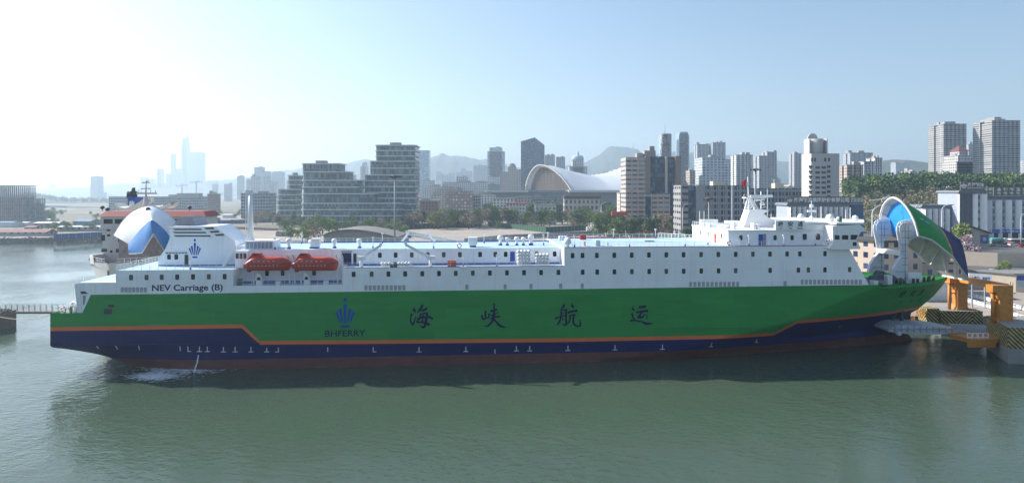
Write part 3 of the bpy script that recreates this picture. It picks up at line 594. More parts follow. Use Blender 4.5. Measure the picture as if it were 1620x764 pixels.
# louvred box house and tall post
mb = MB(); a0, a1 = su(387, 5.5), su(433, 5.5); mb.box(a0, a1, 5.5, 11, Zr + .03, 24.75)
for k in range(7): x = lerp(a0 + .3, a1 - .9, k / 6); mb.box(x, x + .62, 5.44, 5.5 - .003, Zr + .25, 24.5, 1)
part("louvred_house", mb, [M_WHITE2, mat("louvre_blue_grey", (.28, .33, .40), .6)])
mb = MB(); q = su(396.5, 8); mb.prism([(q - .62, 7.4), (q + .62, 7.4), (q + .62, 8.7), (q - .62, 8.7)], 24.75, 25.2); 
zt = sz(396, 307, 8); 
for (z0, z1, r0, r1) in ((25.2, zt, .66, .38), (zt, zt + .9, .12, .08)): mb.tube((q, 8, z0), (q, 8, z1), r0, r1, 12)
lx = su(388.5, 8); mb.beam((lx, 8, 24.75), (lx, 8, zt + .6), .1); mb.beam((lx + .45, 8, 24.75), (lx + .45, 8, zt + .4), .1)
for k in range(22): z = lerp(25, zt, k / 21); mb.beam((lx, 8, z), (lx + .45, 8, z), .07)
mb.beam((lx, 8, zt + .4), (q + .5, 8, zt + .4), .12, .8); part("exhaust_post", mb, M_WHITE2)
# enclosed lobby aft of the boats
mb = MB(); mb.box(su(372, 3), su(392, 3), 3, 4.4, Zs, 22.95); part("lobby", mb, M_WHITE); 
for p in (376, 381.5, 387): place(WM[2], "window", p, 405, 3)
# big sheltered opening and doors on the side-deck wall
def vdoor(px0, px1, y0, y1, v, m, name="door"): return pane([(px0, y0), (px1, y0), (px1, y1), (px0, y1)], v, name, m)
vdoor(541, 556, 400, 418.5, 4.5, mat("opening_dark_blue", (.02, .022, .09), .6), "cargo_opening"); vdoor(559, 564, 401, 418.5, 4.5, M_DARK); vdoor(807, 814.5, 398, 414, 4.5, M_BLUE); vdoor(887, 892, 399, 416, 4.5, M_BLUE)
mb = MB(); mb.box(su(540, 4.4), su(557, 4.4), 4.35, 4.49, sz(548, 399, 4.4), sz(548, 397.2, 4.4)); part("door_frame", mb, M_GREY)
# railings
def rail(pts, h=1.05, step=1.6, m=None, r=.045):
    mb = MB(); pts = [Vector(p) for p in pts]
    for a, b in zip(pts, pts[1:]):
        n = max(1, round((b - a).length / step))
        for k in range(n + 1): q = a.lerp(b, k / n); mb.beam(q, q + Vector((0, 0, h)), r * 1.3)
        for f in (1, .66, .33): mb.beam(a + Vector((0, 0, h * f)), b + Vector((0, 0, h * f)), r * (1.2 if f == 1 else .8))
    return part("railing", mb, m or M_WHITE2)
rail([(uA0, 26.8, Zs), (uA0, .15, Zs), (uA1 - .1, .15, Zs)]); rail([(uA0, 26.8, Zs), (su(250), 26.8, Zs)])
rail([(uR1 + .2, .15, Zc), (su(890), .15, Zc)]); rail([(uA1 + .2, .2, 16.3), (uR1 - .2, .2, 16.3)])
rail([(su(893.5), 4.4, Zd), (su(893.5), .15, Zd), (su(1310), .15, Zd)]); rail([(su(893.5), 26.8, Zd), (su(1150), 26.8, Zd)])
rail([(su(380, 22), 22.4, Zr), (su(892, 22), 22.4, Zr)]); rail([(uh0 - .1, 24.3, ZH + .1), (uh0 - .1, 2.5, ZH + .1), (su(1225, 2.5), 2.4, ZH + .1)], .95)
rail([(STERN + .3, 26.5, 10.95), (STERN + .3, .35, 11.4), (su(129), .35, 11.4)]); rail([(su(126), 1.4, 17.3), (su(181), 1.4, 17.3)], .8)
rail([(su(1374), 1.0, 15), (su(1400), inset(su(1400), 15) + .4, 15)], .9)
rail([(su(1100, 10), 8, Zd), (uh0, 8, Zd)]); rail([(su(1066, 12), 24, Zd), (uh0, 12, Zd)], 1.4, 1.0, r=.07)
# deck fittings: lamp posts, vents
lp = MB(); lp.tube((0, 0, 0), (0, 0, .5), .16, .16, 8, 1); lp.tube((0, 0, .5), (0, 0, 2.1), .06, .06, 6, 0); lp.box(-.22, .22, -.14, .14, 2.1, 2.38, 0); LPM = lp.mesh("deck_lamp", [M_WHITE2, M_BLUE])
for px, v, z in ((301, .3, Zs), (435, 5, Zr), (477, 20, Zr), (590, 6, Zr), (605, 20, Zr), (686, 5, Zr), (766, 18, Zr), (860, 12, Zr), (867, 20, Zr), (909, 1, Zd), (971, 25, Zd), (996, 1, Zd), (1037, 25, Zd), (1084, 1, Zd), (1120, 5, Zd), (1185, .3, Zd), (786, .6, Zc), (733, .6, Zc), (1240, .4, Zd), (1290, .4, Zd)):
    place(LPM, "deck_lamp", px, 0, v, z=z)
mv_ = MB(); mv_.lathe([(.42, 0), (.42, .35)], 10, 1); mv_.lathe([(.3, .35), (.3, 1.1)], 10, 0, cap=False); mv_.lathe([(.3, 1.1), (.55, 1.15), (.55, 1.75), (.35, 1.95), (0, 2.0)], 12, 0); VM = mv_.mesh("mushroom_vent", [M_WHITE2, M_BLUE])
for px, v, s in ((457, 6, 1.1), (492, 7, .9), (529, 7, 1), (568.5, 7, 1), (791.5, 12, 1.1), (802.5, 12, .9), (817.5, 12, .95), (828, 12, .9), (840, 12, 1.2)): place(VM, "mushroom_vent", px, 0, v, z=Zr + .03, sc=(s, s, s))
def big_vent(px, v, w, name="ventilator"):
    mb = MB(); u = su(px, v); mb.box(u - w * .36, u + w * .36, v - .9, v + .9, Zr + .03, Zr + .4, 1); mb.prism([(u - w * .38, Zr + .4), (u + w * .38, Zr + .4), (u + w / 2, Zr + 1.0), (u + w / 2, Zr + 2.1), (u - w / 2, Zr + 2.1), (u - w / 2, Zr + 1.0)], v - 1, v + 1, axis='y'); return part(name, mb, [M_WHITE2, M_BLUE])
big_vent(748, 8, 1.9); big_vent(500, 7, 1.6)
mb = MB(); q = su(891, 20)
for k in range(3): mb.tube((q - .8 + k * .7, 20, Zr), (q - .8 + k * .7, 20, Zr + 1.5), .28, .28, 8)
part("gas_bottle_rack", mb, M_WHITE2)
for px, v in ((898, 1), (1166, 3)): 
    mb = MB(); u = su(px, v); mb.lathe([(.3, 0), (.3, .5), (.75, .8), (.8, 1.3), (.5, 1.9), (0, 2.05)], 12, o=(u, v, Zd)); part("searchlight", mb, M_WHITE2)
mb = MB(); 
for px, v, w, h, m in ((918, 22, 2, 1.1, 0), (943, 3, 1.3, 1.2, 1), (1020, 14, 3.2, .3, 2), (925, 3, .25, 1.0, 0), (961, 3, .3, .8, 1)): mb.box(su(px, v), su(px, v) + w * .7, v, v + 1, Zd + .03, Zd + h, m)
part("deck_box", mb, [M_REDP, mat("box_grey", (.35, .4, .45), .6), M_GREY])
mb = MB(); mb.box(su(708), su(721.5), .5, 1.8, Zc + .03, Zc + 1.25)
for k in range(9): mb.box(su(708) + .1 + k * .18, su(708) + .18 + k * .18, .45, .5, Zc + .1, Zc + 1.15)
part("equipment_box", mb, mat("orange_red_box", (.5, .09, .04), .5))
mb = MB(); mb.tube((su(622), .9, Zc), (su(622), .9, Zc + 1.1), .75, .6, 10); part("equipment_cover", mb, mat("green_canvas", (.04, .08, .05), .8))
# cranes
def crane(px, v, z0, tipx, tipy, fs=1.0):
    mb = MB(); u = su(px, v); mb.tube((u, v, z0), (u, v, z0 + 1.5), .38, .3, 10); mb.box(u - .6, u + .9, v - .5, v + .5, z0 + 1.5, z0 + 2.2); c = part("crane", mb, M_WHITE2)
    b = MB(); T = Vector((su(tipx, v), v, sz(tipx, tipy, v))); b.beam((u, v, z0 + 1.9), T, .34, .5); b.beam(T, T - Vector((0, 0, .9)), .06); b.beam(T, T + Vector((.1, 0, .5)), .5, .5); part("boom", b, M_WHITE2, c)
crane(681, 1.0, Zc, 641.5, 387); crane(571.5, 1.0, Zc, 602, 388.5); crane(628, 24, Zc, 644, 371.5); crane(696, 24, Zc, 678, 369.5)
# davits and winches in the boat recess
for pb in (405, 462, 480, 538):
    mb = MB()
    for d in (-.5, .5): u = su(pb, 3) + d; mb.beam((u, 3.2, 16.2), (u, 3.0, 21.4), .28); mb.beam((u, 3.0, 21.4), (u, 1.2, 22.3), .28)
    mb.beam((su(pb, 3) - .5, 1.2, 22.3), (su(pb, 3) + .5, 1.2, 22.3), .22); mb.beam((su(pb, 3), 1.4, 22.3), (su(pb, 3), 1.4, 20.6), .05)
    part("davit", mb, M_WHITE2)
for pb in (411, 486):
    mb = MB(); u = su(pb, 2.2); mb.lathe([(.62, -.5), (.62, .5)], 14, o=(u, 2.0, 17.5), axis='y'); mb.lathe([(.35, -.7), (.35, .7)], 12, 1, o=(u, 2.0, 17.5), axis='y'); mb.box(u - .5, u + .6, 1.4, 2.6, 16.2, 17.0); mb.beam((u - .6, 2, 18.6), (u + .3, 2, 18.0), .5, .4); part("boat_winch", mb, [M_WHITE2, M_DARK])
for pb in (434, 510): mb = MB(); mb.box(su(pb), su(pb) + .9, .8, 1.8, 16.2, 17.0); part("fuel_box", mb, M_WHITE2)
mb = MB(); mb.tube((su(375), 2, 16.2), (su(375), 2, 17.4), .6, .5, 10); part("equipment_cover", mb, MT["green_canvas"])
# forecastle machinery
def fwd(px, v): return su(px, v)
mb = MB()
for px, v, r in ((1383, 6, 1.0), (1391, 7, 1.15), (1400, 8, 1.1), (1408, 9, .9), (1392, 13, 1.1)): mb.lathe([(r, -.9), (r, -.75), (r * .75, -.7), (r * .75, .7), (r, .75), (r, .9)], 14, o=(fwd(px, v), v, 14.3 + r), axis='y')
part("mooring_winch_drums", mb, mat("rope_grey", (.13, .135, .15), .9, var=.4, scale=3, bump=.02))
mb = MB(); mb.box(fwd(1403, 5), fwd(1410, 5), 4.6, 6, 14.2, 16.4); mb.box(fwd(1379, 5), fwd(1385, 5), 4, 5.6, 14.2, 15.4); mb.box(fwd(1437, 8), fwd(1458, 8), 8, 9.4, 14.2, 16.5); part("winch_casing", mb, M_WHITE2)
mb = MB()
for px, v in ((1424, 4.5), (1445, 7), (1462, 9.5), (1470, 11), (1418, 9)): mb.tube((fwd(px, v), v, 14.2), (fwd(px, v), v, 15.4), .3, .3, 8); mb.tube((fwd(px, v) + 1, v, 14.2), (fwd(px, v) + 1, v, 15.4), .3, .3, 8)
part("bollard", mb, M_DARK)
# ---- bow visor raised over the forecastle, on two hinge arms
visor = empty("bow_visor", (0, 0, 0)); visor.parent = ship
Rr_ = [(1413, 312.2), (1430, 319.5), (1449, 330.5), (1467, 343.5), (1483, 355.5), (1502, 367), (1520, 380)]
Ee = [(1453, 373.6, 6.5), (1463, 376, 6.5), (1474, 379.5, 6.5), (1488, 390.5, 6.8), (1507, 406, 7.2), (1519, 424, 8), (1533, 443, 9.2)]
NR = len(Rr_) - 1
def vis(s, f, shrink=0.):
    """s along the visor 0..1, f across -1 (near edge) .. 0 (ridge) .. 1 (far edge)"""
    t = s * NR; i = min(NR - 1, int(t)); k = t - i; r = [lerp(a, b, k) for a, b in zip(Rr_[i], Rr_[i + 1])]; e = [lerp(a, b, k) for a, b in zip(Ee[i], Ee[i + 1])]
    ru, rz = su(r[0], 13.5), sz(r[0], r[1], 13.5); eu, ez = su(e[0], e[2]), sz(e[0], e[1], e[2]); g = 1 - abs(f); a = g * math.pi / 2
    cs = lerp(math.cos(a), 1 - g, .12 + .65 * s); sn = lerp(math.sin(a), g, .12 + .65 * s); hw = 13.5 - e[2]; sg = -1 if f < 0 else 1
    sh = 1 - shrink
    return (lerp(eu, ru, sn), 13.5 + sg * hw * cs * sh, lerp(ez, rz, sn * (1 - shrink * .55)) )
S_ = [k / 48 for k in range(49)]; F_ = [k / 14 - 1 for k in range(29)]
vm = lambda i, j: (0 if S_[i] + (.06 * (1 - abs(F_[j]))) < .655 else 1 if S_[i] + .06 * (1 - abs(F_[j])) < .685 else 2)
mb = MB(); GO = [[vis(s, f) for f in F_] for s in S_]; mb.grid(GO, flip=True, mf=vm); part("visor_shell", mb, [M_GREEN, M_ORANGE, M_NAVY], visor)
M_IN = mat("visor_inner_white", (.62, .60, .56), .6, var=.15, scale=.8)
mb = MB(); GI = [[vis(s, f, .07) for f in F_] for s in S_]; mb.grid(GI)
for i in range(48):
    for j in (0, 28): mb.face([GO[i][j], GO[i + 1][j], GI[i + 1][j], GI[i][j]][::1 if j else -1])
for j in range(28):
    for i in (0, 48): mb.face([GO[i][j], GO[i][j + 1], GI[i][j + 1], GI[i][j]])
for s in (.25, .4, .55, .7, .85):      # ribs
    A = [Vector(vis(s, f, .07)) for f in F_]; B = [Vector(vis(s, f, .16)) for f in F_]
    for k in range(28): mb.face([A[k], A[k + 1], B[k + 1], B[k]])
for f in (-.6, -.3, .3, .6):
    A = [Vector(vis(s, f, .07)) for s in S_]; B = [Vector(vis(s, f, .14)) for s in S_]
    for k in range(48): mb.face([A[k], A[k + 1], B[k + 1], B[k]])
A = [Vector(vis(0.0, f, 0)) for f in F_]
for k in range(28): mb.beam(A[k], A[k + 1], .32)
for f in (-1, 1):
    A = [Vector(vis(s, f, 0)) for s in S_[::4]]
    for k in range(12): mb.beam(A[k], A[k + 1], .3)
part("visor_frame", mb, M_IN, visor)
# lower lip joining the two edges
a, b = Vector(vis(1, -1)), Vector(vis(1, 1)); c = Vector(vis(.82, -1)), Vector(vis(.82, 1))
mb = MB(); mb.beam(a, b, .45); mb.face([a, b, Vector(vis(.93, 1)), Vector(vis(.93, -1))]); 
for f in (.2, .5, .8): mb.beam(a.lerp(b, f), Vector(vis(.9, 2 * f - 1, .1)), .25)
part("visor_lip", mb, M_IN, visor)
mb = MB(); A = [Vector(vis(.10, f, .06)) for f in F_]; mb.face(A[::-1]); part("blue_bulkhead", mb, mat("bright_blue_panel", (.015, .25, .72), .45, var=.05), visor)
mb = MB()
for d in (0, .10):
    q = [vis(.16 + d, -.62), vis(.24 + d, -.60), vis(.245 + d, -.57), vis(.165 + d, -.59)]; mb.face([(x, y - .12, z + .02) for x, y, z in q])
part("visor_mark", mb, mat("pale_blue_mark", (.25, .6, .85), .5), visor)
arm = [(1427.5, 403), (1425, 385), (1421, 366), (1421.5, 358), (1425, 353.5), (1431, 351.8), (1443, 350.3), (1447, 360), (1453, 374), (1437, 380), (1434, 386), (1434, 438), (1409, 438), (1411, 426), (1420, 411)]
for dv in (9.0, 17.6):
    mb = MB(); mb.prism([(u, z) for u, z in P2(arm, 9.0)][::-1], dv - .45, dv + .45, axis='y'); A = P2(arm, 9.0)
    for k in range(6): mb.beam((A[k][0], dv, A[k][1]), (A[k + 1][0], dv, A[k + 1][1]), .18, 1.0, 1)
    for k in range(9): z = lerp(15.2, 27.4, k / 8); mb.box(su(1424.5 if z > 17 else 1414, 9), su(1433.5 if z < 22 or z > 24.6 else 1435, 9) + (1.0 if z > 23 else 0), dv - .52, dv - .452, z, z + .13, 2)
    for px in (1429.5, 1434.2): mb.box(su(px, 9), su(px, 9) + .12, dv - .52, dv - .452, 15 if px < 1430 else 24, 27.2, 2)
    part("hinge_arm", mb, [mat("arm_grey_white", (.66, .68, .72), .5, var=.12), M_WHITE2, M_GREY], visor)
mb = MB(); mb.beam((su(1427, 9), 9, sz(1427, 401, 9)), (su(1427, 9), 17.6, sz(1427, 401, 9)), .9, 1.0); part("crossbar", mb, M_WHITE2, visor)
mb = MB(); mb.beam((su(1397, 13.5), 13.5, sz(1397, 313, 13.5)), (su(1408, 13.5), 13.5, sz(1408, 311, 13.5)), .15); mb.beam((su(1375, 16), 16, sz(1375, 317.5, 16)), (su(1404, 14), 14, sz(1404, 313.5, 14)), .16); mb.beam((su(1394, 15), 15, sz(1394, 315, 15)), (su(1396, 15), 15, sz(1396, 320, 15)), .12); part("antenna", mb, M_WHITE2, visor)
# anchor in its pocket
hullpatch("anchor_pocket", M_DARK, 1426, 505, 3.2, 4.2, .06)
v_ = inset(su(1424, 7), 6.0); uu = su(1424, v_)
mb = MB(); mb.beam((uu, v_ - .5, 8.0), (uu - .3, v_ - .9, 4.2), .5, .6); mb.beam((uu - 1.4, v_ - .9, 5.2), (uu - .3, v_ - 1, 3.9), .5, .5); mb.beam((uu + .9, v_ - .9, 5.3), (uu - .3, v_ - 1, 3.9), .5, .5); mb.beam((uu - 2.6, v_ + .3, 4.3), (uu - 1.0, v_ - .3, 7.6), .9, .5); part("anchor", mb, M_DARK)
# clutter on the roof around the mast and on the aft mooring deck
mb = MB()
for px, v, w, h in ((1110, 20, 4, 1.5), (1122, 12, 5, 1.0), (1140, 8, 2, .8), (1150, 18, 3, 1.3), (1192, 5, .5, 1.3), (1198, 5, .5, 1.1), (1160, 6, .6, 1.4), (1240, 8, 2, .5), (1262, 10, 1, .9)): mb.box(su(px, v), su(px, v) + w, v, v + 1.6, ZH + .12, ZH + .12 + h)
part("roof_locker", mb, M_WHITE2)
for px, v, z, r in ((1267, 5, 28.9, .7), (1313, 4, 28.5, .9), (1327, 4, 28.4, .6), (1353, 6, 28.5, .7), (1284, 14, 28.4, .5)):
    mb = MB(); u = su(px, v); mb.tube((u, v, 28.2), (u, v, z), .15, .15, 6); mb.lathe([(0, -r), (r * .7, -r * .7), (r, 0), (r * .7, r * .7), (0, r)], 12, o=(u, v, z + r * .7)); part("satellite_dome", mb, M_WHITE2)
for px, v, h in ((1107, 6, 4), (1114, 4, 4), (1230, 22, 3), (1284, 8, 4.5), (1299, 5, 3.3), (1345, 8, 3), (1338, 6, 2.6), (1220, 16, 3)):
    mb = MB(); u = su(px, v); z = ZH + .1 if px < 1273 else ZB + .3; mb.tube((u, v, z), (u, v, z + h), .09, .05, 6)
    if px == 1284: mb.beam((u - 1, v, z + 2.2), (u + 1, v, z + 2.2), .25, .5); mb.box(u - .3, u + .3, v - .3, v + .3, z + 3, z + 3.7)
    part("aerial", mb, M_WHITE2)
mb = MB(); u = su(1321, 3); mb.tube((u, 1, 28.3), (u, 1, 29.6), .35, .35, 8); part("vent_pipe", mb, mat("dark_green_paint", (.02, .07, .05), .5))
mb = MB(); u = STERN
for du, v, w, h, m in ((2, 3, 2.2, 1.3, 0), (3.5, 6, 3.5, 1.6, 0), (5.2, 1.2, 2.4, 1.1, 0), (1.2, 10, 2.5, 1.2, 0), (4.4, 12, 2.4, 1.5, 1), (2.5, 18, 2.5, 1.2, 0)): mb.box(u + du, u + du + w * .6, v, v + 1.2, 10.9, 10.95 + h, m)
part("mooring_winch", mb, [M_DARK, M_WHITE2])
mb = MB()
for du, v in ((1.6, 1.0), (2.6, 1.0), (6, 2.2)): mb.tube((u + du, v, 10.9), (u + du, v, 12.0), .25, .25, 8)
mb.tube((su(117), .6, 10.9), (su(116), .6, 16.5), .08, .05, 6); mb.beam((su(116) - .3, .6, 12.7), (su(116) + .3, .6, 12.7), .2); mb.lathe([(0, -.5), (.45, -.2), (.45, .2), (0, .5)], 10, o=(su(112), 1, 13.2)); mb.tube((su(112), 1, 10.9), (su(112), 1, 12.8), .1, .1, 6); part("stern_post", mb, M_WHITE2)
mb = MB(); mb.face([(STERN + .6, 9, 10.9), (STERN + .6, 9, 12.5), (STERN + .65, 9.1, 14.2), (STERN + .8, 9.5, 12.6)]); part("stern_flag", mb, M_REDP)
# white framed recess at the aft end of the upper hull
pane([(131, 467), (136.5, 467), (134, 481.5), (131.5, 482)], 0, "door", M_GREY, .02); pane([(127.5, 461), (134, 460.6), (140, 464.6), (128.5, 464.8)], 0, "aft_opening", M_DARK, .02)
mb = MB(); mb.beam((su(126), -.08, 17.2), (su(128.5), -.08, 11.6), .14); mb.beam((su(120), -.05, 17), (su(123), -.05, 11.6), .12); part("frame_post", mb, M_WHITE2)
# the pipe lines running down the white side
mb = MB()
for p, a, b in ((731.5, 421, 448), (1092, 394, 442), (578, 424, 447), (1067, 394, 452)): mb.beam((su(p), -.04, sz(p, a)), (su(p), -.04, sz(p, b)), .07, .07)
part("scupper_pipe", mb, M_WHITE2)
mb = MB(); mb.box(su(728), su(738), -.5, .0, sz(733, 423.5), sz(733, 421.2)); part("pilot_light_box", mb, M_WHITE2)
# ---- lifeboats (things of their own, hung in the davits)
M_BOAT = mat("lifeboat_orange_red", (.50, .05, .022), .38, var=.1, scale=.7)
def lifeboat(loc, label):
    root = empty("lifeboat", loc, TH, label, "lifeboat", "lifeboats of the long ferry"); L = 9.0
    def sec(x):
        t = x / L; hw = 1.55 * (1 - max(0, (t - .62) / .38) ** 2.4) * (1 - max(0, (.16 - t) / .16) ** 2 * .35); gz_ = 1.25 + .35 * max(0, (t - .55) / .45) ** 2; kz = 0 + 1.0 * max(0, (t - .93) / .07) ** 2 + (.45 if t < .08 else 0)
        tz = 2.75 - .9 * max(0, (t - .78) / .22) ** 1.6 - (1.35 * max(0, (.2 - t) / .2) ** 1.2); return max(hw, .06), kz, gz_, max(tz, gz_ + .15)
    X = [0, .25, .5, .8, 1.2, 1.8, 2.5, 3.5, 4.5, 5.5, 6.3, 7, 7.6, 8.1, 8.5, 8.8, 9.0]
    lo, up = [], []
    for x in X:
        hw, kz, gz_, tz = sec(x); r = []
        for a in range(-90, 91, 15): aa = R(a); r.append((x, hw * math.copysign(abs(math.sin(aa)) ** .75, a) , gz_ - (gz_ - kz) * abs(math.cos(aa)) ** .6))
        lo.append(r); r = []
        for a in range(-90, 91, 15): aa = R(a); r.append((x, hw * .97 * math.copysign(abs(math.sin(aa)) ** .6, a), gz_ + (tz - gz_) * abs(math.cos(aa)) ** .55))
        up.append(r)
    h = MB(); h.grid(lo, flip=True); h.face(lo[0][::1]); h.build("hull", M_BOAT, root)
    c = MB(); c.grid(up); c.face(up[0][::-1]); c.build("canopy", M_BOAT, root)
    t = MB(); pr = [(.35, 1.7), (3.7, 2.6), (3.05, 3.5), (1.65, 3.55)]
    for (y0, y1) in ((-.75, .75),): t.prism([(a, b) for a, b in pr], y0, y1, axis='y')
    tw = t.build("conning_tower", M_BOAT, root)
    g = MB(); g.box(1.8, 2.55, -.77, -.752, 3.15, 3.38); g.build("window", M_GLASS, tw)
    s = MB()
    for y in (-1, 1):
        A = [(x, y * (sec(x)[0] + .02), sec(x)[2]) for x in X]
        for a, b in zip(A, A[1:]): s.beam(a, b, .1, .12)
    s.build("rubbing_strake", M_DARK, root)
    w = MB()
    for k in range(9): x = .7 + k * .72; w.box(x, x + .35, -sec(x)[0] - .06, -sec(x)[0] - .03, 1.1, 1.2)
    for k in range(6): x = 1.0 + k * .95; w.box(x, x + .35, -1.5, -1.46, 1.95, 2.05)
    w.build("reflective_tape", M_WHITE2, root)
    k = MB(); k.box(.6, 1.2, -.08, .08, -.25, .6); k.lathe([(.3, 0), (.3, .3)], 10, o=(.45, 0, .15), axis='x'); k.build("rudder", M_DARK, root)
    return root
def sw(u, v, z): return (u * CT - v * ST, Y0 + u * ST + v * CT, z)
lb = lifeboat(sw(su(387.5, 1.6), 1.6, sz(420, 428, 1.6)), "orange-red enclosed lifeboat nearest the stern, hung over the ship's side")
inst(lb, loc=sw(su(462.8, 1.6), 1.6, sz(490, 428, 1.6)), label="orange-red enclosed lifeboat nearest midships, hung over the ship's side")
inst(lb, loc=sw(su(432, 25.3), 25.3, 19.0 + .2), label="far-side lifeboat toward the stern, only its orange top showing")
inst(lb, loc=sw(su(532, 25.3), 25.3, 19.0 + .2), label="far-side lifeboat toward midships, only its orange top showing")
# ---- life raft canisters
cb = MB(); cb.lathe([(.0, -.68), (.22, -.66), (.33, -.5), (.33, -.06), (.37, -.04), (.37, .04), (.33, .06), (.33, .5), (.22, .66), (0, .68)], 12, axis='y')
def canister(u, v, z, label, first=[None]):
    if first[0] is None: first[0] = cb.build("life_raft_canister", M_WHITE2, None, sw(u, v, z), TH, label=label, cat="life raft canister", group="white life raft canisters on the side deck")
    else: inst(first[0], loc=sw(u, v, z), label=label)
for k in range(4): canister(su(604.5) + k * .7, .9, Zc + .75, "white life raft canister in the sternmost single row on the side deck")
for k in range(4): canister(su(631) + k * .7, .9, Zc + .75, "white life raft canister in the single row next to the crane")
for r in range(4):
    for k in range(4): canister(su(821) + k * .72, 1.2, Zc + .75 + r * .72, "white life raft canister in the taller stack by the blue door")
for r in range(3):
    for k in range(4): canister(su(851) + k * .72, 1.2, Zc + .75 + r * .72, "white life raft canister in the lower stack nearest the deck step")
mb = MB()
for p0 in (604, 631, 820, 850): mb.beam((su(p0), .9, Zc), (su(p0), .9, Zc + .5), .1); mb.beam((su(p0) + 2.3, .9, Zc), (su(p0) + 2.3, .9, Zc + .5), .1); mb.beam((su(p0) - .2, .6, Zc + .4), (su(p0) + 2.6, .6, Zc + .4), .1); mb.beam((su(p0) - .2, 1.4, Zc + .4), (su(p0) + 2.6, 1.4, Zc + .4), .1)
part("raft_cradle", mb, M_WHITE2)
# ---- life rings
rb = MB(); rb.torus((0, 0, 0), .42, .13, 20, 6, 0, 'y', 1); RM = [mat("life_ring_orange", (.62, .05, .03), .5), M_WHITE2]
def ring(u, v, z, label, first=[None]):
    if first[0] is None: first[0] = rb.build("life_ring", RM, None, sw(u, v, z), TH, label=label, cat="life ring", group="red and white life rings hung about the ferry")
    else: inst(first[0], loc=sw(u, v, z), label=label)
ring(su(726.5, 5), 5, sz(726, 388.5, 5), "red and white life ring standing by the roof ventilator amidships"); ring(su(1153.5, .1), .02, Zd + .75, "red and white life ring on the rail below the deckhouse's aft corner")
ring(su(1335, .1), -1.25, sz(1310, 383.5), "red life ring hung on the aft corner of the bridge wing") if False else ring(su(1310.5, .1), .0, Zd + .9, "red life ring on the rail beside the bridge wing")
ring(su(101), -.1, 12.2, "orange life ring on the rail of the stern mooring deck"); ring(su(1108, 22), 22, Zd + 1.6, "red life ring by the red door of the deckhouse's aft wall")
# outflow of cooling water and foam
mb = MB(); p = [(su(314.5), -.15, sz(314, 561)), (su(313.8), -.6, 1.6), (su(312.5), -1.1, .8), (su(311.5), -1.6, 0)]
p = [sw(*q) for q in p]
for a, b in zip(p, p[1:]): mb.tube(a, b, .1, .15, 8)
M_FOAM = mat("foam_white", (.75, .78, .80), .6, var=.1)
tag(mb.build("water_outflow", M_FOAM), kind="stuff")
mb = MB(); rng = random.Random(5)
for i in range(2600):
    if rng.random() < .7: px, py = rng.gauss(292, 27), rng.gauss(580, 5)
    else: px, py = rng.gauss(245, 18), rng.gauss(595, 3.2)
    if i < 60: px, py = rng.gauss(311, 6), rng.gauss(574, 1.5)
    Y = CZ * FP / (py - HY); x = gx(px, Y); L_ = rng.uniform(.1, .8); a = rng.gauss(.3, .35); dx, dy = math.cos(a) * L_, math.sin(a) * L_; wd = rng.uniform(.03, .16); z = .02 + rng.random() * .03
    mb.face([(x - dx, Y - dy, z), (x + dy * wd, Y - wd, z), (x + dx, Y + dy, z), (x - dy * wd, Y + wd, z)])
mb.build("foam", M_FOAM, kind="stuff")
# ---------------------------------------------------------------- the second ferry, moored beyond, bow towards the camera
f2 = empty("passenger_ferry", (-100, 190, 0), 0, "white ferry moored beyond with open blue and white bow visor and red bridge roof", "ferry")
def L2(px, py, Y): p = at(px, py, Y); return (p.x + 100, p.y - 190, p.z)
M_W2 = mat("cream_ship_paint", (.62, .60, .57), .5, var=.08, scale=.4, streak=.3)
def p2(name, mb, m, parent=None): return mb.build(name, m, parent or f2)
XL, XR = -14.0, 14.0
# hull: stations from bow (near) to midships (far), half-breadth at deck and waterline
st = [(-21, .2, .05, 17.2), (-19, 3.2, .6, 17), (-16, 6.5, 2.0, 16.8), (-12, 10, 4.5, 16.6), (-7, 12.8, 8, 16.4), (0, 14, 11.5, 16.2), (15, 14, 13.6, 15.4), (40, 14, 14, 15), (58, 13, 13, 15)]
for s in (-1, 1):
    G_ = [[(s * lerp(wl, dk, (k / 8) ** 1.3), y, lerp(-.5, zt, k / 8)) for k in range(9)] for y, dk, wl, zt in st]
    mb = MB(); mb.grid(G_, flip=(s > 0), mf=lambda i, j: 1 if j < 2 else 0); o = p2("hull_side", mb, [M_W2, M_NAVY])
mb = MB(); mb.face([(max(.1, x - 1.3), y, 15.2) for y, x, _, _ in st] + [(-max(.1, x - 1.3), y, 15.2) for y, x, _, _ in st[::-1]]); p2("fore_deck", mb, mat("rust_red_deck", (.28, .13, .09), .8, var=.3, scale=.5))
for s in (-1, 1):
    G_ = [[(s * (dk - .02), y, zt - .5), (s * (dk * .995 + .25), y, zt + 1.5 - .05 * (y + 7) ** 2 * .02), (s * (dk - .5), y, zt + 1.45 - .05 * (y + 7) ** 2 * .02), (s * (dk - .55), y, 15.2)] for y, dk, wl, zt in [q for q in st if -17 < q[0] < 3]]
    mb = MB(); mb.grid(G_, flip=(s > 0), smooth=False); p2("bow_bulwark", mb, M_W2)
    mb = MB()
    for y in (-10, -7.5, -3): x = s * (pw(y, [(a, b) for a, b, _, _ in st]) + .2); mb.box(x - .25, x + .25, y, y + 1.1, 16.6, 17.3)
    p2("fairlead", mb, M_DARK)
mb = MB(); 
for k in range(14): y = -19 + k * .9; x = pw(y, [(a, b) for a, b, _, _ in st]) - .3; mb.beam((x, y, 15.5), (x, y, 18), .1); mb.beam((-x, y, 15.5), (-x, y, 18), .1)
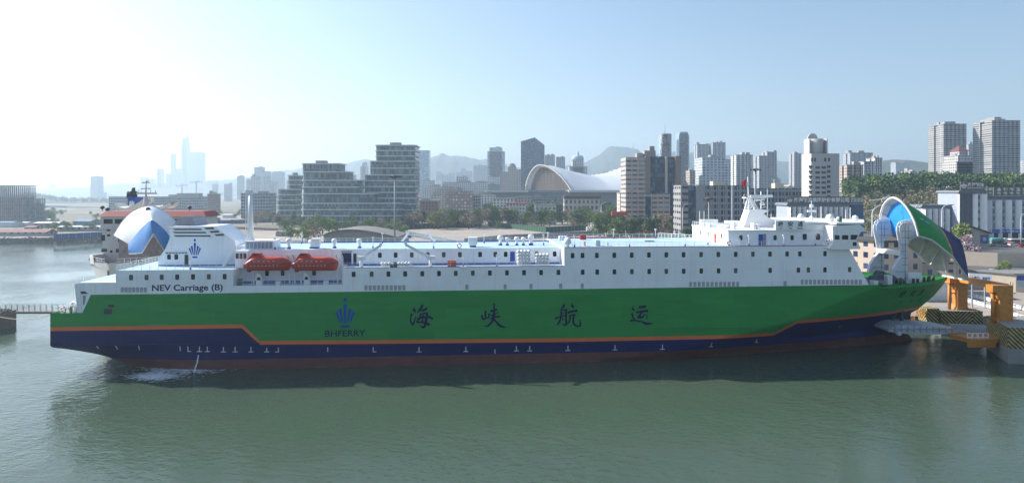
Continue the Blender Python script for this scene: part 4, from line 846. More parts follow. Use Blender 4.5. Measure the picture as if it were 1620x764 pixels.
for h in (16.6, 17.4, 18):
    A = [(pw(y, [(a, b) for a, b, _, _ in st]) - .3, y, h) for y in (-20, -17, -13, -9, -7)]
    for a, b in zip(A, A[1:]): mb.beam(a, b, .09); mb.beam((-a[0], a[1], a[2]), (-b[0], b[1], b[2]), .09)
p2("railing", mb, M_WHITE2)
mb = MB(); mb.box(XL, XR, 0, 8, 15.2, 26.0); mb.box(XL + 1, -6, 8.003, 48, 15, 25); mb.box(XL - .6, XR + .6, -.6, 9, 24.4, 24.8); p2("deckhouse", mb, M_W2)
mb = MB(); mb.box(XL - .3, XR + .6, -.4, 8, 24.8, 27.9); p2("bridge", mb, M_W2)
mb = MB(); z0, z1 = 27.9, 29.4
a = [(XL - .8, -.9), (XR + 1.2, -.9), (XR + 1.2, 9), (XL - .8, 9)]; b = [(XL + .6, .6), (XR - .1, .6), (XR - .1, 8), (XL + .6, 8)]
for k in range(4): j = (k + 1) % 4; mb.face([(*a[k], z0), (*a[j], z0), (*b[j], z1), (*b[k], z1)])
mb.face([(*q, z1) for q in b]); mb.face([(*q, z0) for q in a[::-1]]); p2("bridge_roof", mb, mat("roof_red", (.36, .06, .05), .6, var=.1))
for k in range(9):
    x = XL + .6 + k * 3.1; mb = MB(); mb.box(x, x + 2.5, -.45, -.41, 25.9, 27.2); p2("window", mb, M_GLASS)
for px, py, w, h in ((171.5, 362, 1.0, 1.3), (172, 372.5, .9, .6), (163, 374, 1.1, .8), (163, 378.5, 1.1, .8), (190, 378, 1.1, 1.8), (165, 396, 1.6, .9), (186, 396.5, .9, 1.0), (176, 398, .7, .7)):
    x, _, z = L2(px, py, 190); mb = MB(); mb.box(x - w / 2, x + w / 2, -.05, -.01, z - h / 2, z + h / 2); p2("window", mb, M_GLASS)
# visor: a pointed bow shell lifted up, ridge in the middle facing us
def lin(P, n=12):
    V = [Vector(L2(a, b, c)) for a, b, c in P]; return [V[i].lerp(V[i + 1], k / n) for i in range(len(V) - 1) for k in range(n)] + [V[-1]]
def arc(P, n=12, Y=180):
    """smooth curve through photo points"""
    V = [Vector(L2(a, b, c)) for a, b, c in P]; out = []
    for i in range(len(V) - 1):
        p0, p1, p2_, p3 = V[max(0, i - 1)], V[i], V[i + 1], V[min(len(V) - 1, i + 2)]
        for k in range(n):
            t = k / n; out.append(.5 * ((2 * p1) + (p2_ - p0) * t + (2 * p0 - 5 * p1 + 4 * p2_ - p3) * t * t + (3 * p1 - p0 - 3 * p2_ + p3) * t ** 3))
    out.append(V[-1]); return out
O_ = arc([(179.5, 372, 186), (192, 352, 186), (210, 335, 185), (237.5, 326, 183.5), (262, 336, 185), (278, 350, 186), (288, 358, 186)])
B_ = arc([(203.3, 386, 180), (214, 372.5, 178), (227, 358, 175.5), (239.5, 348.5, 172.5), (251, 355, 175.5), (263, 366.5, 178), (271, 378, 180)])
T_ = lin([(204, 401.5, 179), (214.5, 401.2, 176.5), (225, 400, 174.5), (243, 370, 171.5), (248, 379, 173.5), (254, 388, 176), (259.5, 396, 179)])
def bulge(A, B, n, out):
    return [[a.lerp(b, k / n) + Vector((0, -out * math.sin(math.pi * k / n), out * .35 * math.sin(math.pi * k / n))) for a, b in zip(A, B)] for k in range(n + 1)]
vs2 = empty("bow_visor"); vs2.parent = f2
mb = MB(); mb.grid(bulge(O_, B_, 8, .45), flip=False); p2("visor_shell", mb, mat("satin_white", (.72, .74, .76), .28, var=.04), vs2)
mb = MB(); mb.grid(bulge(B_, T_, 6, .3), flip=False); p2("visor_shell_blue", mb, mat("satin_blue", (.008, .17, .50), .3, var=.05), vs2)
mb = MB()
for A, r in ((O_, .22), (T_, .2)):
    for a, b in zip(A, A[1:]): mb.beam(a, b, r)
side = arc([(179.5, 372, 186), (192, 373.5, 184), (200, 379, 182), (203.5, 387, 180), (204, 401.5, 179)], 6)
for a, b in zip(side, side[1:]): mb.beam(a, b, .25)
p2("visor_rim", mb, M_W2, vs2)
mb = MB(); c = Vector(L2(237.5, 331, 181)); mb.lathe([(.55, 0), (.55, .5)], 12, o=(c.x, c.y - 1.2, c.z), axis='y'); p2("visor_hatch", mb, M_DARK, vs2)
# inner deck behind the slit
mb = MB(); mb.box(-8, 9, -2.5, 0, 15.2, 22); p2("car_deck_opening", mb, mat("shaded_bulkhead", (.34, .32, .30), .8, var=.35, scale=.9))
mb = MB(); rng = random.Random(2)
for k in range(16): x = rng.uniform(-10, 10); y = rng.uniform(-12, -5); s_ = rng.uniform(.4, 1.2); mb.box(x, x + s_, y, y + s_, 15.2, 15.2 + s_ * rng.uniform(.8, 1.6))
p2("mooring_gear", mb, M_DARK)
# mast, funnel and the curved canopies on top
def L2v(px, py, Y): return Vector(L2(px, py, Y))
mb = MB(); Yc = 205
mb.tube(L2v(231, 333, Yc), L2v(231, 312, Yc), 1.0, .6, 10); mb.tube(L2v(231, 312, Yc), L2v(231, 284, Yc), .3, .12, 8)
for x0, x1, y, w in ((216, 248, 306, .5), (223, 238, 298.5, .35), (225, 237, 289, .3), (224, 238, 318, .9)): mb.beam(L2v(x0, y, Yc), L2v(x1, y, Yc), .3, w)
for x in (219, 223, 238, 246): mb.tube(L2v(x, 306, Yc), L2v(x, 300, Yc), .12, .1, 6)
mb.beam(L2v(226, 290, Yc), L2v(236, 286, Yc), .25); p2("mast", mb, M_W2)
mb = MB(); a = L2v(202, 329, 225); mb.prism([(a.x, a.y), (a.x + 2.9, a.y), (a.x + 2.9, a.y + 7), (a.x, a.y + 7)], a.z, L2v(202, 312, 225).z); p2("funnel", mb, M_BLUE)
mb = MB()
for px in (203.5, 207, 211, 214): q = L2v(px, 313, 228); mb.tube(q, q + Vector((0, 0, 2.2 + (px == 211) * 1.2)), .7, .6, 8)
mb.tube(L2v(208.5, 308, 226), L2v(208.5, 299, 226), .15, .12, 6); p2("exhaust_pipe", mb, M_DARK)
mb = MB(); crown_pts = [(204.5, 320), (206, 317), (208, 320), (209, 316), (210.5, 320), (212.5, 318), (212.5, 325), (205, 325)]; mb.face([tuple(L2v(x, y, 224.9)) for x, y in crown_pts]); p2("funnel_emblem", mb, M_WHITE2)
for P in (((181, 322), (190, 328), (203, 328), (216, 322), (229, 314)), ((241, 325), (252, 327), (262, 324), (270, 320))):
    mb = MB(); A = arc([(a, b, 212) for a, b in P], 5); G_ = [[p + Vector((0, d, (abs(d - 3) - 3) * -.05)) for d in (0, 2, 4, 6)] for p in A]; mb.grid(G_); mb.grid([[p + Vector((0, 0, -.8)) for p in r] for r in G_], flip=True)
    mb.grid([[r[0], r[0] + Vector((0, 0, -.8))] for r in G_], smooth=False); p2("wing_canopy", mb, mat("canopy_cream", (.80, .75, .68), .6))
mb = MB()
for x in (183, 206, 218, 254, 264): mb.beam(L2v(x, 340, 215), L2v(x, 324, 215), .6)
p2("canopy_post", mb, M_W2)
for px, py in ((162, 330), (170, 333), (300, 330)):
    q = L2v(px, py + 4, 192); mb = MB(); mb.tube(q, q + Vector((0, 0, .8)), .1, .1, 6); mb.lathe([(.2, .5), (.6, .8), (.5, 1.4), (0, 1.5)], 8, o=tuple(q)); p2("searchlight", mb, M_DARK)
# ---------------------------------------------------------------- quay: linkspan, gantry, blocks
M_YEL = mat("crane_yellow_orange", (.52, .20, .025), .55, var=.2, scale=1.2)
def chevron_mat():
    m = bpy.data.materials.new("yellow_black_chevron"); m.use_nodes = True; n = m.node_tree; b = n.nodes["Principled BSDF"]
    uv = n.nodes.new("ShaderNodeUVMap"); sx = n.nodes.new("ShaderNodeSeparateXYZ"); n.links.new(uv.outputs[0], sx.inputs[0])
    f = mth(n, 'PINGPONG', sx.outputs[0], 3.6); s = mth(n, 'FRACT', mth(n, 'MULTIPLY', mth(n, 'ADD', f, sx.outputs[1]), 1.15)); k = mth(n, 'GREATER_THAN', s, .5)
    mx = n.nodes.new("ShaderNodeMix"); mx.data_type = 'RGBA'; n.links.new(k, mx.inputs[0]); mx.inputs[6].default_value = (.035, .035, .03, 1); mx.inputs[7].default_value = (.52, .40, .13, 1)
    nz = n.nodes.new("ShaderNodeTexNoise"); nz.inputs["Scale"].default_value = .9; nz.inputs["Detail"].default_value = 5; tc = n.nodes.new("ShaderNodeTexCoord"); n.links.new(tc.outputs["Object"], nz.inputs[0])
    d = n.nodes.new("ShaderNodeMix"); d.data_type = 'RGBA'; d.blend_type = 'MULTIPLY'; d.inputs[0].default_value = 1; n.links.new(mx.outputs[2], d.inputs[6])
    mr = n.nodes.new("ShaderNodeMapRange"); mr.inputs[1].default_value = .35; mr.inputs[2].default_value = .65; mr.inputs[3].default_value = .6; mr.inputs[4].default_value = 1.1; n.links.new(nz.outputs[0], mr.inputs[0]); n.links.new(mr.outputs[0], d.inputs[7])
    n.links.new(d.outputs[2], b.inputs["Base Color"]); b.inputs["Roughness"].default_value = .8; return m
M_CHEV = chevron_mat()
def block(pts, z0, z1, label):
    root = empty("quay_block", (0, 0, 0), 0, label, "quay block", "striped concrete blocks of the linkspan")
    mb = MB(); mb.prism(pts, -1, z0, 0); mb.build("footing", M_CONC, root)
    q = MB(); q.prism(pts, z0, z1, 0, top=1); q.build("striped_block", [M_CHEV, M_CONC], root)
    return root
block([(104.3, 166), (113.8, 165), (114.5, 172), (105, 173)], 2.9, 5.9, "farther low block with yellow and black chevrons under the orange gantry")
block([(105.6, 152), (100.6, 138.5), (128, 134), (131, 150)], 3.0, 7.3, "nearest high block with big yellow and black chevrons at the right edge")
mb = MB(); mb.box(101.2, 104.2, 166.5, 170, 3.0, 6.3); b3 = mb.build("striped_pillar", M_CHEV, label="small sunlit striped pillar beside the farther chevron block", cat="pillar")
# gantry: two portal columns joined by a long beam
ga = empty("linkspan_gantry", (0, 0, 0), 0, "orange steel lifting gantry of the linkspan, two hooked columns joined by a beam", "gantry")
def gcol(px0, px1, Y, ytop, ybase, hpx0, pole_px, pole_y0, pole_y1):
    x0, x1 = gx(px0, Y), gx(px1, Y); zt, zb = gz(ytop, Y), gz(ybase, Y); hx = gx(hpx0, Y); h = zt - zb
    mb = MB(); w = x1 - x0
    A = [(x0 - .5, zb), (x1 + .5, zb), (x1, zb + h * .16), (x1, zt), (hx, zt), (hx, zt - 1.5), (x0 - .8, zt - 1.5)] + [(x0 - .8 * math.cos(R(a)), zt - 1.5 - .1 - 1.6 * math.sin(R(a))) for a in (20, 50, 80)] + [(x0, zb + h * .16)]
    mb.prism(A, Y - 1.1, Y + 1.1, axis='y'); c = mb.build("column", M_YEL, ga)
    p = MB(); qx = gx(pole_px, Y); p.tube((qx, Y, zt - 1.5), (qx, Y, gz(pole_y1, Y)), .38, .38, 10); p.beam((qx, Y, zt - 4), (x0, Y, zt - 4), .25); p.build("guide_pole", M_YEL, ga)
    l = MB()
    for k in range(int(h / .5)): l.beam((x1 + .5, Y - .3, zb + k * .5), (x1 + .5, Y + .4, zb + k * .5), .07)
    l.beam((x1 + .5, Y - .3, zb), (x1 + .5, Y - .3, zt + .6), .08); l.beam((x1 + .5, Y + .4, zb), (x1 + .5, Y + .4, zt + .6), .08)
    for k in range(5): l.torus((x1 + .7, Y, zb + 1.5 + k * (h - 2) / 5), .6, .04, 10, 4, 0, 'z')
    l.build("ladder", mat("rusty_ladder", (.20, .12, .08), .8), ga)
gcol(1511, 1526, 168, 438, 491, 1498, 1502, 447, 492); gcol(1577, 1597, 146, 450.5, 513, 1565, 1570.5, 466, 510)
mb = MB(); mb.beam(at(1513, 440, 169), at(1592, 454.5, 147), 1.0, 1.5); mb.build("beam", M_YEL, ga)
mb = MB(); mb.beam(at(1527, 490, 168), at(1543, 491.5, 166), 1.2, .8); mb.build("foot_brace", M_YEL, ga)
# linkspan ramp
lk = empty("linkspan_ramp", (0, 0, 0), 0, "grey steel ramp flap reaching from the orange linkspan under the ferry's bow", "ramp")
mb = MB(); A = [at(1401, 521, 151), at(1412, 512.5, 152), at(1532, 521.5, 150)]
mb.prism([(gx(1399.5, 151), gz(519.5, 151)), (gx(1401, 151), gz(522.5, 151)), (gx(1440, 151), gz(527, 151)), (gx(1495, 151), gz(526.5, 151)), (gx(1531, 151), gz(525, 151)), (gx(1500, 151), gz(518, 151)), (gx(1455, 151), gz(513.5, 151)), (gx(1412, 151), gz(512, 151))], 149.5, 158, axis='y')
for k in range(11): x = gx(1405 + k * 10, 149.5); mb.box(x, x + .16, 149.3, 149.49, gz(525.5 - k * .05, 149.5), gz(514.5 + k * .35, 149.5), 1)
mb.box(gx(1402, 149.4), gx(1520, 149.4), 149.2, 149.48, gz(520.9, 149.4), gz(519.4, 149.4), 1); mb.tube((gx(1419, 150), 149, gz(526, 150)), (gx(1419, 150), 151, gz(526, 150)), .5, .5, 8)
mb.build("flap", [mat("galvanised_grey", (.46, .48, .53), .5, var=.2, scale=.6), M_GREY], lk)
mb = MB(); mb.prism([(gx(1495, 150), 148.5), (gx(1533, 144), 143.5), (gx(1577, 144), 143.5), (gx(1577, 154), 154), (gx(1495, 158), 158)], 3.0, 3.9); mb.box(gx(1532, 143), gx(1576, 143), 143, 143.5, 2.2, 3.9); mb.build("platform", M_YEL, lk)
mb = MB(); mb.prism([(gx(1510, 152), 151), (gx(1560, 152), 149), (gx(1560, 158), 158), (gx(1500, 160), 160)], 3.904, 4.0); mb.build("platform_deck", M_CONC, lk)
fm = MB()
for a, b in (((-.5, 0, 0), (-.5, 0, 1)), ((.5, 0, 0), (.5, 0, 1)), ((-.5, 0, 1), (.5, 0, 1)), ((-.5, 0, .1), (.5, 0, .1))): fm.beam(a, b, .16)
fme = fm.mesh("guard_frame", M_WHITE2)
for k in range(4):
    for (p0, Y, z) in ((1534, 144.5, 3.9), (1466.5, 167.6, 4.6)):
        o = bpy.data.objects.new("guard_frame", fme); COL.objects.link(o); o.parent = lk; o.location = (gx(p0 + k * 8.6, Y), Y, z)
# upper walkway with railing at the quay face
mb = MB(); mb.box(gx(1459, 168), 101, 167, 171, 4.2, 4.6)
wk = mb.build("walkway_deck", M_YEL); wr = empty("quay_walkway", (0, 0, 0), 0, "orange railed walkway along the quay face just beyond the ferry's bow", "walkway"); wk.parent = wr
mb = MB()
for k in range(10): x = lerp(gx(1432, 170), 101, k / 9); mb.beam((x, 167.1, 4.5 if k > 2 else 2.0), (x, 167.1, 6.1 if k > 2 else 4.5), .12)
mb.beam((gx(1459, 167), 167.1, 6.1), (101, 167.1, 6.1), .12); mb.beam((gx(1459, 167), 167.1, 5.4), (101, 167.1, 5.4), .1); mb.build("railing", M_YEL, wr)
mb = MB(); 
for k in range(60): mb.box(76 + k * .6, 76.3 + k * .6, 171.9, 171.98, 3.0, 3.45, k % 2)
mb.build("quay_edge_strip", [mat("dull_yellow", (.4, .3, .1), .8), M_DARK], label="yellow and black painted edge strip along the quay beyond the ferry's bow", cat="edge strip")
mb = MB(); mb.prism([(70, 172), (104.4, 172), (104.4, 192), (84, 196), (70, 210)], -1, 3.49); mb.build("quay_wall", M_CONC, kind="structure")
# white roadside barriers
def barrier(pts, label):
    root = empty("road_barrier", (0, 0, 0), 0, label, "barrier", "white road barriers on the quay")
    pts = [Vector((*p, 3.51)) for p in pts]; mb = MB()
    for a, b in zip(pts, pts[1:]):
        n = int((b - a).length / 2.4)
        for k in range(n): p, q = a.lerp(b, k / n), a.lerp(b, (k + .86) / n); mb.beam(p + Vector((0, 0, .55)), q + Vector((0, 0, .55)), .3, .75); mb.beam(p + Vector((0, 0, 1.15)), q + Vector((0, 0, 1.15)), .12)
    mb.build("barrier_block", M_WHITE2, root); mb = MB()
    for a, b in zip(pts, pts[1:]):
        n = int((b - a).length / 2.4)
        for k in range(n + 1): p = a.lerp(b, k / n); mb.beam(p, p + Vector((0, 0, 1.5)), .13)
    mb.build("barrier_post", M_GREY, root)
barrier([G(1482, 466)[:2], G(1530, 478)[:2], G(1580, 493)[:2], G(1640, 514)[:2]], "white segmented road barrier nearer the gantry on the quay road")
barrier([G(1500, 463)[:2], G(1560, 476)[:2], G(1640, 497)[:2]], "white segmented road barrier on the far side of the quay road")
# long flat-roofed hut with blue sign
def wallbld(name, cat, label, pts, z0, z1, m, roofm=None, over=.5, rh=.5):
    root = empty(name, (0, 0, 0), 0, label, cat); mb = MB(); mb.prism(pts, z0, z1); mb.build("wall", m, root)
    cx = sum(p[0] for p in pts) / len(pts); cy = sum(p[1] for p in pts) / len(pts); q = []
    for x, y in pts: d = Vector((x - cx, y - cy)); l = d.length; d *= (l + over) / l; q.append((cx + d.x, cy + d.y))
    mb = MB(); mb.prism(q, z1 + .003, z1 + rh); mb.build("roof", roofm or M_GREY, root); return root
M_BEIGE = mat("beige_plaster", (.56, .48, .38), .9, var=.07)
h1 = wallbld("office_hut", "building", "long low cream building with flat grey roof and blue sign by the quay road", [(149, 223), (157.2, 213), (190, 205), (190, 222)], 3.5, 8.9, M_BEIGE, mat("grey_roofing", (.22, .21, .2), .9, var=.25), .6, .4)
def facepoly(a, b, t0, t1, z0, z1, off=.05):
    a, b = Vector((*a, 0)), Vector((*b, 0)); d = (b - a).normalized(); nn = Vector((d.y, -d.x, 0)) * off; p, q = a + d * t0 + nn, a + d * t1 + nn
    return [(p.x, p.y, z0), (q.x, q.y, z0), (q.x, q.y, z1), (p.x, p.y, z1)]
mb = MB(); mb.face(facepoly((157.2, 213), (190, 205), .3, 12, 7.2, 8.7)); mb.build("sign", M_BLUE, h1)
for k in range(3): mb = MB(); mb.face(facepoly((157.2, 213), (190, 205), .6 + k * 3.2, 3.2 + k * 3.2, 5.2, 6.8)); mb.build("window", mat("pale_glass", (.25, .42, .5), .1), h1)
# sign board over the gantry
sb = empty("quay_sign", (0, 0, 0), 0, "white signboard with dark characters standing behind the gantry beam", "sign")
mb = MB(); a, b = at(1533, 436, 185), at(1569, 440, 182); mb.prism([(a.x, a.y), (b.x, b.y), (b.x + .05, b.y + .3), (a.x, a.y + .3)], gz(447, 184), gz(433, 184)); mb.build("board", mat("sign_white", (.6, .63, .7), .5), sb)
mb = MB()
for x in (a.x + .3, b.x - .3): mb.beam((x, 184.2, 3.5), (x, 184.2, gz(447, 184)), .3)
mb.build("post", M_GREY, sb)
dv = Vector((b.x - a.x, b.y - a.y)); mb = MB()
for s_, t0, t1 in (("入港口", .08, .45), ("滚装港", .58, .92)):
    for q in fit_text(s_, t0, t1, gz(443.5, 184), gz(437, 184), .02): mb.face([(a.x + dv.x * t, a.y + dv.y * t - .03, z) for t, z in q])
mb.build("lettering", M_INK, sb)
# cream building with blue windows behind the bridge
M_FB = facade("cream_office_wall", (.52, .42, .33), (.03, .05, .12), 3.4, 3.4, .45, .5)
wallbld("cream_office", "building", "cream two-storey office with blue windows seen behind the ferry's bridge", [(104.5, 217), (111, 205), (125, 208), (125, 224), (108, 224)], 3.5, 19.5, M_FB, mat("dark_roof", (.07, .065, .06), .9), .6, .6)
wallbld("cream_annex", "building", "low cream annex to the right of the cream office behind the bow arms", [(124, 222), (146, 222), (146, 236), (124, 236)], 3.5, 11.5, M_FB, MT["dark_roof"], .5, .4)
wallbld("white_shed", "shed", "white site shed seen between the two hinge arms of the bow visor", [(112, 196), (126, 196), (126, 203), (112, 203)], 3.5, 8.5, mat("off_white_panel", (.6, .6, .58), .7), M_GREY, .2, .25)
# high lamp masts, street lamps
def lamp_mast(px, Y, ytop, label, head=True, r=.45, base=3.5):
    root = empty("lamp_mast", (gx(px, Y), Y, base), 0, label, "lamp mast"); h = gz(ytop, Y) - base
    mb = MB(); mb.tube((0, 0, 0), (0, 0, h), r, r * .55, 10); mb.build("pole", M_GREY, root)
    mb = MB()
    mb.lathe([(.4, h - .8), (2.0, h - .3), (2.2, h), (.6, h + .5)], 12, 0)
    for k in range(8): a = k * math.pi / 4; mb.box(2.3 * math.cos(a) - .35, 2.3 * math.cos(a) + .35, 2.3 * math.sin(a) - .3, 2.3 * math.sin(a) + .3, h - .6, h + .1)
    mb.build("lamp_head", mat("lamp_head_brown", (.10, .08, .06), .7), root); return root
lamp_mast(624.5, 300, 279, "tall grey high-mast lamp rising behind the ferry amidships"); lamp_mast(1121.5, 300, 314, "high-mast lamp with dark crown head rising behind the deckhouse's aft corner"); lamp_mast(1195, 330, 268, "brown-headed high-mast lamp rising behind the ferry's radar mast", r=.6)
sl = empty("street_lamp", (0, 0, 0), 0, "street lamp", "street lamp", "street lamps on the quay roads"); mb = MB(); mb.tube((0, 0, 0), (0, 0, 9.5), .16, .1, 8)
A = [Vector((1.8 * (1 - math.cos(R(a))), 0, 9.5 + 1.5 * math.sin(R(a)))) for a in range(0, 91, 15)]
for a, b in zip(A, A[1:]): mb.beam(a, b, .16)
mb.build("pole", mat("lamp_pole_grey", (.5, .52, .55), .5), sl); mb = MB(); mb.box(1.7, 2.8, -.2, .2, 10.9, 11.1); mb.build("lamp_head", M_GREY, sl)
first = True
for px, ytop, Y, b, lab in ((1380, 325, 270, 3.5, "street lamp just left of the raised bow visor"), (1447, 323, 300, 9.3, "street lamp rising behind the green visor's ridge"), (1490, 324, 300, 9.3, "street lamp in front of the low white office"), (1176, 325, 300, 3.5, "street lamp behind the lattice mast, left of it"), (1080, 322, 420, 3.5, "street lamp before the wide grey office block"), (1615, 338, 320, 9.3, "street lamp before the blue shop band at the right edge"), (951, 320, 500, 3.5, "street lamp among the trees below the curved roof hall")):
    s = (gz(ytop, Y) - b) / 11.0
    if first: sl.location = (gx(px, Y), Y, b); sl.scale = (s,) * 3; sl["label"] = lab; first = False
    else: inst(sl, loc=(gx(px, Y), Y, b), sc=s, label=lab)
for px, yt, lab in ((1158, 295, "thin white flagpole left of the ferry's mast"), (1214, 300, "thin white flagpole right of the ferry's mast")):
    mb = MB(); Y = 320; mb.tube((0, 0, 0), (0, 0, gz(yt, Y) - 3.5), .22, .12, 8); mb.lathe([(0, 0), (.3, .15), (0, .4)], 8, o=(0, 0, gz(yt, Y) - 3.5)); mb.build("flagpole", M_WHITE2, None, (gx(px, Y), Y, 3.5), label=lab, cat="flagpole", group="flagpoles behind the ferry's bridge")
# gangway truss on the quay behind the ferry
gw = empty("boarding_bridge", (0, 0, 0), 0, "white lattice boarding gangway sloping down behind the ferry's middle", "gangway"); mb = MB(); Yg = 215
n = 12; T = [at(lerp(643, 722, k / n), lerp(366, 382, k / n), Yg) for k in range(n + 1)]; Bt = [at(lerp(645, 722, k / n), lerp(371.5, 387, k / n), Yg) for k in range(n + 1)]
for d in (0, 2.5):
    D = Vector((0, d, 0))
    for k in range(n): mb.beam(T[k] + D, T[k + 1] + D, .22); mb.beam(Bt[k] + D, Bt[k + 1] + D, .28); mb.beam(T[k] + D, Bt[k] + D, .18); mb.beam(Bt[k] + D, T[k + 1] + D, .16)
mb.build("truss", M_WHITE2, gw); mb = MB(); mb.prism([(Bt[0].x, Bt[0].z), (Bt[-1].x, Bt[-1].z), (Bt[-1].x, Bt[-1].z - .2), (Bt[0].x, Bt[0].z - .2)][::-1], Yg, Yg + 2.5, axis='y'); mb.build("floor", M_GREY, gw)
mb = MB()
for k in (0, 6, 12): mb.beam((Bt[k].x, Yg + 1.2, 0), (Bt[k].x, Yg + 1.2, Bt[k].z), .5)
mb.build("support", M_GREY, gw)
# left dolphin pier with catwalk
pr = empty("mooring_dolphin", (0, 0, 0), 0, "concrete mooring dolphin at the left edge topped with stones", "dolphin"); mb = MB(); mb.box(gx(-40, 168), gx(26, 177), 168, 177, -1, 4.3); mb.build("concrete_block", mat("wet_concrete", (.13, .12, .105), .85, var=.3, scale=.5), pr)
mb = MB(); rng = random.Random(8)
for k in range(70): x = rng.uniform(gx(-30, 170), gx(25, 177)); y = rng.uniform(168.4, 176.5); s_ = rng.uniform(.15, .5); mb.lathe([(0, 0), (s_, s_ * .3), (s_ * .6, s_), (0, s_ * 1.1)], 6, o=(x, y, 4.3))
tag(mb.build("rubble", M_ROCK, pr), kind="stuff")
cw = empty("catwalk", (0, 0, 0), 0, "narrow steel catwalk with railings leading from the dolphin to the ferry's stern", "catwalk"); mb = MB(); mb.box(gx(27, 174), gx(92, 174), 173, 175, 3.9, 4.4); mb.build("walkway", mat("catwalk_brown", (.17, .14, .12), .8), cw)
mb = MB()
for k in range(11): x = lerp(gx(0, 173), gx(92, 173), k / 10); mb.beam((x, 173.1, 4.3), (x, 173.1, 6.0), .09); mb.beam((x, 174.9, 4.3), (x, 174.9, 6.0), .09)
for z in (5.2, 6.0): mb.beam((gx(0, 173), 173.1, z), (gx(92, 173), 173.1, z), .07); mb.beam((gx(0, 173), 174.9, z), (gx(92, 173), 174.9, z), .07)
mb.build("railing", mat("rail_pale", (.42, .38, .35), .7), cw)
mb = MB(); A = Vector(sw(STERN + .5, 8, 11.6)); B_2 = Vector((gx(-20, 169), 169, 4.6)); n = 14
P_ = [A.lerp(B_2, k / n) - Vector((0, 0, 2.0 * math.sin(math.pi * k / n))) for k in range(n + 1)]
for a, b in zip(P_, P_[1:]): mb.tube(a, b, .07, .07, 6, cap=False)
mb.build("mooring_rope", mat("rope", (.45, .38, .28), .9), label="pale mooring rope sagging from the ferry's stern to the dolphin", cat="rope")
# ---------------------------------------------------------------- the city
def roof_bits(mb, x0, x1, y0, y1, z, rng, n=3):
    for _ in range(n):
        w, d = rng.uniform(.12, .3) * (x1 - x0), rng.uniform(.2, .5) * (y1 - y0); x = rng.uniform(x0 + 1, x1 - w - .5); y = rng.uniform(y0 + .5, y1 - d - .5); mb.box(x, x + w, y, y + d, z, z + rng.uniform(1.5, 5))
CR = random.Random(21)
def bld(px0, px1, ytop, Y, depth, m, label, name="office_building", cat="building", notch=0, base=3.0, tiers=None, roofm=None, group=None, plant=2, parapet=1.0, ybase=None, rot=0):
    """a building whose silhouette spans the photo columns px0..px1; depth in metres"""
    for _ in range(20):
        X0 = gx(px0, Y + depth if px0 > 810 else Y); X1 = gx(px1, Y + depth if px1 < 810 else Y)
        if X1 - X0 > .55 * (px1 - px0) / FP * Y: break
        depth *= .8
    H = gz(ytop, Y) - base; W = X1 - X0; root = empty(name, (X0, Y, base), R(rot), label, cat, group)
    mb = MB(); T = tiers or [(0, 1, 1)]
    wl = MB()
    for (a, b, f) in T:
        w0, w1, h = a * W, b * W, H * f
        if notch and w1 - w0 > 8:
            P = [(w0, 0)]; k = notch; step = (w1 - w0) / (2 * k + 1); dd = min(2.2, depth * .15)
            for i in range(k): x = w0 + step * (2 * i + 1); P += [(x, 0), (x, dd), (x + step, dd), (x + step, 0)]
            P += [(w1, 0), (w1, depth), (w0, depth)]
            if px0 > 810: P = P[:-1] + [(w0, depth), (w0, depth * .62), (w0 + dd, depth * .62), (w0 + dd, depth * .38), (w0, depth * .38)]
            wl.prism(P, 0, h)
        else: wl.prism([(w0, 0), (w1, 0), (w1, depth), (w0, depth)], 0, h)
    # local coordinates start at the base so storeys line up
    wo = wl.build("wall", m, root)
    rf = MB(); a, b, f = max(T, key=lambda t: t[2])
    for (a, b, f) in T:
        h = H * f; w0, w1 = a * W, b * W
        if parapet: rf.box(w0 - .25, w1 + .25, -.25, depth + .25, h + .004, h + parapet)
    a, b, f = max(T, key=lambda t: t[2]); 
    if plant: roof_bits(rf, a * W, b * W, 0, depth, H * f + parapet, CR, plant)
    rf.build("roof", roofm or M_ROOF, root); return root
M_ROOF = mat("roof_concrete", (.30, .29, .28), .9, var=.15)
F_ = facade
FB = F_("blue_glass_tower", (.36, .46, .52), (.16, .26, .33), 4, 3.8, .8, .72, .1)
FBD = F_("dark_glass_tower", (.05, .075, .11), (.12, .17, .23), 3.2, 3.6, .55, .5, .15)
FW = F_("white_residential", (.60, .60, .58), (.06, .08, .10), 3.6, 3.0, .5, .5)
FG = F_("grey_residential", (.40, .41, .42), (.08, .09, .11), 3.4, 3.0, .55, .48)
FP_ = F_("pink_beige_wall", (.44, .36, .31), (.05, .06, .07), 3.6, 3.2, .5, .5)
FS = F_("striped_highrise", (.42, .40, .37), (.08, .09, .095), 40, 3.1, .97, .5, .3)
FBR = F_("brown_brick", (.22, .12, .09), (.05, .05, .06), 3.4, 3.4, .5, .45)
FGR = F_("grey_office", (.30, .32, .34), (.04, .055, .075), 3.2, 3.8, .78, .6, .15)
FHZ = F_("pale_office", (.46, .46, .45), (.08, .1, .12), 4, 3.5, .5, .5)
FCB = F_("beige_banded", (.46, .38, .32), (.10, .13, .16), 4.6, 3.5, .82, .42, .15)
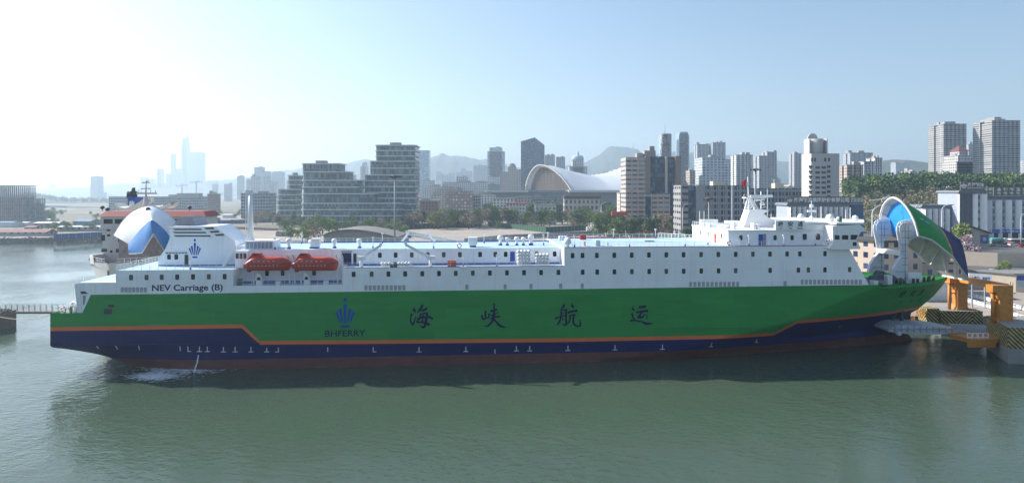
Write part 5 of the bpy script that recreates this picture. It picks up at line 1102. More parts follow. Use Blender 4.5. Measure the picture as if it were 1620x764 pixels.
# far left skyline
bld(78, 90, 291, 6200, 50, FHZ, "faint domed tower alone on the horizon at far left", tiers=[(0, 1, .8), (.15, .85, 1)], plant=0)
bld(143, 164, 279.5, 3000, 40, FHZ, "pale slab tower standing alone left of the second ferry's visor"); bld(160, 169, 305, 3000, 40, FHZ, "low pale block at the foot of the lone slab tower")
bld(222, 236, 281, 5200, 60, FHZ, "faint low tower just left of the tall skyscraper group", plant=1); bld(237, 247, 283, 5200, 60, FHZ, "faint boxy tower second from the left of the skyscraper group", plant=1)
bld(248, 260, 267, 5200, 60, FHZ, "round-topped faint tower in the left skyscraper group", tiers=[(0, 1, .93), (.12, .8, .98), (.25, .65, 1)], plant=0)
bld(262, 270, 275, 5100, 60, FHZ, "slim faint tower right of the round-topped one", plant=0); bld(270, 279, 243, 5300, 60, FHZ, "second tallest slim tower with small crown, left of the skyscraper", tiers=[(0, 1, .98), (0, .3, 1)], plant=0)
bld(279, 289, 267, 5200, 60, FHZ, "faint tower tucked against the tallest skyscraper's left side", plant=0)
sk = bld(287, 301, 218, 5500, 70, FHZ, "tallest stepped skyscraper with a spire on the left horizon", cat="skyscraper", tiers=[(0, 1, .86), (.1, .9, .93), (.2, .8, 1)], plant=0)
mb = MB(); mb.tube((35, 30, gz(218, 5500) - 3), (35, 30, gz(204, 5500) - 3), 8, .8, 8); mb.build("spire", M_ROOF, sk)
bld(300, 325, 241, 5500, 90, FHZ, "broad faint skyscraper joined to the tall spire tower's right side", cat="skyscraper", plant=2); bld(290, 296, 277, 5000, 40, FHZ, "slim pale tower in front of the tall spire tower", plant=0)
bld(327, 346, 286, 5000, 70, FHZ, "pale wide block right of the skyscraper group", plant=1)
bld(375, 387, 279, 2600, 30, FG, "hazy slim apartment tower left of the exhaust post"); bld(402, 429, 265, 2400, 30, FG, "hazy twin-topped apartment tower behind the tall exhaust post", tiers=[(0, .55, 1), (.55, 1, .88)])
bld(430, 451, 272.5, 2700, 40, FG, "hazy broad grey tower left of the stepped glass offices")
bld(570, 583, 258, 2400, 40, FG, "hazy tower seen between the two glass office blocks", tiers=[(0, 1, .9), (.3, .8, 1)]); bld(662, 681, 238.5, 1900, 40, FB, "smooth blue-grey tower right behind the tall glass office", plant=0)
# long low block and works at mid left
bld(172, 330, 312, 1020, 30, FGR, "long grey four-storey block behind the second ferry's mast", base=3); bld(328, 349, 307.5, 1010, 26, FBR, "red-brown end block of the long grey building")
bld(381, 437, 307, 800, 22, FGR, "grey block with grid windows just left of the glass offices")
# unfinished frame building at the left edge
fr = empty("unfinished_building", (0, 0, 0), 0, "unfinished concrete frame building at the left edge, open top storeys", "building")
def frame(px0, px1, ytop, Y, nb, nf, closed):
    x0, x1 = gx(px0, Y), gx(px1, Y); h = gz(ytop, Y) - 3; f = h / nf
    mb = MB()
    for k in range(nf + 1): mb.box(x0, x1, Y, Y + 18, 3 + k * f - .35, 3 + k * f)
    s = mb.build("floor_slab", M_CONC, fr); mb = MB()
    for i in range(nb + 1):
        for y in (Y + .3, Y + 9, Y + 17): x = lerp(x0 + .4, x1 - .4, i / nb); mb.box(x - .35, x + .35, y - .35, y + .35, 3, 3 + h)
    mb.build("column_grid", M_CONC, fr); mb = MB(); mb.box(x0 + 1, x1 - 1, Y + 1, Y + 16.5, 3, 3 + h * closed); mb.build("infill", mat("dark_infill", (.18, .19, .20), .9, var=.5, scale=.3), fr)
frame(-12, 36, 293, 640, 14, 11, .7); frame(38, 52.5, 314, 660, 4, 6, .8)
# stepped glass offices with white floor bands
M_BAND = mat("white_floor_band", (.56, .55, .54), .6, var=.05); M_CURT = F_("curtain_glass", (.17, .22, .23), (.09, .14, .15), 1.6, 4.2, .86, .9, .08)
def rrect(x0, x1, y0, y1, r):
    return [(cx + r * math.cos(R(a)), cy + r * math.sin(R(a))) for cx, cy, s in ((x1 - r, y0 + r, -90), (x1 - r, y1 - r, 0), (x0 + r, y1 - r, 90), (x0 + r, y0 + r, 180)) for a in (s, s + 30, s + 60, s + 90)]
def glass_office(label, Y, tiers, fl, depth, base=3.0):
    """tiers: (px0, px1, ytop) from the ground up, each on top of the last"""
    root = empty("glass_office", (0, 0, 0), 0, label, "office building", "stepped glass offices with pale floor bands"); z = base
    for t, (a, b, yt) in enumerate(tiers):
        x0, x1 = gx(a, Y + (depth if a > 810 else 0)), gx(b, Y + depth * .6); zt = gz(yt, Y); n = max(1, round((zt - z) / fl)); f = (zt - z) / n; yy = Y + t * .8
        mb = MB(); mb.prism(rrect(x0 + 1, x1 - 1, yy + 1, Y + depth, 3), z, zt - .3); mb.build("glass_wall", M_CURT, root)
        for k in range(1, n + 1):
            mb = MB(); mb.prism(rrect(x0, x1, yy, Y + depth + .6, 3.6), z + k * f - 1.0, z + k * f, 0); mb.build("floor_band", M_BAND, root)
        z = zt
    mb = MB(); mb.box(lerp(x0, x1, .35), lerp(x0, x1, .6), Y + 8, Y + 16, z, z + 2.5); mb.build("roof_plant", M_ROOF, root); return root
glass_office("low stepped glass office with rounded floors, leftmost of the three", 640, [(436, 476, 299), (452, 478, 277)], 4.6, 24)
glass_office("middle glass office stepping down to the right in pale bands", 600, [(475, 640, 321), (475, 600, 306), (475, 574, 284.5), (474, 557, 271), (473, 544, 258)], 5.6, 30)
glass_office("tallest glass office with fourteen pale floor bands behind the lamp mast", 615, [(574, 663, 276), (582, 662.5, 254.5), (591, 662.5, 229)], 5.0, 34)
# middle skyline
M_T1 = bld(771, 799, 234, 1900, 40, FB, "pale blue glass tower with a notched top, centre skyline", tiers=[(0, 1, .93), (.12, .85, 1)], plant=1)
dk = empty("dark_tower", (0, 0, 3), 0, "dark patterned tower with a slanted roof behind the curved hall", "office tower"); Yt = 1300
A = [gx(824, Yt), gx(846, Yt), gx(861.5, Yt + 34)]; zt = gz(218, Yt) - 3
mb = MB(); mb.prism([(A[0], Yt), (A[1], Yt - 4), (A[2], Yt + 34), (A[0] + 8, Yt + 40)], 0, zt - 12); mb.build("wall", FBD, dk)
mb = MB(); mb.prism([(A[0] + 9, 0), (A[1], 0), (A[2] - 4, 0)], 0, 1) if False else None
q = [(A[0], Yt), (A[1], Yt - 4), (A[2], Yt + 34), (A[0] + 8, Yt + 40)]; hz = [zt - 7, zt, zt - 12, zt - 12]
for k in range(4): j = (k + 1) % 4; mb.face([(*q[k], zt - 12), (*q[j], zt - 12), (*q[j], hz[j]), (*q[k], hz[k])], 0, [(0, zt - 12), (26, zt - 12), (26, hz[j]), (0, hz[k])])
mb.face([(*q[k], hz[k]) for k in range(4)]); mb.build("slanted_crown", FBD, dk)
bld(861, 878, 246, 1700, 30, FG, "dark residential tower, left of the pair right of the dark tower", notch=2); bld(879, 894, 249, 1720, 30, FG, "dark residential tower, right of the pair right of the dark tower", notch=2)
bld(749, 771, 262.5, 2500, 40, FHZ, "pale beige slab tower left of the blue glass tower"); bld(722, 747, 268, 3000, 40, FHZ, "hazy row of towers left of the beige slab tower", tiers=[(0, .3, .9), (.3, .6, 1), (.6, 1, .93)]); bld(690, 720, 273, 3000, 40, FHZ, "hazy low row of towers below the pointed hill", tiers=[(0, .3, 1), (.35, .65, .9), (.7, 1, .97)])
arch = bld(791, 824, 266, 1250, 30, FP_, "beige twin office with an arched crown left of the dark tower", tiers=[(0, .38, .9), (.38, .80, 1), (.8, 1, .95)])
mb = MB(); xa = (gx(824, 1280) - gx(791, 1250)); mb.lathe([(8, 0), (8, 4), (6, 8), (0, 10)], 12, o=(xa * .55, 12, gz(266, 1250) - 3)); mb.build("dome", M_ROOF, arch)
rd = bld(899, 929, 254, 1500, 30, FHZ, "grey office with a round crown and spire above the curved hall", tiers=[(0, 1, .86), (.18, .8, 1)])
mb = MB(); xw = gx(929, 1500) - gx(899, 1530); zt = gz(254, 1500) - 3; mb.lathe([(11, 0), (13, 2), (13, 8), (10, 11), (4, 12), (3, 15), (0, 24)], 16, o=(xw * .5, 12, zt)); mb.build("round_crown", FB, rd)
bld(1042, 1062.5, 212, 1700, 34, FB, "left of two slim dark blue twin towers", cat="skyscraper", tiers=[(0, 1, .985), (.06, .94, 1)], plant=0); bld(1069, 1090.5, 209.5, 1700, 34, FB, "right of two slim dark blue twin towers", cat="skyscraper", tiers=[(0, 1, .96), (.05, .9, .985), (.1, .85, 1)], plant=0)
bld(1098, 1122, 229, 1500, 26, FG, "grey residential tower behind the white office, left half of a pair", notch=3); bld(1122, 1148, 226, 1480, 26, FG, "grey residential tower behind the white office, right half of a pair", notch=3)
bld(1085, 1100, 271, 900, 20, FP_, "small beige block between the twin towers and the white office")
wo = bld(1100, 1156, 250, 900, 34, F_("white_blue_office", (.56, .57, .58), (.10, .17, .24), 5, 3.6, .6, .62, .1), "wide white office with blue glass top and a dark side wall", tiers=[(0, .78, 1), (.78, 1, .96)])
bld(1156, 1191, 246, 960, 24, FW, "white residential slab right of the wide white office", notch=4); bld(1192, 1229, 241, 1300, 30, FG, "grey residential block with stepped top, centre right", notch=4, tiers=[(0, .45, .93), (.45, 1, 1)])
bld(1248, 1268, 243.5, 1350, 26, FG, "grey residential tower left of the cylinder-topped building", notch=2)
bld(1327, 1366, 262, 720, 18, FP_, "beige residential block right of the cylinder-topped building", notch=3); bld(1353, 1396, 251, 800, 20, FW, "white stepped residential block behind the beige one", notch=3, tiers=[(0, .6, .94), (.6, 1, 1)]); bld(1334, 1381, 242.5, 1250, 26, FG, "long dark-topped residential slab behind the white stepped block", notch=4)
bld(1396, 1412, 282, 900, 16, FW, "small white and blue block by the wooded rise"); bld(1415, 1461, 272, 950, 22, FP_, "low beige hotel with raised centre above the woods", tiers=[(0, 1, .9), (.35, .65, 1)]); bld(1409, 1440, 258, 2200, 30, FG, "hazy block on the ridge above the low beige hotel")
bld(1468.5, 1529, 197, 1000, 46, FS, "left of two tall banded residential towers on the right", cat="residential tower", notch=5, plant=4); bld(1539, 1614, 191.5, 960, 50, FS, "right and wider of two tall banded residential towers", cat="residential tower", notch=6, plant=5); bld(1613, 1660, 254, 1100, 30, FG, "grey residential block cut by the right edge", notch=3)
bld(1526, 1541, 229, 1250, 26, FG, "slim grey tower seen between the two tall banded towers")
pg = bld(1491, 1541, 247, 800, 26, F_("hotel_wall", (.50, .46, .42), (.06, .08, .10), 3.6, 3.4, .55, .5), "cream hotel with a red tent-shaped roof before the banded towers", cat="hotel", tiers=[(0, 1, .9), (.08, .92, 1)])
zt = gz(247, 800) - 3 + 1; wg = gx(1541, 800) - gx(1491, 826); mb = MB(); mb.box(wg * .25, wg * .75, 3, 20, zt, zt + 5); mb.build("upper_storey", MT["hotel_wall"], pg)
mb = MB(); c = (wg * .5, 11.5, zt + 12); b_ = [(wg * .2, 1), (wg * .8, 1), (wg * .8, 22), (wg * .2, 22)]
for k in range(4): mb.face([(*b_[k], zt + 5), (*b_[(k + 1) % 4], zt + 5), c])
mb.build("tent_roof", mat("dark_red_roof", (.16, .04, .04), .7), pg)
# beige office with dark curtain wall and stairs of glass
M_DG = F_("dark_curtain", (.03, .04, .05), (.05, .09, .14), 1.8, 3.5, .85, .85, .08)
bg_ = empty("beige_office", (0, 0, 0), 0, "beige eleven-storey office with a dark blue glass corner, centre right", "office building"); Yb = 520; b0 = 3.0
def seg(name, px0, px1, yt, y0, dep, m, yo=0, parent=bg_, z0=b0):
    mb = MB(); x0, x1 = gx(px0, Yb + yo), gx(px1, Yb + yo); mb.box(x0, x1, Yb + yo, Yb + yo + dep, z0, gz(yt, Yb + yo)); return mb.build(name, m, parent)
seg("wall", 990, 1021, 249, 0, 24, FCB); seg("glass_wall", 1029, 1068.5, 248, 0, 22, M_DG, 3); seg("pier", 1052.5, 1056, 247.5, 0, 4, M_BEIGE, 1.5); seg("pier", 1068.5, 1077.5, 247, 0, 22, mat("brown_pier", (.28, .22, .19), .85), 1); seg("pier", 1021, 1029, 247.5, 0, 23, MT["brown_pier"], 1); seg("low_wing", 1021, 1060, 306, 0, 8, FCB, -6); seg("low_glass", 1021, 1030, 311, 0, .4, M_DG, -6.6); seg("low_glass", 1056, 1064, 310, 0, .4, M_DG, -2)
mb = MB(); z = gz(248, Yb)
mb.box(gx(1010, Yb), gx(1020, Yb), Yb + 6, Yb + 14, z, z + 3); mb.box(gx(1022, Yb), gx(1040, Yb), Yb + 6, Yb + 16, z, z + 5); mb.box(gx(1031, Yb), gx(1039, Yb), Yb + 8, Yb + 14, z + 5, z + 8.5); mb.build("roof_plant", MT["roof_concrete"], bg_)
tw = empty("lattice_tower", (0, 0, 0), 0, "red and white lattice radio tower on the beige office roof", "radio tower"); mb = MB(); Yq = 534; zb, zt = gz(248, Yq), gz(214, Yq); cx = gx(1052, Yq)
for sx in (-1, 1):
    for sy in (-1, 1): mb.beam((cx + sx * 3.6, Yq + sy * 3, zb), (cx + sx * .8, Yq + sy * .8, zt), .35)
for k in range(7):
    t = k / 7; w0, w1 = lerp(3.6, .8, t), lerp(3.6, .8, t + 1 / 7); za, zc = lerp(zb, zt, t), lerp(zb, zt, t + 1 / 7)
    for s in (-1, 1): mb.beam((cx - w0, Yq + s * w0 * .8, za), (cx + w1, Yq + s * w1 * .8, zc), .22); mb.beam((cx + w0, Yq + s * w0 * .8, za), (cx - w1, Yq + s * w1 * .8, zc), .22)
mb.build("lattice", mat("tower_red_grey", (.30, .22, .21), .7), tw)
mb = MB()
for f, r in ((.55, 3.8), (.62, 3.2), (.9, 2.8), (1.0, 3.0)): mb.lathe([(r, 0), (r, .5)], 10, o=(cx, Yq, lerp(zb, zt, f)))
for k in range(8): a = k * .8; mb.box(cx + 3 * math.cos(a) - .3, cx + 3 * math.cos(a) + .3, Yq + 3 * math.sin(a) - .3, Yq + 3 * math.sin(a) + .3, lerp(zb, zt, .55), lerp(zb, zt, .66))
mb.tube((cx, Yq, zt), (cx, Yq, zt + 9), .2, .1, 6); mb.build("platform", M_GREY, tw)
# cylinder-topped light building
cyl = empty("cylinder_topped_building", (0, 0, 0), 0, "light grey building with balconies and a fat drum on its roof", "office building"); Yc = 470; x0, x1 = gx(1268, Yc + 16), gx(1328, Yc); zt = gz(243, Yc)
mb = MB(); mb.box(x0, x1, Yc, Yc + 16, 3, zt); mb.build("wall", mat("light_grey_render", (.48, .46, .44), .85, var=.07), cyl)
mb = MB()
for r in range(15):
    z = zt - 7 - r * 3.45
    if z < 6: break
    for i, px in enumerate((1290, 1299.5)):
        if r == 0: continue
        mb.box(gx(px, Yc), gx(px + 7, Yc), Yc - .06, Yc - .003, z, z + 1.6)
        mb.box(gx(px, Yc), gx(px + 7, Yc), Yc - .12, Yc - .061, z + .75, z + .9, 1)
for px in (1283, 1288, 1304, 1310): mb.box(gx(px, Yc), gx(px + 3, Yc), Yc - .06, Yc - .003, zt - 5.6, zt - 3)
mb.build("window_column", [M_GLASS, M_ROOF], cyl)
for r in range(1, 15):
    z = zt - 7 - r * 3.45
    if z < 6: break
    for a, b in ((1279.5, 1285), (1308, 1314)):
        mb = MB(); mb.box(gx(a, Yc), gx(b, Yc), Yc - 1.3, Yc - .004, z - .6, z + .55); mb.build("balcony", MT["light_grey_render"], cyl); mb = MB(); mb.box(gx(a, Yc) + .1, gx(b, Yc) - .1, Yc - .05, Yc - .004, z + .6, z + 2.2); mb.build("window", M_GLASS, cyl)
mb = MB(); cx = gx(1298, Yc); mb.lathe([(5.2, 0), (5.2, gz(219, Yc) - zt)], 20, o=(cx, Yc + 8, zt)); 
for a in (-6.3, 5.7): mb.box(cx + a, cx + a + .7, Yc + 3, Yc + 12, zt, gz(219, Yc))
mb.lathe([(3.4, -.6), (3.4, .6)], 16, o=(cx - 2.5, Yc + 7, gz(219, Yc) + .5), axis='y'); mb.build("roof_drum", MT["light_grey_render"], cyl)
# long grey office complex behind the ferry's bridge
gc = empty("grey_office_complex", (0, 0, 0), 0, "long dark-windowed grey office complex behind the ferry's bridge", "office building"); Yg_ = 430
def sg(name, px0, px1, yt, yo, dep, m): mb = MB(); mb.box(gx(px0, Yg_ + yo), gx(px1, Yg_ + yo), Yg_ + yo, Yg_ + yo + dep, 3, gz(yt, Yg_ + yo)); return mb.build(name, m, gc)
FGC = F_("grey_complex_wall", (.34, .35, .36), (.03, .04, .05), 4.4, 3.9, .8, .66, .12)
sg("wall", 1077, 1089, 293, 0, 20, F_("grey_side_wall", (.28, .27, .27), (.04, .05, .06), 5.5, 3.9, .7, .4)); sg("glass_strip", 1089, 1101.5, 293.5, .6, 18, M_DG); sg("pier", 1101.5, 1115, 293, -.5, 20, mat("grey_panel", (.30, .31, .32), .8)); sg("wall", 1115, 1186, 293.5, 0, 20, FGC); sg("wall", 1186, 1268, 298, 2, 18, FGC)
mb = MB()
for k in range(28):
    px = 1117 + k * 5.4
    if px < 1266: Yq = Yg_ if px < 1186 else Yg_ + 2; mb.box(gx(px, Yq), gx(px, Yq) + .6, Yq - .5, Yq - .01, 3, gz(295 if px < 1186 else 299, Yq))
mb.build("pilaster", MT["grey_panel"], gc); mb = MB(); mb.box(gx(1128, 435), gx(1148, 435), 435, 442, gz(293.5, 435), gz(287, 435)); mb.box(gx(1226, 436), gx(1240, 436), 436, 442, gz(298, 435), gz(290, 435)); mb.prism([(gx(1240, 434), gz(298.5, 434)), (gx(1262, 434), gz(298.5, 434)), (gx(1250, 434), gz(293, 434))], 434, 446, axis='y'); mb.build("roof_house", M_BEIGE, gc)
# building with the long roof sign
def sign_building(label, px0, px1, ytop, ybot, Y, base, nbay, name="office_building"):
    root = empty(name, (0, 0, 0), 0, label, "office building"); x0, x1 = gx(px0, Y), gx(px1, Y); zt = gz(ytop, Y); zb = base
    mb = MB(); mb.box(x0, x1, Y, Y + 14, zb, zt); mb.build("wall", mat("blue_grey_wall", (.32, .36, .43), .8), root); bw = (x1 - x0) / nbay; mb = MB()
    for k in range(nbay): x = x0 + k * bw; mb.prism([(x + bw * .02, Y - .003), (x + bw * .04, Y - .25), (x + bw * .38, Y - 2.1), (x + bw * .40, Y - .003)], zb, zt - .8)  # wedge shape added to the piers so their left faces catch the sun
    mb.build("white_pier", mat("white_pier", (.85, .85, .85), .7, var=.06), root); n = int((zt - zb - 1) / 3.5)
    for k in range(nbay):
        for f in range(n):
            x = x0 + k * bw + bw * .48; z = zt - 1.6 - (f + 1) * 3.5 + 1.2
            if z < zb + 1: continue
            mb = MB(); mb.box(x, x + bw * .42, Y - .07, Y - .003, z, z + 1.9, 1); mb.box(x + bw * .19, x + bw * .22, Y - .1, Y - .071, z, z + 1.9, 2); mb.box(x, x + bw * .42, Y - .1, Y - .071, z + 1.2, z + 1.3, 2)
            if (k * 7 + f * 3) % 4 == 0: mb.box(x + bw * .05, x + bw * .05 + .9, Y - .6, Y - .11, z - .9, z - .25, 2)
            mb.build("window", [M_GLASS, MT["window_glass_grey"], M_WHITE2], root)
    mb = MB(); mb.prism([(x0 - .8, zt + .004), (x1 + .8, zt + .004), (x1 - .2, zt + 1.3), (x0 + .2, zt + 1.3)], Y - 1.2, Y + 15, axis='y'); mb.build("roof", mat("slate_roof", (.14, .16, .19), .7), root); return root, x0, x1, zt
M_SIGN = mat("sign_olive_back", (.17, .155, .115), .8, var=.1); M_CHAR = mat("sign_letter_white", (.8, .8, .8), .5)
def roof_sign(root, Y, x0, x1, z0, z1):
    mb = MB(); mb.box(x0, x1, Y, Y + .4, z0, z1)
    for k in range(6): x = lerp(x0 + .5, x1 - .5, k / 5); mb.beam((x, Y + .4, z1 - .5), (x, Y + 3, z0 - .8), .2)
    return mb.build("roof_sign", M_SIGN, root)
def chars(root, Y, s, x0, x1, z0, z1, bold=.03, m=None):
    mb = MB()
    for q in fit_text(s, x0, x1, z0, z1, bold): mb.face([(x, Y - .05, z) for x, z in q])
    return mb.build("lettering", m or M_CHAR, root)
def wcrown(root, Y, cx, z0, s):
    mb = MB()
    for a in (-.5, -.27, 0, .27, .5): mb.face([(cx + a * s - .13 * s, Y, z0 + (.75 - abs(a) * .5) * s), (cx + a * .5 * s - .04 * s, Y, z0 + .2 * s), (cx + a * .5 * s + .04 * s, Y, z0 + .2 * s), (cx + a * s + .13 * s, Y, z0 + (.75 - abs(a) * .5) * s)])
    mb.face([(cx - .35 * s, Y - .01, z0), (cx + .35 * s, Y - .01, z0), (cx + .3 * s, Y - .01, z0 + .13 * s), (cx - .3 * s, Y - .01, z0 + .13 * s)]); mb.face([(cx + .1 * s * math.cos(a), Y - .01, z0 + .95 * s + .1 * s * math.sin(a)) for a in [k * .7 for k in range(9)]]); mb.build("emblem", M_CHAR, root)
Ys = 350; sbd, x0, x1, zt = sign_building("low white-piered office with a long roof sign behind the ferry's bridge", 1245, 1344, 325, 350, Ys, 5.0, 12)
za, zb = gz(322, Ys), gz(311, Ys); roof_sign(sbd, Ys - .5, gx(1245, Ys), gx(1344.5, Ys), za, zb)
chars(sbd, Ys - .5, "渤海轮渡集团股份有限公司", gx(1255, Ys), gx(1342.5, Ys), gz(320.3, Ys), gz(312.6, Ys)); wcrown(sbd, Ys - .56, gx(1249.3, Ys), gz(320, Ys), 2.3)
mb = MB(); mb.box(gx(1345, Ys), gx(1366, Ys), Ys, Ys + 12, 5, gz(323, Ys)); an = mb.build("annex", mat("poster_blue_wall", (.05, .12, .22), .6), sbd); mb = MB(); mb.box(gx(1345, Ys), gx(1366, Ys), Ys, Ys + .4, gz(322.5, Ys), gz(312, Ys))
for k in range(9): x = gx(1346.5 + k * 2.2, Ys); mb.box(x, x + .25, Ys - .2, Ys - .01, gz(320, Ys), gz(313, Ys), 1)
mb.build("roof_sign", [M_SIGN, M_CHAR], sbd)
chars(sbd, Ys - .05, "平安出行", gx(1348, Ys), gx(1363, Ys), gz(331.5, Ys), gz(328.5, Ys), .02, mat("poster_red", (.45, .06, .05), .6))
# the white office at the right with roof signs
Yo = 342
lo_, *_ = sign_building("low three-storey white-piered office left of the sign tower", 1457, 1514, 328, 362, Yo + 6, 9.3, 6)
mn, x0, x1, zt = sign_building("long five-storey white-piered office with blue shop band at the right edge", 1559, 1700, 314, 365, Yo + 3, 9.3, 9)
tb = empty("sign_tower_building", (0, 0, 0), 0, "taller office block with dark fins and a crown sign on its roof", "office building"); Y = Yo
mb = MB(); mb.box(gx(1515, Y), gx(1558, Y), Y, Y + 16, 9.3, gz(305, Y)); mb.build("wall", MT["blue_grey_wall"], tb)
mb = MB(); mb.box(gx(1517, Y), gx(1537, Y), Y - .3, Y - .003, 9.3, gz(307, Y), 0)
for k in range(11): x = gx(1517.3 + k * 1.95, Y); mb.box(x, x + .14, Y - .7, Y - .303, 9.3, gz(307, Y), 1)
mb.build("fin_screen", [M_DARK, M_GREY], tb)
mb = MB()
for a, b in ((1515, 1517), (1537.5, 1543.5), (1550.5, 1557.5)): mb.prism([(gx(a, Y), Y - .01), (gx(a, Y) + .1, Y - .2), (gx(b, Y) - .1, Y - .2 - .9 * (gx(b, Y) - gx(a, Y))), (gx(b, Y), Y - .01)], 9.3, gz(307, Y))  # pier fronts slanted leftward, shaped to be brightened by the sun
mb.build("white_pier", MT["white_pier"], tb)
for f in range(5): z = gz(312 + f * 11.7, Y); mb = MB(); mb.box(gx(1544.5, Y), gx(1549.5, Y), Y - .06, Y - .003, z - .9, z + .9); mb.build("window", M_GLASS2, tb)
mb = MB(); mb.prism([(gx(1513, Y), gz(305, Y) + .01), (gx(1560, Y), gz(305, Y) + .01), (gx(1557, Y), gz(301.5, Y)), (gx(1515, Y), gz(301.5, Y))], Y - 1.5, Y + 17, axis='y'); mb.build("roof", MT["slate_roof"], tb)
mb = MB(); mb.box(gx(1518.5, Y), gx(1557, Y), Y - .5, Y - .1, gz(301.3, Y), gz(287, Y)); mb.build("roof_sign", M_SIGN, tb)
chars(tb, Y - .5, "渤海轮渡", gx(1529.5, Y), gx(1555.5, Y), gz(295.2, Y), gz(289.2, Y), .035); chars(tb, Y - .5, "BOHAI FERRY", gx(1529.5, Y), gx(1555, Y), gz(298.6, Y), gz(296.4, Y), .02); wcrown(tb, Y - .56, gx(1523.7, Y), gz(298, Y), 3.1)
Y = Yo + 3; mb = MB(); mb.box(gx(1571, Y), gx(1700, Y), Y - .5, Y - .1, gz(309.5, Y), gz(296, Y)); mb.build("roof_sign", M_SIGN, mn); mb = MB(); mb.box(gx(1564, Y), gx(1575, Y) - 1, Y + 1, Y + 1.3, gz(309.5, Y), gz(296, Y)); mb.build("roof_sign", M_SIGN, mn)
for k, s in enumerate("明金银珍玉宝"):
    a = 1566 + k * 10.1 + (0 if k else 0); yy = Y - .5 if k else Y + .95; chars(mn, yy, s, gx(a, Y), gx(a + 6.6, Y), gz(302.4, Y), gz(297.1, Y), .035); chars(mn, yy, "珠", gx(a, Y), gx(a + 6.4, Y), gz(308.7, Y), gz(303.9, Y), .035)
mb = MB(); mb.box(gx(1563, Y), gx(1700, Y), Y - 1.6, Y - .7, gz(368.5, Y), gz(362.5, Y)); mb.build("shop_band", mat("shop_band_blue", (.03, .13, .42), .5), mn); mb = MB(); mb.box(gx(1563, Y), gx(1700, Y), Y - .9, Y - .61, 9.3, gz(368.6, Y)); mb.build("shop_front", M_DARK, mn)
for k in range(5): mb = MB(); mb.box(gx(1567 + k * 14, Y), gx(1569 + k * 14, Y), Y - 1.4, Y - .95, 9.3, gz(368.6, Y)); mb.build("shop_pillar", MT["white_pier"], mn)
chars(mn, Y - 1.62, "渤海一家亲旅客服务", gx(1577, Y), gx(1612, Y), gz(367.3, Y), gz(363.8, Y), .02)
# hut with dark roof and blue poster
ht = empty("ticket_hut", (0, 0, 0), 0, "small pale hut with dark sloping roof and framed blue poster", "hut"); Y = 318
mb = MB(); mb.box(gx(1537, Y), gx(1565, Y), Y, Y + 8, 9.3, gz(370, Y)); mb.prism([(gx(1537, Y), gz(370, Y)), (gx(1565, Y), gz(370, Y)), (gx(1537, Y), gz(358, Y))], Y, Y + 8, axis='y'); mb.build("wall", mat("pale_hut_wall", (.42, .40, .38), .85), ht)
mb = MB(); mb.prism([(gx(1530, Y), gz(355.5, Y)), (gx(1567, Y), gz(368, Y)), (gx(1567, Y), gz(370, Y)), (gx(1530, Y), gz(357.5, Y))][::-1], Y - 1, Y + 9, axis='y'); mb.build("roof", mat("dark_roof", (.07, .065, .06), .9), ht)
mb = MB(); mb.box(gx(1551, Y), gx(1563, Y), Y - .2, Y - .01, gz(385, Y), gz(371.5, Y), 1); mb.box(gx(1552, Y), gx(1562, Y), Y - .25, Y - .201, gz(384, Y), gz(372.5, Y), 0); mb.box(gx(1554.5, Y), gx(1559.5, Y), Y - .28, Y - .251, gz(381, Y), gz(375.5, Y), 2)
mb.build("poster", [mat("poster_blue", (.03, .10, .3), .4), mat("poster_frame", (.25, .06, .05), .6), mat("poster_pale", (.3, .45, .6), .4)], ht)
# curved-roof hall
hall = empty("curved_roof_hall", (0, 0, 0), 0, "large hall with a saddle-shaped silver roof and a latticed arched mouth", "exhibition hall")
NS, NF = 26, 20; GR_ = []
for i in range(NS + 1):
    s = i / NS; N = at(lerp(904, 1060, s), 300, 880); Fq = at(lerp(831.5, 1030, s), 299, lerp(960, 1000, s)); ry = pw(s, [(0, 261), (.08, 262), (.24, 270), (.42, 277.5), (.57, 273), (.70, 264), (1, 254)]); Ap = at(lerp(852, 1010, s), ry, 930); row = []
    for j in range(NF + 1):
        f = j / NF; f = f * f * (3 - 2 * f); k = math.sin(math.pi / 2 * min(1, f / .68)) ** .82 if f < .68 else max(0, math.sin(math.pi / 2 * (1 - f) / .32)) ** .55; base = N.lerp(Fq, f); row.append(Vector((base.x, base.y, lerp(base.z - 2, Ap.z, k))))
    GR_.append(row)
mb = MB(); mb.grid(GR_); mb.build("roof", mat("silver_roof", (.60, .62, .64), .35, .0, var=.05, scale=.05), hall)
mb = MB()
for k in range(NF): mb.beam(GR_[0][k], GR_[0][k + 1], 1.5)
IN = [p + Vector((2, 1, -2.6)) for p in GR_[0]]
for k in range(NF): mb.beam(GR_[0][k], IN[k + 1], .8); mb.beam(IN[k], GR_[0][k + 1], .8); mb.beam(IN[k], IN[k + 1], .9)
mb.build("arch_rim", mat("rim_cream", (.45, .42, .38), .7), hall)
mb = MB(); A = [p.lerp(q, .25) for p, q in zip(GR_[1], GR_[2])]; mb.face(A)
mb.build("mouth_wall", mat("mouth_brown", (.13, .115, .10), .8, var=.2, scale=.1), hall)
mb = MB(); q0, q1 = A[0], A[-1]
for k in range(1, 26):
    t = k / 26; p = q0.lerp(q1, t); j = min(range(len(A)), key=lambda i: abs((A[i] - p).xy.length)); z = A[j].z
    if z > A[0].z + 2: d = Vector((-1.5, -1, 0)); mb.beam(Vector((p.x, p.y, min(A[0].z, A[-1].z))) + d, Vector((A[j].x, A[j].y, z - 1)) + d, .5)
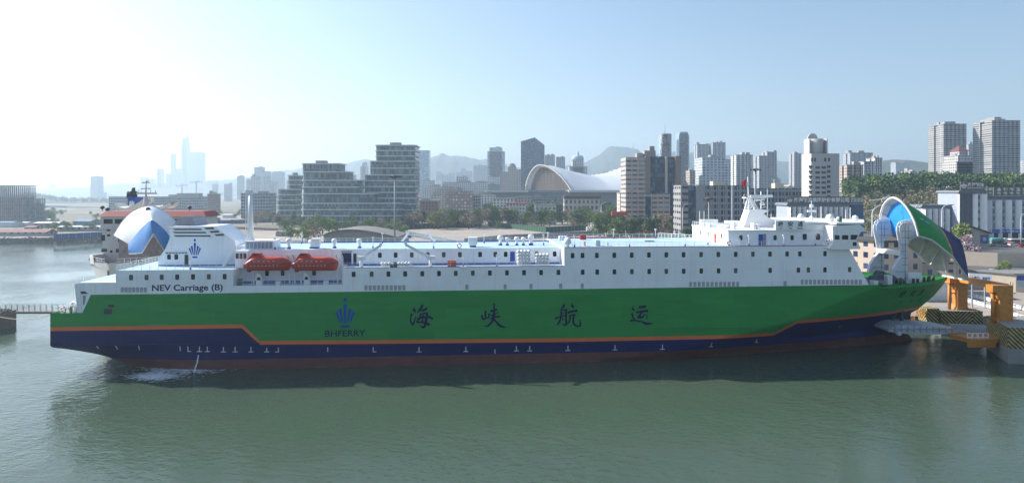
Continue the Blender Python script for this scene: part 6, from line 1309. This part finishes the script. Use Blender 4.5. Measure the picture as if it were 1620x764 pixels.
for k in range(1, 12):
    z = A[0].z + k * (max(p.z for p in A) - A[0].z) / 12; L_ = [p for p in A if p.z > z]
    if len(L_) > 1: d = Vector((-1.5, -1, 0)); mb.beam(Vector((L_[0].x, L_[0].y, z)) + d, Vector((L_[-1].x, L_[-1].y, z)) + d, .5)
mb.build("lattice", mat("lattice_brown", (.22, .17, .13), .8), hall)
mb = MB(); mb.box(gx(774, 860), gx(1060, 860), 862, 1000, 3, gz(304.5, 860), 1); mb.box(gx(768, 855), gx(836, 855), 855, 1005, gz(304.5, 860) + .01, gz(301, 860)); mb.box(gx(900, 850), gx(1062, 850), 850, 1005, gz(304.5, 860) + .01, gz(301, 850)); mb.box(gx(836, 858) + .1, gx(900, 858) - .1, 858, 1003, gz(304.5, 860) + .02, gz(301.6, 860), 1); mb.build("podium", [mat("podium_white", (.6, .6, .6), .6), F_("podium_glass", (.30, .33, .35), (.10, .14, .16), 3.0, 6.5, .85, .8, .2)], hall)
mb = MB()
for k in range(9): a = GR_[9 + k][12]; b = GR_[9 + k][14]; mb.beam(a + Vector((0, 0, .5)), b + Vector((0, 0, .5)), 2.2, .8)
mb.build("skylight", M_GREY, hall)
# nearer low buildings in front of the skyline
bld(663, 696, 318, 760, 16, FBR, "brown brick low house left of the brown and white office"); bld(706, 748, 304, 750, 20, F_("brown_white_office", (.34, .22, .18), (.42, .42, .42), 3.2, 3.5, .5, .5, .6), "brown and white six-storey office, centre left"); bld(748, 792, 308, 880, 20, FGR, "grey low office right of the brown and white one")
bld(668, 700, 296, 1250, 30, FHZ, "white low commercial block behind the brown house", tiers=[(0, .4, .9), (.4, 1, 1)]); bld(700, 772, 289, 1300, 30, FHZ, "long pale department store below the beige slab tower"); bld(687, 722, 299, 1000, 20, FP_, "pink-beige low block above the brown house"); bld(772, 800, 292, 1350, 30, FGR, "low dark-roofed block right of the pale department store"); bld(668, 688, 286, 1500, 30, FHZ, "small pale tower with a domed roof right of the tall glass office")
bld(780, 816, 315, 720, 14, FW, "small white house with two rows of windows, centre", plant=0); rr_ = bld(801, 832, 323, 650, 12, F_("white_low_shop", (.62, .6, .58), (.05, .06, .07), 3, 3.4, .5, .5), "low white shop with a red roof line and small signs", roofm=mat("roof_red_line", (.5, .04, .05), .6), plant=0)
tz = bld(814, 842, 313, 780, 14, FP_, "beige house with a small dark turret left of the hall", plant=1); bld(843, 880, 312, 850, 16, FGR, "brown-grey low block below the hall's arch"); bld(846, 880, 325, 640, 10, FHZ, "small grey-white house among the trees below the hall", plant=0)
bld(891, 950, 315, 700, 16, F_("arched_white_house", (.42, .40, .37), (.08, .08, .08), 4.4, 6, .55, .6), "white colonnaded low house with a dark hipped roof below the hall", roofm=MT["dark_roof"], parapet=3.2, plant=0); bld(976, 991, 307, 560, 16, F_("orange_balconies", (.55, .5, .46), (.35, .12, .06), 3, 3.2, .6, .4, .5), "small block with orange balconies left of the beige office")
mb = MB(); mb.box(gx(968, 500), gx(993, 500), 500, 503, gz(341, 500), gz(335, 500)); mb.build("red_canopy", mat("canopy_red", (.5, .05, .04), .6), label="long red canopy among the trees below the beige office", cat="canopy")
wh = empty("curved_roof_warehouse", (0, 0, 0), 0, "low warehouse with a shallow curved grey roof in the gravel yard", "warehouse"); Yw = 330; pts = [(lerp(512, 630, k / 16), 373 - 10 * math.sin(math.pi * min(1, (k / 16) ** .75)) + (3.5 * k / 16)) for k in range(17)]
mb = MB(); top = [(gx(a, Yw), gz(b, Yw)) for a, b in pts]; mb.prism([(top[0][0], 3), (top[-1][0], 3)] + top[::-1], Yw, Yw + 30, axis='y'); mb.build("wall", mat("warehouse_wall", (.36, .32, .29), .9), wh)
mb = MB(); mb.prism([(x, z + .02) for x, z in top] + [(x, z + .5) for x, z in top[::-1]], Yw - 1, Yw + 31, axis='y'); mb.build("roof", mat("warehouse_roof", (.20, .18, .17), .8, var=.2), wh)
# fences and walls of the vacant lot
def fence(pts, h, m, label, name="fence", post=4.0, z=3.5, cat="fence"):
    root = empty(name, (0, 0, 0), 0, label, cat); mb = MB(); pm = MB(); pts = [Vector((p[0], p[1], z)) for p in pts]
    for a, b in zip(pts, pts[1:]):
        mb.beam(a + Vector((0, 0, h / 2)), b + Vector((0, 0, h / 2)), .15, h); n = max(1, int((b - a).length / post))
        for k in range(n + 1): p = a.lerp(b, k / n); pm.beam(p, p + Vector((0, 0, h + .2)), .3)
    mb.build("panel", m, root); tag(pm.build("post_row", M_GREY, root), kind="stuff"); return root
M_FG = mat("fence_dark_green", (.015, .075, .035), .8, var=.2); M_FBL = mat("fence_blue", (.02, .08, .26), .7, var=.15)
fence([G(640, 363), G(762, 358.5)], 4.4, mat("fence_black_green", (.02, .04, .025), .8), "dark green hoarding along the left part of the vacant lot", cat="hoarding"); fence([G(773, 358), G(864, 368)], 4.2, M_FG, "bright green hoarding running towards the ferry across the vacant lot", cat="hoarding"); fence([G(864, 368), G(930, 364)], 4.2, M_FG, "short green hoarding turning away at the lot's corner", cat="hoarding")
fence([G(735, 385), G(800, 379), G(955, 371)], 3.0, mat("grey_block_wall", (.27, .27, .28), .9, var=.15), "grey block wall between the vacant lot and the ferry", "block_wall", cat="wall")
fence([G(85, 379), G(165, 375)], 3.6, M_FBL, "blue hoarding on the far shore behind the stern", cat="hoarding"); fence([G(330, 355), G(480, 350), G(640, 349)], 3.4, M_FBL, "long blue hoarding below the glass offices", cat="hoarding"); fence([G(330, 361), G(440, 365)], 2.0, mat("stone_wall", (.2, .16, .14), .9, var=.3), "low stone wall beside the yard behind the exhaust post", "stone_wall", cat="wall")
fence([G(625, 378), G(650, 376)], 3.2, M_FBL, "short blue hoarding beside the vacant lot's near left corner", cat="hoarding")
# sheds on the left shore
def shed(px0, px1, py, pyt, depth, wallm, roofm, label, ridge=1.2, Y=None):
    Y = Y or gy(py); x0, x1 = gx(px0, Y), gx(px1, Y); root = empty("shed", (x0, Y, 3.5), 0, label, "shed", "sheds on the left shore"); h = gz(pyt, Y) - 3.5; W = x1 - x0
    mb = MB(); mb.box(0, W, 0, depth, 0, h); mb.build("wall", wallm, root); mb = MB(); mb.prism([(-.5, h), (depth / 2, h + ridge), (depth + .5, h), (depth + .5, h + .15), (depth / 2, h + ridge + .2), (-.5, h + .15)][::-1] if False else [(-.5, h + .003), (depth + .5, h + .003), (depth / 2, h + ridge)], -.4, W + .4, axis='x'); mb.build("roof", roofm, root); return root
SW, SB, SR = mat("shed_white", (.58, .58, .57), .7), mat("shed_blue_roof", (.10, .22, .38), .6, var=.15), mat("shed_red_roof", (.22, .09, .07), .8, var=.25)
M_SHF = F_("shed_wall_windows", (.30, .30, .30), (.05, .06, .07), 5, 4.5, .4, .4)
for a in ((-10, 73, 373.5, 367.5, 12, M_SHF, SR, "long low shed with red roof beside the shore rocks", 2), (52, 92, 361, 353, 14, M_SHF, SW, "white-roofed shed standing above the red one", 1), (90, 160, 366, 359, 12, M_SHF, SW, "long shed with a thin white roof right of the white-roofed one", .8), (117, 150, 356, 350, 14, SB, SB, "blue-grey shed farther back near the ferry's bridge", 1.5), (-8, 20, 360, 352, 12, SW, SB, "white cabin row at the left edge below the frame building", .8), (22, 42, 359, 352.5, 10, SW, SW, "white cabin right of the left edge cabin row", .8), (68, 84, 352, 347.5, 10, SW, SW, "small white cabin behind the white-roofed shed", .8), (38, 54, 366, 359.5, 10, M_SHF, SR, "small brown shed left of the white-roofed shed", 1),
          (320, 342, 352, 346, 10, M_SHF, SB, "blue-grey shed right of the red bridge roof", 1), (352, 366, 345, 340, 12, SW, SW, "white shed beyond the blue hoarding left of the exhaust post", 1)): shed(*a)
for px0, px1, m, lab in ((436, 447, M_CONC, "left grey concrete heap block in the gravel yard"), (449, 461, M_CONC, "right grey concrete heap block in the gravel yard")):
    mb = MB(); p = ground(px0, 374); q = ground(px1, 374); mb.prism([(p.x, 3.5), (q.x, 3.5), (q.x - .4, 6.8), (p.x + .8, 7.2), (p.x, 6)], p.y, p.y + 5, axis='y'); mb.build("block_stack", m, label=lab, cat="block stack")
mb = MB(); p = ground(970, 372); mb.box(p.x, gx(984, p.y), p.y, p.y + 5, 3.5, 7.5); mb.build("timber_hut", mat("ochre_timber", (.32, .17, .06), .8), label="ochre timber hut at the right end of the lot's wall", cat="hut")
mb = MB(); p = ground(928, 367); mb.box(p.x, gx(938, p.y), p.y, p.y + 3, 4.2, 7.5); mb.box(gx(938, p.y) - .5, gx(943, p.y), p.y, p.y + 3, 4, 6.2)
for k in (0.8, 3.4, 6): mb.lathe([(.6, -.1), (.6, .4)], 10, 1, o=(p.x + k, p.y - .1, 4.1), axis='y')
mb.build("parked_truck", [M_WHITE2, M_DARK], label="small white truck parked at the end of the green hoarding", cat="truck")
# site crane far left
tc = empty("tower_crane", (0, 0, 0), 0, "hazy tower crane in front of the left skyscraper group", "crane"); mb = MB(); Y = 2400; mb.beam(at(310.5, 312, Y), at(310.5, 287, Y), 3.2); mb.beam(at(300, 288.5, Y), at(321, 288, Y), 2.4); mb.beam(at(310.5, 286, Y), at(318, 288, Y), 1.4); mb.build("jib_and_mast", M_GREY, tc)
tc = inst(tc, loc=(-50, 0, -12), label="second hazy tower crane left of the first, lower on the skyline")
bt = empty("summit_tower", (0, 0, 0), 0, "small mast on the summit of the highest hill", "tower"); mb = MB(); Y = 4900; mb.tube(at(1001.5, 236, Y), at(1001.5, 227, Y), 5, 2, 8); mb.build("mast", M_GREY, bt)
# filler city blocks between the named ones
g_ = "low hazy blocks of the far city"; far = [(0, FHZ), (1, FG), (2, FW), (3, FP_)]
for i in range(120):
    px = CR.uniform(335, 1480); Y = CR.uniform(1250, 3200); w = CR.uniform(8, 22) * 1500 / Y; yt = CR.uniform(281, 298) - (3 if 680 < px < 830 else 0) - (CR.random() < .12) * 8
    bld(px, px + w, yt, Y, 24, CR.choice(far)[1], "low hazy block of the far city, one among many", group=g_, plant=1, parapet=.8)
for i in range(26):
    px = CR.choice([CR.uniform(340, 440), CR.uniform(662, 830), CR.uniform(1100, 1260), CR.uniform(1360, 1470)]); Y = CR.uniform(820, 1100); w = CR.uniform(12, 26)
    bld(px, px + w, CR.uniform(304, 312), Y, 16, CR.choice((FW, FP_, FGR, FHZ)), "low house block in the middle distance, one among many", group="low blocks of the middle distance", plant=1, parapet=.6)
# ---------------------------------------------------------------- trees
def leaf_mat(name, col):
    m = mat(name, col, .75, var=.45, scale=.35); b = m.node_tree.nodes["Principled BSDF"]; b.inputs["Specular IOR Level"].default_value = .2; return m
def tree_proto(seed, m, h=10., wd=.62, n=1100, sparse=.0, low=.22):
    rng = random.Random(seed); root = bpy.data.objects.new("tree", None); COL.objects.link(root)
    t = MB(); t.tube((0, 0, -.5), (0, 0, h * .35), h * .028, h * .018, 7); L = []
    for k in range(7):
        a = rng.uniform(0, 6.28); e = Vector((math.cos(a) * h * rng.uniform(.15, .34), math.sin(a) * h * rng.uniform(.15, .34), h * rng.uniform(.45, .85))); s = Vector((0, 0, h * rng.uniform(.22, .36))); t.tube(s, e, h * .012, h * .004, 5); L.append(e)
    t.build("trunk", mat("bark", (.09, .07, .055), .95, var=.3), root); c = MB(); cl = []
    for k in range(15):
        a = rng.uniform(0, 6.28); z = rng.uniform(low + .08, .92); rr = wd * h * math.sin(math.pi * min(1, max(.1, (z - low + .12) / (1.02 - low)))) ** .7 * rng.uniform(.35, .95)
        cl.append((Vector((math.cos(a) * rr * .75, math.sin(a) * rr * .75, z * h)), h * rng.uniform(.11, .2)))
    for p in L: cl.append((p, h * rng.uniform(.1, .15)))
    for k in range(n):
        q, r = rng.choice(cl); d = Vector((rng.gauss(0, 1), rng.gauss(0, 1), rng.gauss(0, .8))).normalized() * r * rng.random() ** .4 * 1.15; p = q + d; s = h * rng.uniform(.022, .046)
        u = Vector((rng.gauss(0, 1), rng.gauss(0, 1), rng.gauss(0, 1))).normalized(); v = u.orthogonal().normalized(); w_ = u.cross(v)
        c.face([p + v * s, p + w_ * s * .8, p - v * s, p - w_ * s * .8])
    c.build("crown", m, root); return root
L1, L2_, L3, L4, L5 = leaf_mat("leaf_mid_green", (.12, .18, .05)), leaf_mat("leaf_dark_green", (.06, .105, .042)), leaf_mat("leaf_fresh_green", (.20, .26, .065)), leaf_mat("leaf_brownish", (.27, .22, .15)), leaf_mat("leaf_blossom", (.42, .30, .34))
PR = [(tree_proto(1, L1), "green"), (tree_proto(2, L2_, n=1100), "dark green"), (tree_proto(3, L3), "fresh green"), (tree_proto(4, L4, n=760), "brownish budding"), (tree_proto(5, L1, wd=.6, low=.1), "green"), (tree_proto(6, L2_, wd=.34, h=10, n=1000), "dark green"), (tree_proto(7, L4, wd=.58, n=800), "brownish budding")]
used = set(); TR = random.Random(99)
def tree(px, pyb, h, kind, label, group, z=3.5, Y=None):
    Y = Y or gy(pyb, z); p = PR[kind][0]; loc = (gx(px, Y), Y, z); s = h / 10.0; sc = (s * TR.uniform(.9, 1.25), s * TR.uniform(.9, 1.25), s); rz = TR.uniform(0, 6.28)
    if kind not in used: used.add(kind); p.location = loc; p.scale = sc; p.rotation_euler = (0, 0, rz); tag(p, label, "tree", group); return p
    return inst(p, loc=loc, rz=rz, sc=sc, label=label, group=group)
def belt(n, px0, px1, Y0, Y1, h0, h1, kinds, where, z=3.5):
    for i in range(n):
        k = TR.choice(kinds); px = lerp(px0, px1, (i + TR.random()) / n); tree(px, 0, TR.uniform(h0, h1), k, "%s tree %s" % (PR[k][1], where), "trees " + where, z, TR.uniform(Y0, Y1))
belt(54, 645, 965, 560, 670, 8, 17.5, (0, 1, 2, 3, 4, 6, 6, 3), "in the belt beyond the vacant lot")
belt(34, 945, 1100, 440, 540, 11, 17, (0, 1, 3, 4, 6, 1), "in the thick grove behind the ferry's long roof")
belt(22, 960, 1110, 400, 440, 4, 7, (1, 0, 1), "forming the low undergrowth along the yard")
belt(26, 1085, 1250, 345, 405, 8, 12, (0, 1, 3, 2, 4), "in front of the long grey office complex")
belt(14, 1246, 1375, 318, 342, 6, 10.5, (3, 6, 0, 6), "before the low office with the long roof sign")
belt(26, 445, 645, 480, 620, 7, 12, (0, 2, 3, 4), "below the middle glass office")
belt(12, 588, 642, 455, 500, 5, 8, (2, 2, 0), "on the green bank left of the vacant lot")
belt(26, 385, 480, 600, 760, 8, 12, (1, 3, 6), "in the dark plantation left of the glass offices")
belt(8, 545, 665, 640, 700, 7, 10, (0, 1, 3), "along the foot of the tallest glass office")
belt(8, 72, 160, 520, 640, 5, 8, (2, 0, 2), "among the sheds on the left shore")
belt(8, 50, 90, 700, 900, 7, 10, (2, 2, 0), "on the green bank beside the frame building")
belt(40, 768, 1000, 700, 830, 12, 20, (1, 1, 0, 5), "at the foot of the curved hall")
for px, py, h, k, lab in ((460, 381, 9, 0, "round green tree in the gravel yard near the concrete blocks"), (478, 386, 10, 2, "fresh green tree in the yard right of the round one"), (497, 384, 12, 3, "brownish tree at the left end of the warehouse"), (510, 372, 12, 0, "green tree behind the warehouse's left end"), (548, 386, 6, 2, "small green tree before the curved warehouse, left"), (570, 387, 4, 0, "small dark shrub before the curved warehouse, right")): tree(px, py, h, k, lab, None, Y=min(gy(py), 322) if px > 540 else None)
tree(1521, 0, 11, 2, "fresh green tree right of the raised visor, before the sign tower", None, 9.3, 312)
bp_ = tree_proto(31, L5, h=10, wd=.55, n=900, low=.1); bp_.location = (gx(1530, 300), 300, 6.5); bp_.scale = (.95, .95, .9); tag(bp_, "pale pink blossoming tree beside the retaining wall's left end", "tree")
c2 = inst(bp_, loc=(gx(1547, 292), 292, 5.0), rz=2, sc=.6, label="smaller pink blossoming shrub right of the big one")
tree(1590, 0, 4.2, 2, "yellow-green bush growing against the cream retaining wall", None, 3.5, 268); tree(1582, 0, 3.2, 2, "low bush at the left corner of the retaining wall", None, 3.5, 262)
tree(1408, 0, 8, 2, "green shrub seen between the visor's hinge arms", None, 3.5, 250); tree(1357, 0, 9, 0, "green tree behind the bridge wing at the cream office", None, 3.5, 262)
# wooded rise at the right with a stuff wood
rise = [(1290, 345), (1320, 318), (1350, 306), (1400, 302), (1450, 300), (1500, 297), (1560, 300), (1640, 300), (1720, 330)]
def rise_z(x, y):
    t = max(0, min(1, (y - 410) / 150)); P = [(gx(a, 560), gz(b, 560)) for a, b in rise]; return lerp(3.4, pw(x, P), t * t * (3 - 2 * t)) if P[0][0] < x < P[-1][0] else 3.4
X0, X1 = gx(1290, 560), gx(1720, 560); mb = MB(); mb.grid([[(lerp(X0, X1, i / 40), lerp(410, 640, j / 14), rise_z(lerp(X0, X1, i / 40), lerp(410, 640, j / 14)) - (0 if j < 12 else (j - 12) * 6)) for j in range(15)] for i in range(41)]); mb.build("wooded_rise", M_GRASS, kind="structure")
def wood(name, n, px0, px1, Y0, Y1, hmin, hmax, mats, seed, zf, dens=70):
    rng = random.Random(seed); mb = MB()
    for _ in range(n):
        Y = rng.uniform(Y0, Y1); x = gx(rng.uniform(px0, px1), Y); z = zf(x, Y); h = rng.uniform(hmin, hmax); mi = rng.randrange(len(mats)); r = h * rng.uniform(.28, .42)
        for _ in range(dens):
            d = Vector((rng.gauss(0, 1), rng.gauss(0, 1), rng.gauss(0, 1))).normalized() * rng.random() ** .35; p = Vector((x + d.x * r, Y + d.y * r, z + h * .62 + d.z * h * .40)); s = h * rng.uniform(.045, .09)
            u = Vector((rng.gauss(0, 1), rng.gauss(0, 1), rng.gauss(0, 1))).normalized(); v = u.orthogonal().normalized(); w_ = u.cross(v); mb.face([p + v * s, p + w_ * s * .8, p - v * s, p - w_ * s * .8], mi)
    return mb.build(name, mats, kind="stuff")
wood("hillside_wood", 520, 1338, 1640, 520, 620, 9, 15, [L2_, L2_, L2_, L1], 41, rise_z)
wood("hillside_scrub", 560, 1350, 1520, 420, 520, 5, 9, [L4, L1, L4, L2_], 42, rise_z, 55)
wood("far_shore_wood", 420, 18, 260, 1780, 1990, 9, 14, [L2_, L1], 43, lambda x, y: pw((x / y * FP + 810), [(15, 10), (38, 24), (60, 22), (80, 14), (110, 9), (160, 6), (240, 4)]) * max(.3, 1 - abs(y - 1950) / 250), 26)
wood("street_planting", 200, 380, 1250, 760, 1150, 6, 10, [L2_, L1, L4], 44, lambda x, y: 3.5, 26)
# ---------------------------------------------------------------- vehicles on the terrace and the quay
def car_proto(col, L=4.5, Hh=1.5, name="parked_car"):
    r = bpy.data.objects.new(name, None); COL.objects.link(r)
    b = MB(); b.prism([(0, .35), (L, .35), (L, .85), (L * .95, .95), (L * .8, 1.0), (L * .2, .98), (0, .85)], -.85, .85, axis='y'); b.build("body", col, r)
    g = MB(); g.prism([(L * .14, .98), (L * .82, .98), (L * .66, Hh), (L * .28, Hh)], -.75, .75, axis='y'); g.build("cabin", M_GLASS, r); t = MB(); t.box(L * .3, L * .65, -.7, .7, Hh + .003, Hh + .05); t.build("roof", col, r)
    for x in (L * .18, L * .82):
        for y in (-.86, .72): w_ = MB(); w_.lathe([(.33, 0), (.33, .14)], 12, o=(x, y, .33), axis='y'); w_.build("wheel", M_DARK, r)
    return r
CSI, CWH, CRD, CBK = mat("car_silver", (.45, .46, .48), .3), mat("car_white", (.75, .75, .75), .3), mat("car_red", (.4, .03, .02), .3), mat("car_dark", (.04, .045, .05), .3)
cps = {}
def car(px, Y, z, col, label, rz=0.0, name="parked_car"):
    if col.name not in cps: r = car_proto(col); cps[col.name] = r; r.location = (gx(px, Y), Y, z); r.rotation_euler = (0, 0, rz); tag(r, label, "car", "cars parked around the port"); return r
    return inst(cps[col.name], loc=(gx(px, Y), Y, z), rz=rz, label=label)
Z2 = 9.304
car(1568, 322, Z2, CSI, "silver car nearest the poster hut on the terrace"); car(1580, 316, Z2, CSI, "silver car in the middle of the terrace row", .2); car(1596, 322, Z2, CWH, "white car left of the red bus", .1); car(1572, 329, Z2, CBK, "dark car behind the silver ones on the terrace"); car(1612, 313, Z2, CRD, "red car low beside the right edge on the terrace")
for i, (px, Y, c, lab) in enumerate(((1546, 258, CWH, "white car parked below the blossom tree, left"), (1560, 262, CWH, "white car parked below the blossom tree, right"), (1533, 250, CSI, "silver car on the lower road near the visor tip"))): car(px, Y, 3.52, c, lab)
bus = empty("parked_bus", (gx(1597, 326), 326, Z2), 0, "red and white bus parked at the right edge of the terrace", "bus"); mb = MB(); mb.box(0, 11, -1.2, 1.2, .45, 1.5, 0); mb.box(0, 11, -1.2, 1.2, 1.503, 1.6, 1); mb.box(.05, 10.95, -1.15, 1.15, 1.6, 2.5, 2); mb.box(0, 11, -1.2, 1.2, 2.503, 3.1, 1); mb.build("body", [CRD, CWH, M_GLASS], bus)
for x in (2, 8.6):
    for y in (-1.22, 1.0): w_ = MB(); w_.lathe([(.48, 0), (.48, .22)], 12, o=(x, y, .48), axis='y'); w_.build("wheel", M_DARK, bus)
tk = empty("tank_truck", (gx(1567, 332), 332, Z2), 0, "pale teal tank truck parked behind the cars on the terrace", "truck"); mb = MB(); mb.lathe([(.9, 0), (1.15, .3), (1.15, 5.7), (.9, 6)], 14, o=(0, 0, 2.0), axis='x'); mb.build("tank", mat("teal_paint", (.10, .32, .30), .5), tk); mb = MB(); mb.box(6.2, 8, -1.1, 1.1, .6, 2.9); mb.box(0, 8, -.6, .6, .5, .8); mb.build("cab", CWH, tk)
for x in (1, 2.4, 7): w_ = MB(); w_.lathe([(.5, -1.15), (.5, 1.15)], 12, o=(x, 0, .5), axis='y'); w_.build("wheel", M_DARK, tk)
for k in range(22):
    px = CR.uniform(345, 440); Y = CR.uniform(560, 680)
    if k < 10: car(px, 690 + k * 4, 3.5, CR.choice((CWH, CSI, CRD)), "small car on the distant yard left of the glass offices", CR.uniform(0, 3))
for k in range(9): car(1005 + k * 11, 330, 3.5, CWH, "car hidden") if False else None

# one mesh per separate piece
def split_loose(o):
    bm = bmesh.new(); bm.from_mesh(o.data); bm.verts.ensure_lookup_table(); bmesh.ops.remove_doubles(bm, verts=bm.verts, dist=1e-4); seen = set(); isl = []
    bm.faces.ensure_lookup_table()
    for f in bm.faces:
        if f.index in seen: continue
        st_, g = [f], []; seen.add(f.index)
        while st_:
            q = st_.pop(); g.append(q)
            for e in q.edges:
                for h in e.link_faces:
                    if h.index not in seen: seen.add(h.index); st_.append(h)
        isl.append(g)
    if len(isl) < 2: bm.free(); return
    base = o.name.split('.')[0]
    for g in isl:
        mb = MB()
        for f in g: mb.face([v.co for v in f.verts], f.material_index, None, f.smooth)
        mb.build(base, [s.material for s in o.material_slots], o.parent)
    bm.free(); bpy.data.objects.remove(o)
for o in [o for o in SC.objects if o.type == 'MESH' and o.name.split('.')[0] in ("winch_casing", "roof_locker", "deck_box", "bollard", "podium", "louvre_fin", "deck_edge_kerb", "canopy_post", "frame_post", "scupper_pipe", "raft_cradle", "roof_house", "foot", "gas_bottle_rack", "mooring_winch", "mooring_winch_drums")]: split_loose(o)

# small clutter on the quay: bollards, drums, stacked pallets, light vans on the far yards
mb = MB(); mb.lathe([(.35, 0), (.28, .25), (.28, .6), (.5, .7), (.5, .85), (0, .95)], 12); q0 = None
for k in range(9):
    x = 88 + k * 1.9 if k < 5 else 106 + (k - 5) * 3; y = 198 - k * .6 if k < 5 else 173.6
    if q0 is None: q0 = mb.build("mooring_bollard", M_DARK, None, (x, y, 3.51), label="black mooring bollard on the quay edge beyond the bow", cat="bollard", group="mooring bollards on the quay")
    else: inst(q0, loc=(x, y, 3.51))
vp = car_proto(CWH, 5.5, 2.3, "parked_van"); vp.location = (gx(1500, 232), 232, 3.52); tag(vp, "white van standing on the road just beyond the bow visor's lower lip", "van")
for px, Y, lab in ((1478, 244, "white van left of the blossom tree on the lower road"), (1618, 236, "white van at the right edge below the retaining wall")): inst(vp, loc=(gx(px, Y), Y, 3.52), label=lab)
mb = MB()
for k in range(5): mb.box(0, 1.2, 0, 1.2, k * .16, k * .16 + .12)
mb.build("pallet_stack", mat("pallet_wood", (.35, .25, .15), .9), None, (gx(1513, 205), 205, 3.51), .3, label="small stack of wooden pallets on the quay road by the barriers", cat="pallet stack")
for i in range(46):
    px = TR.uniform(60, 440); Y = TR.uniform(640, 1060); tree(px, 0, TR.uniform(4, 8), TR.choice((0, 1, 2, 3)), "small bushy tree scattered on the far left scrubland", "small trees scattered on the far left scrubland", 3.5, Y)
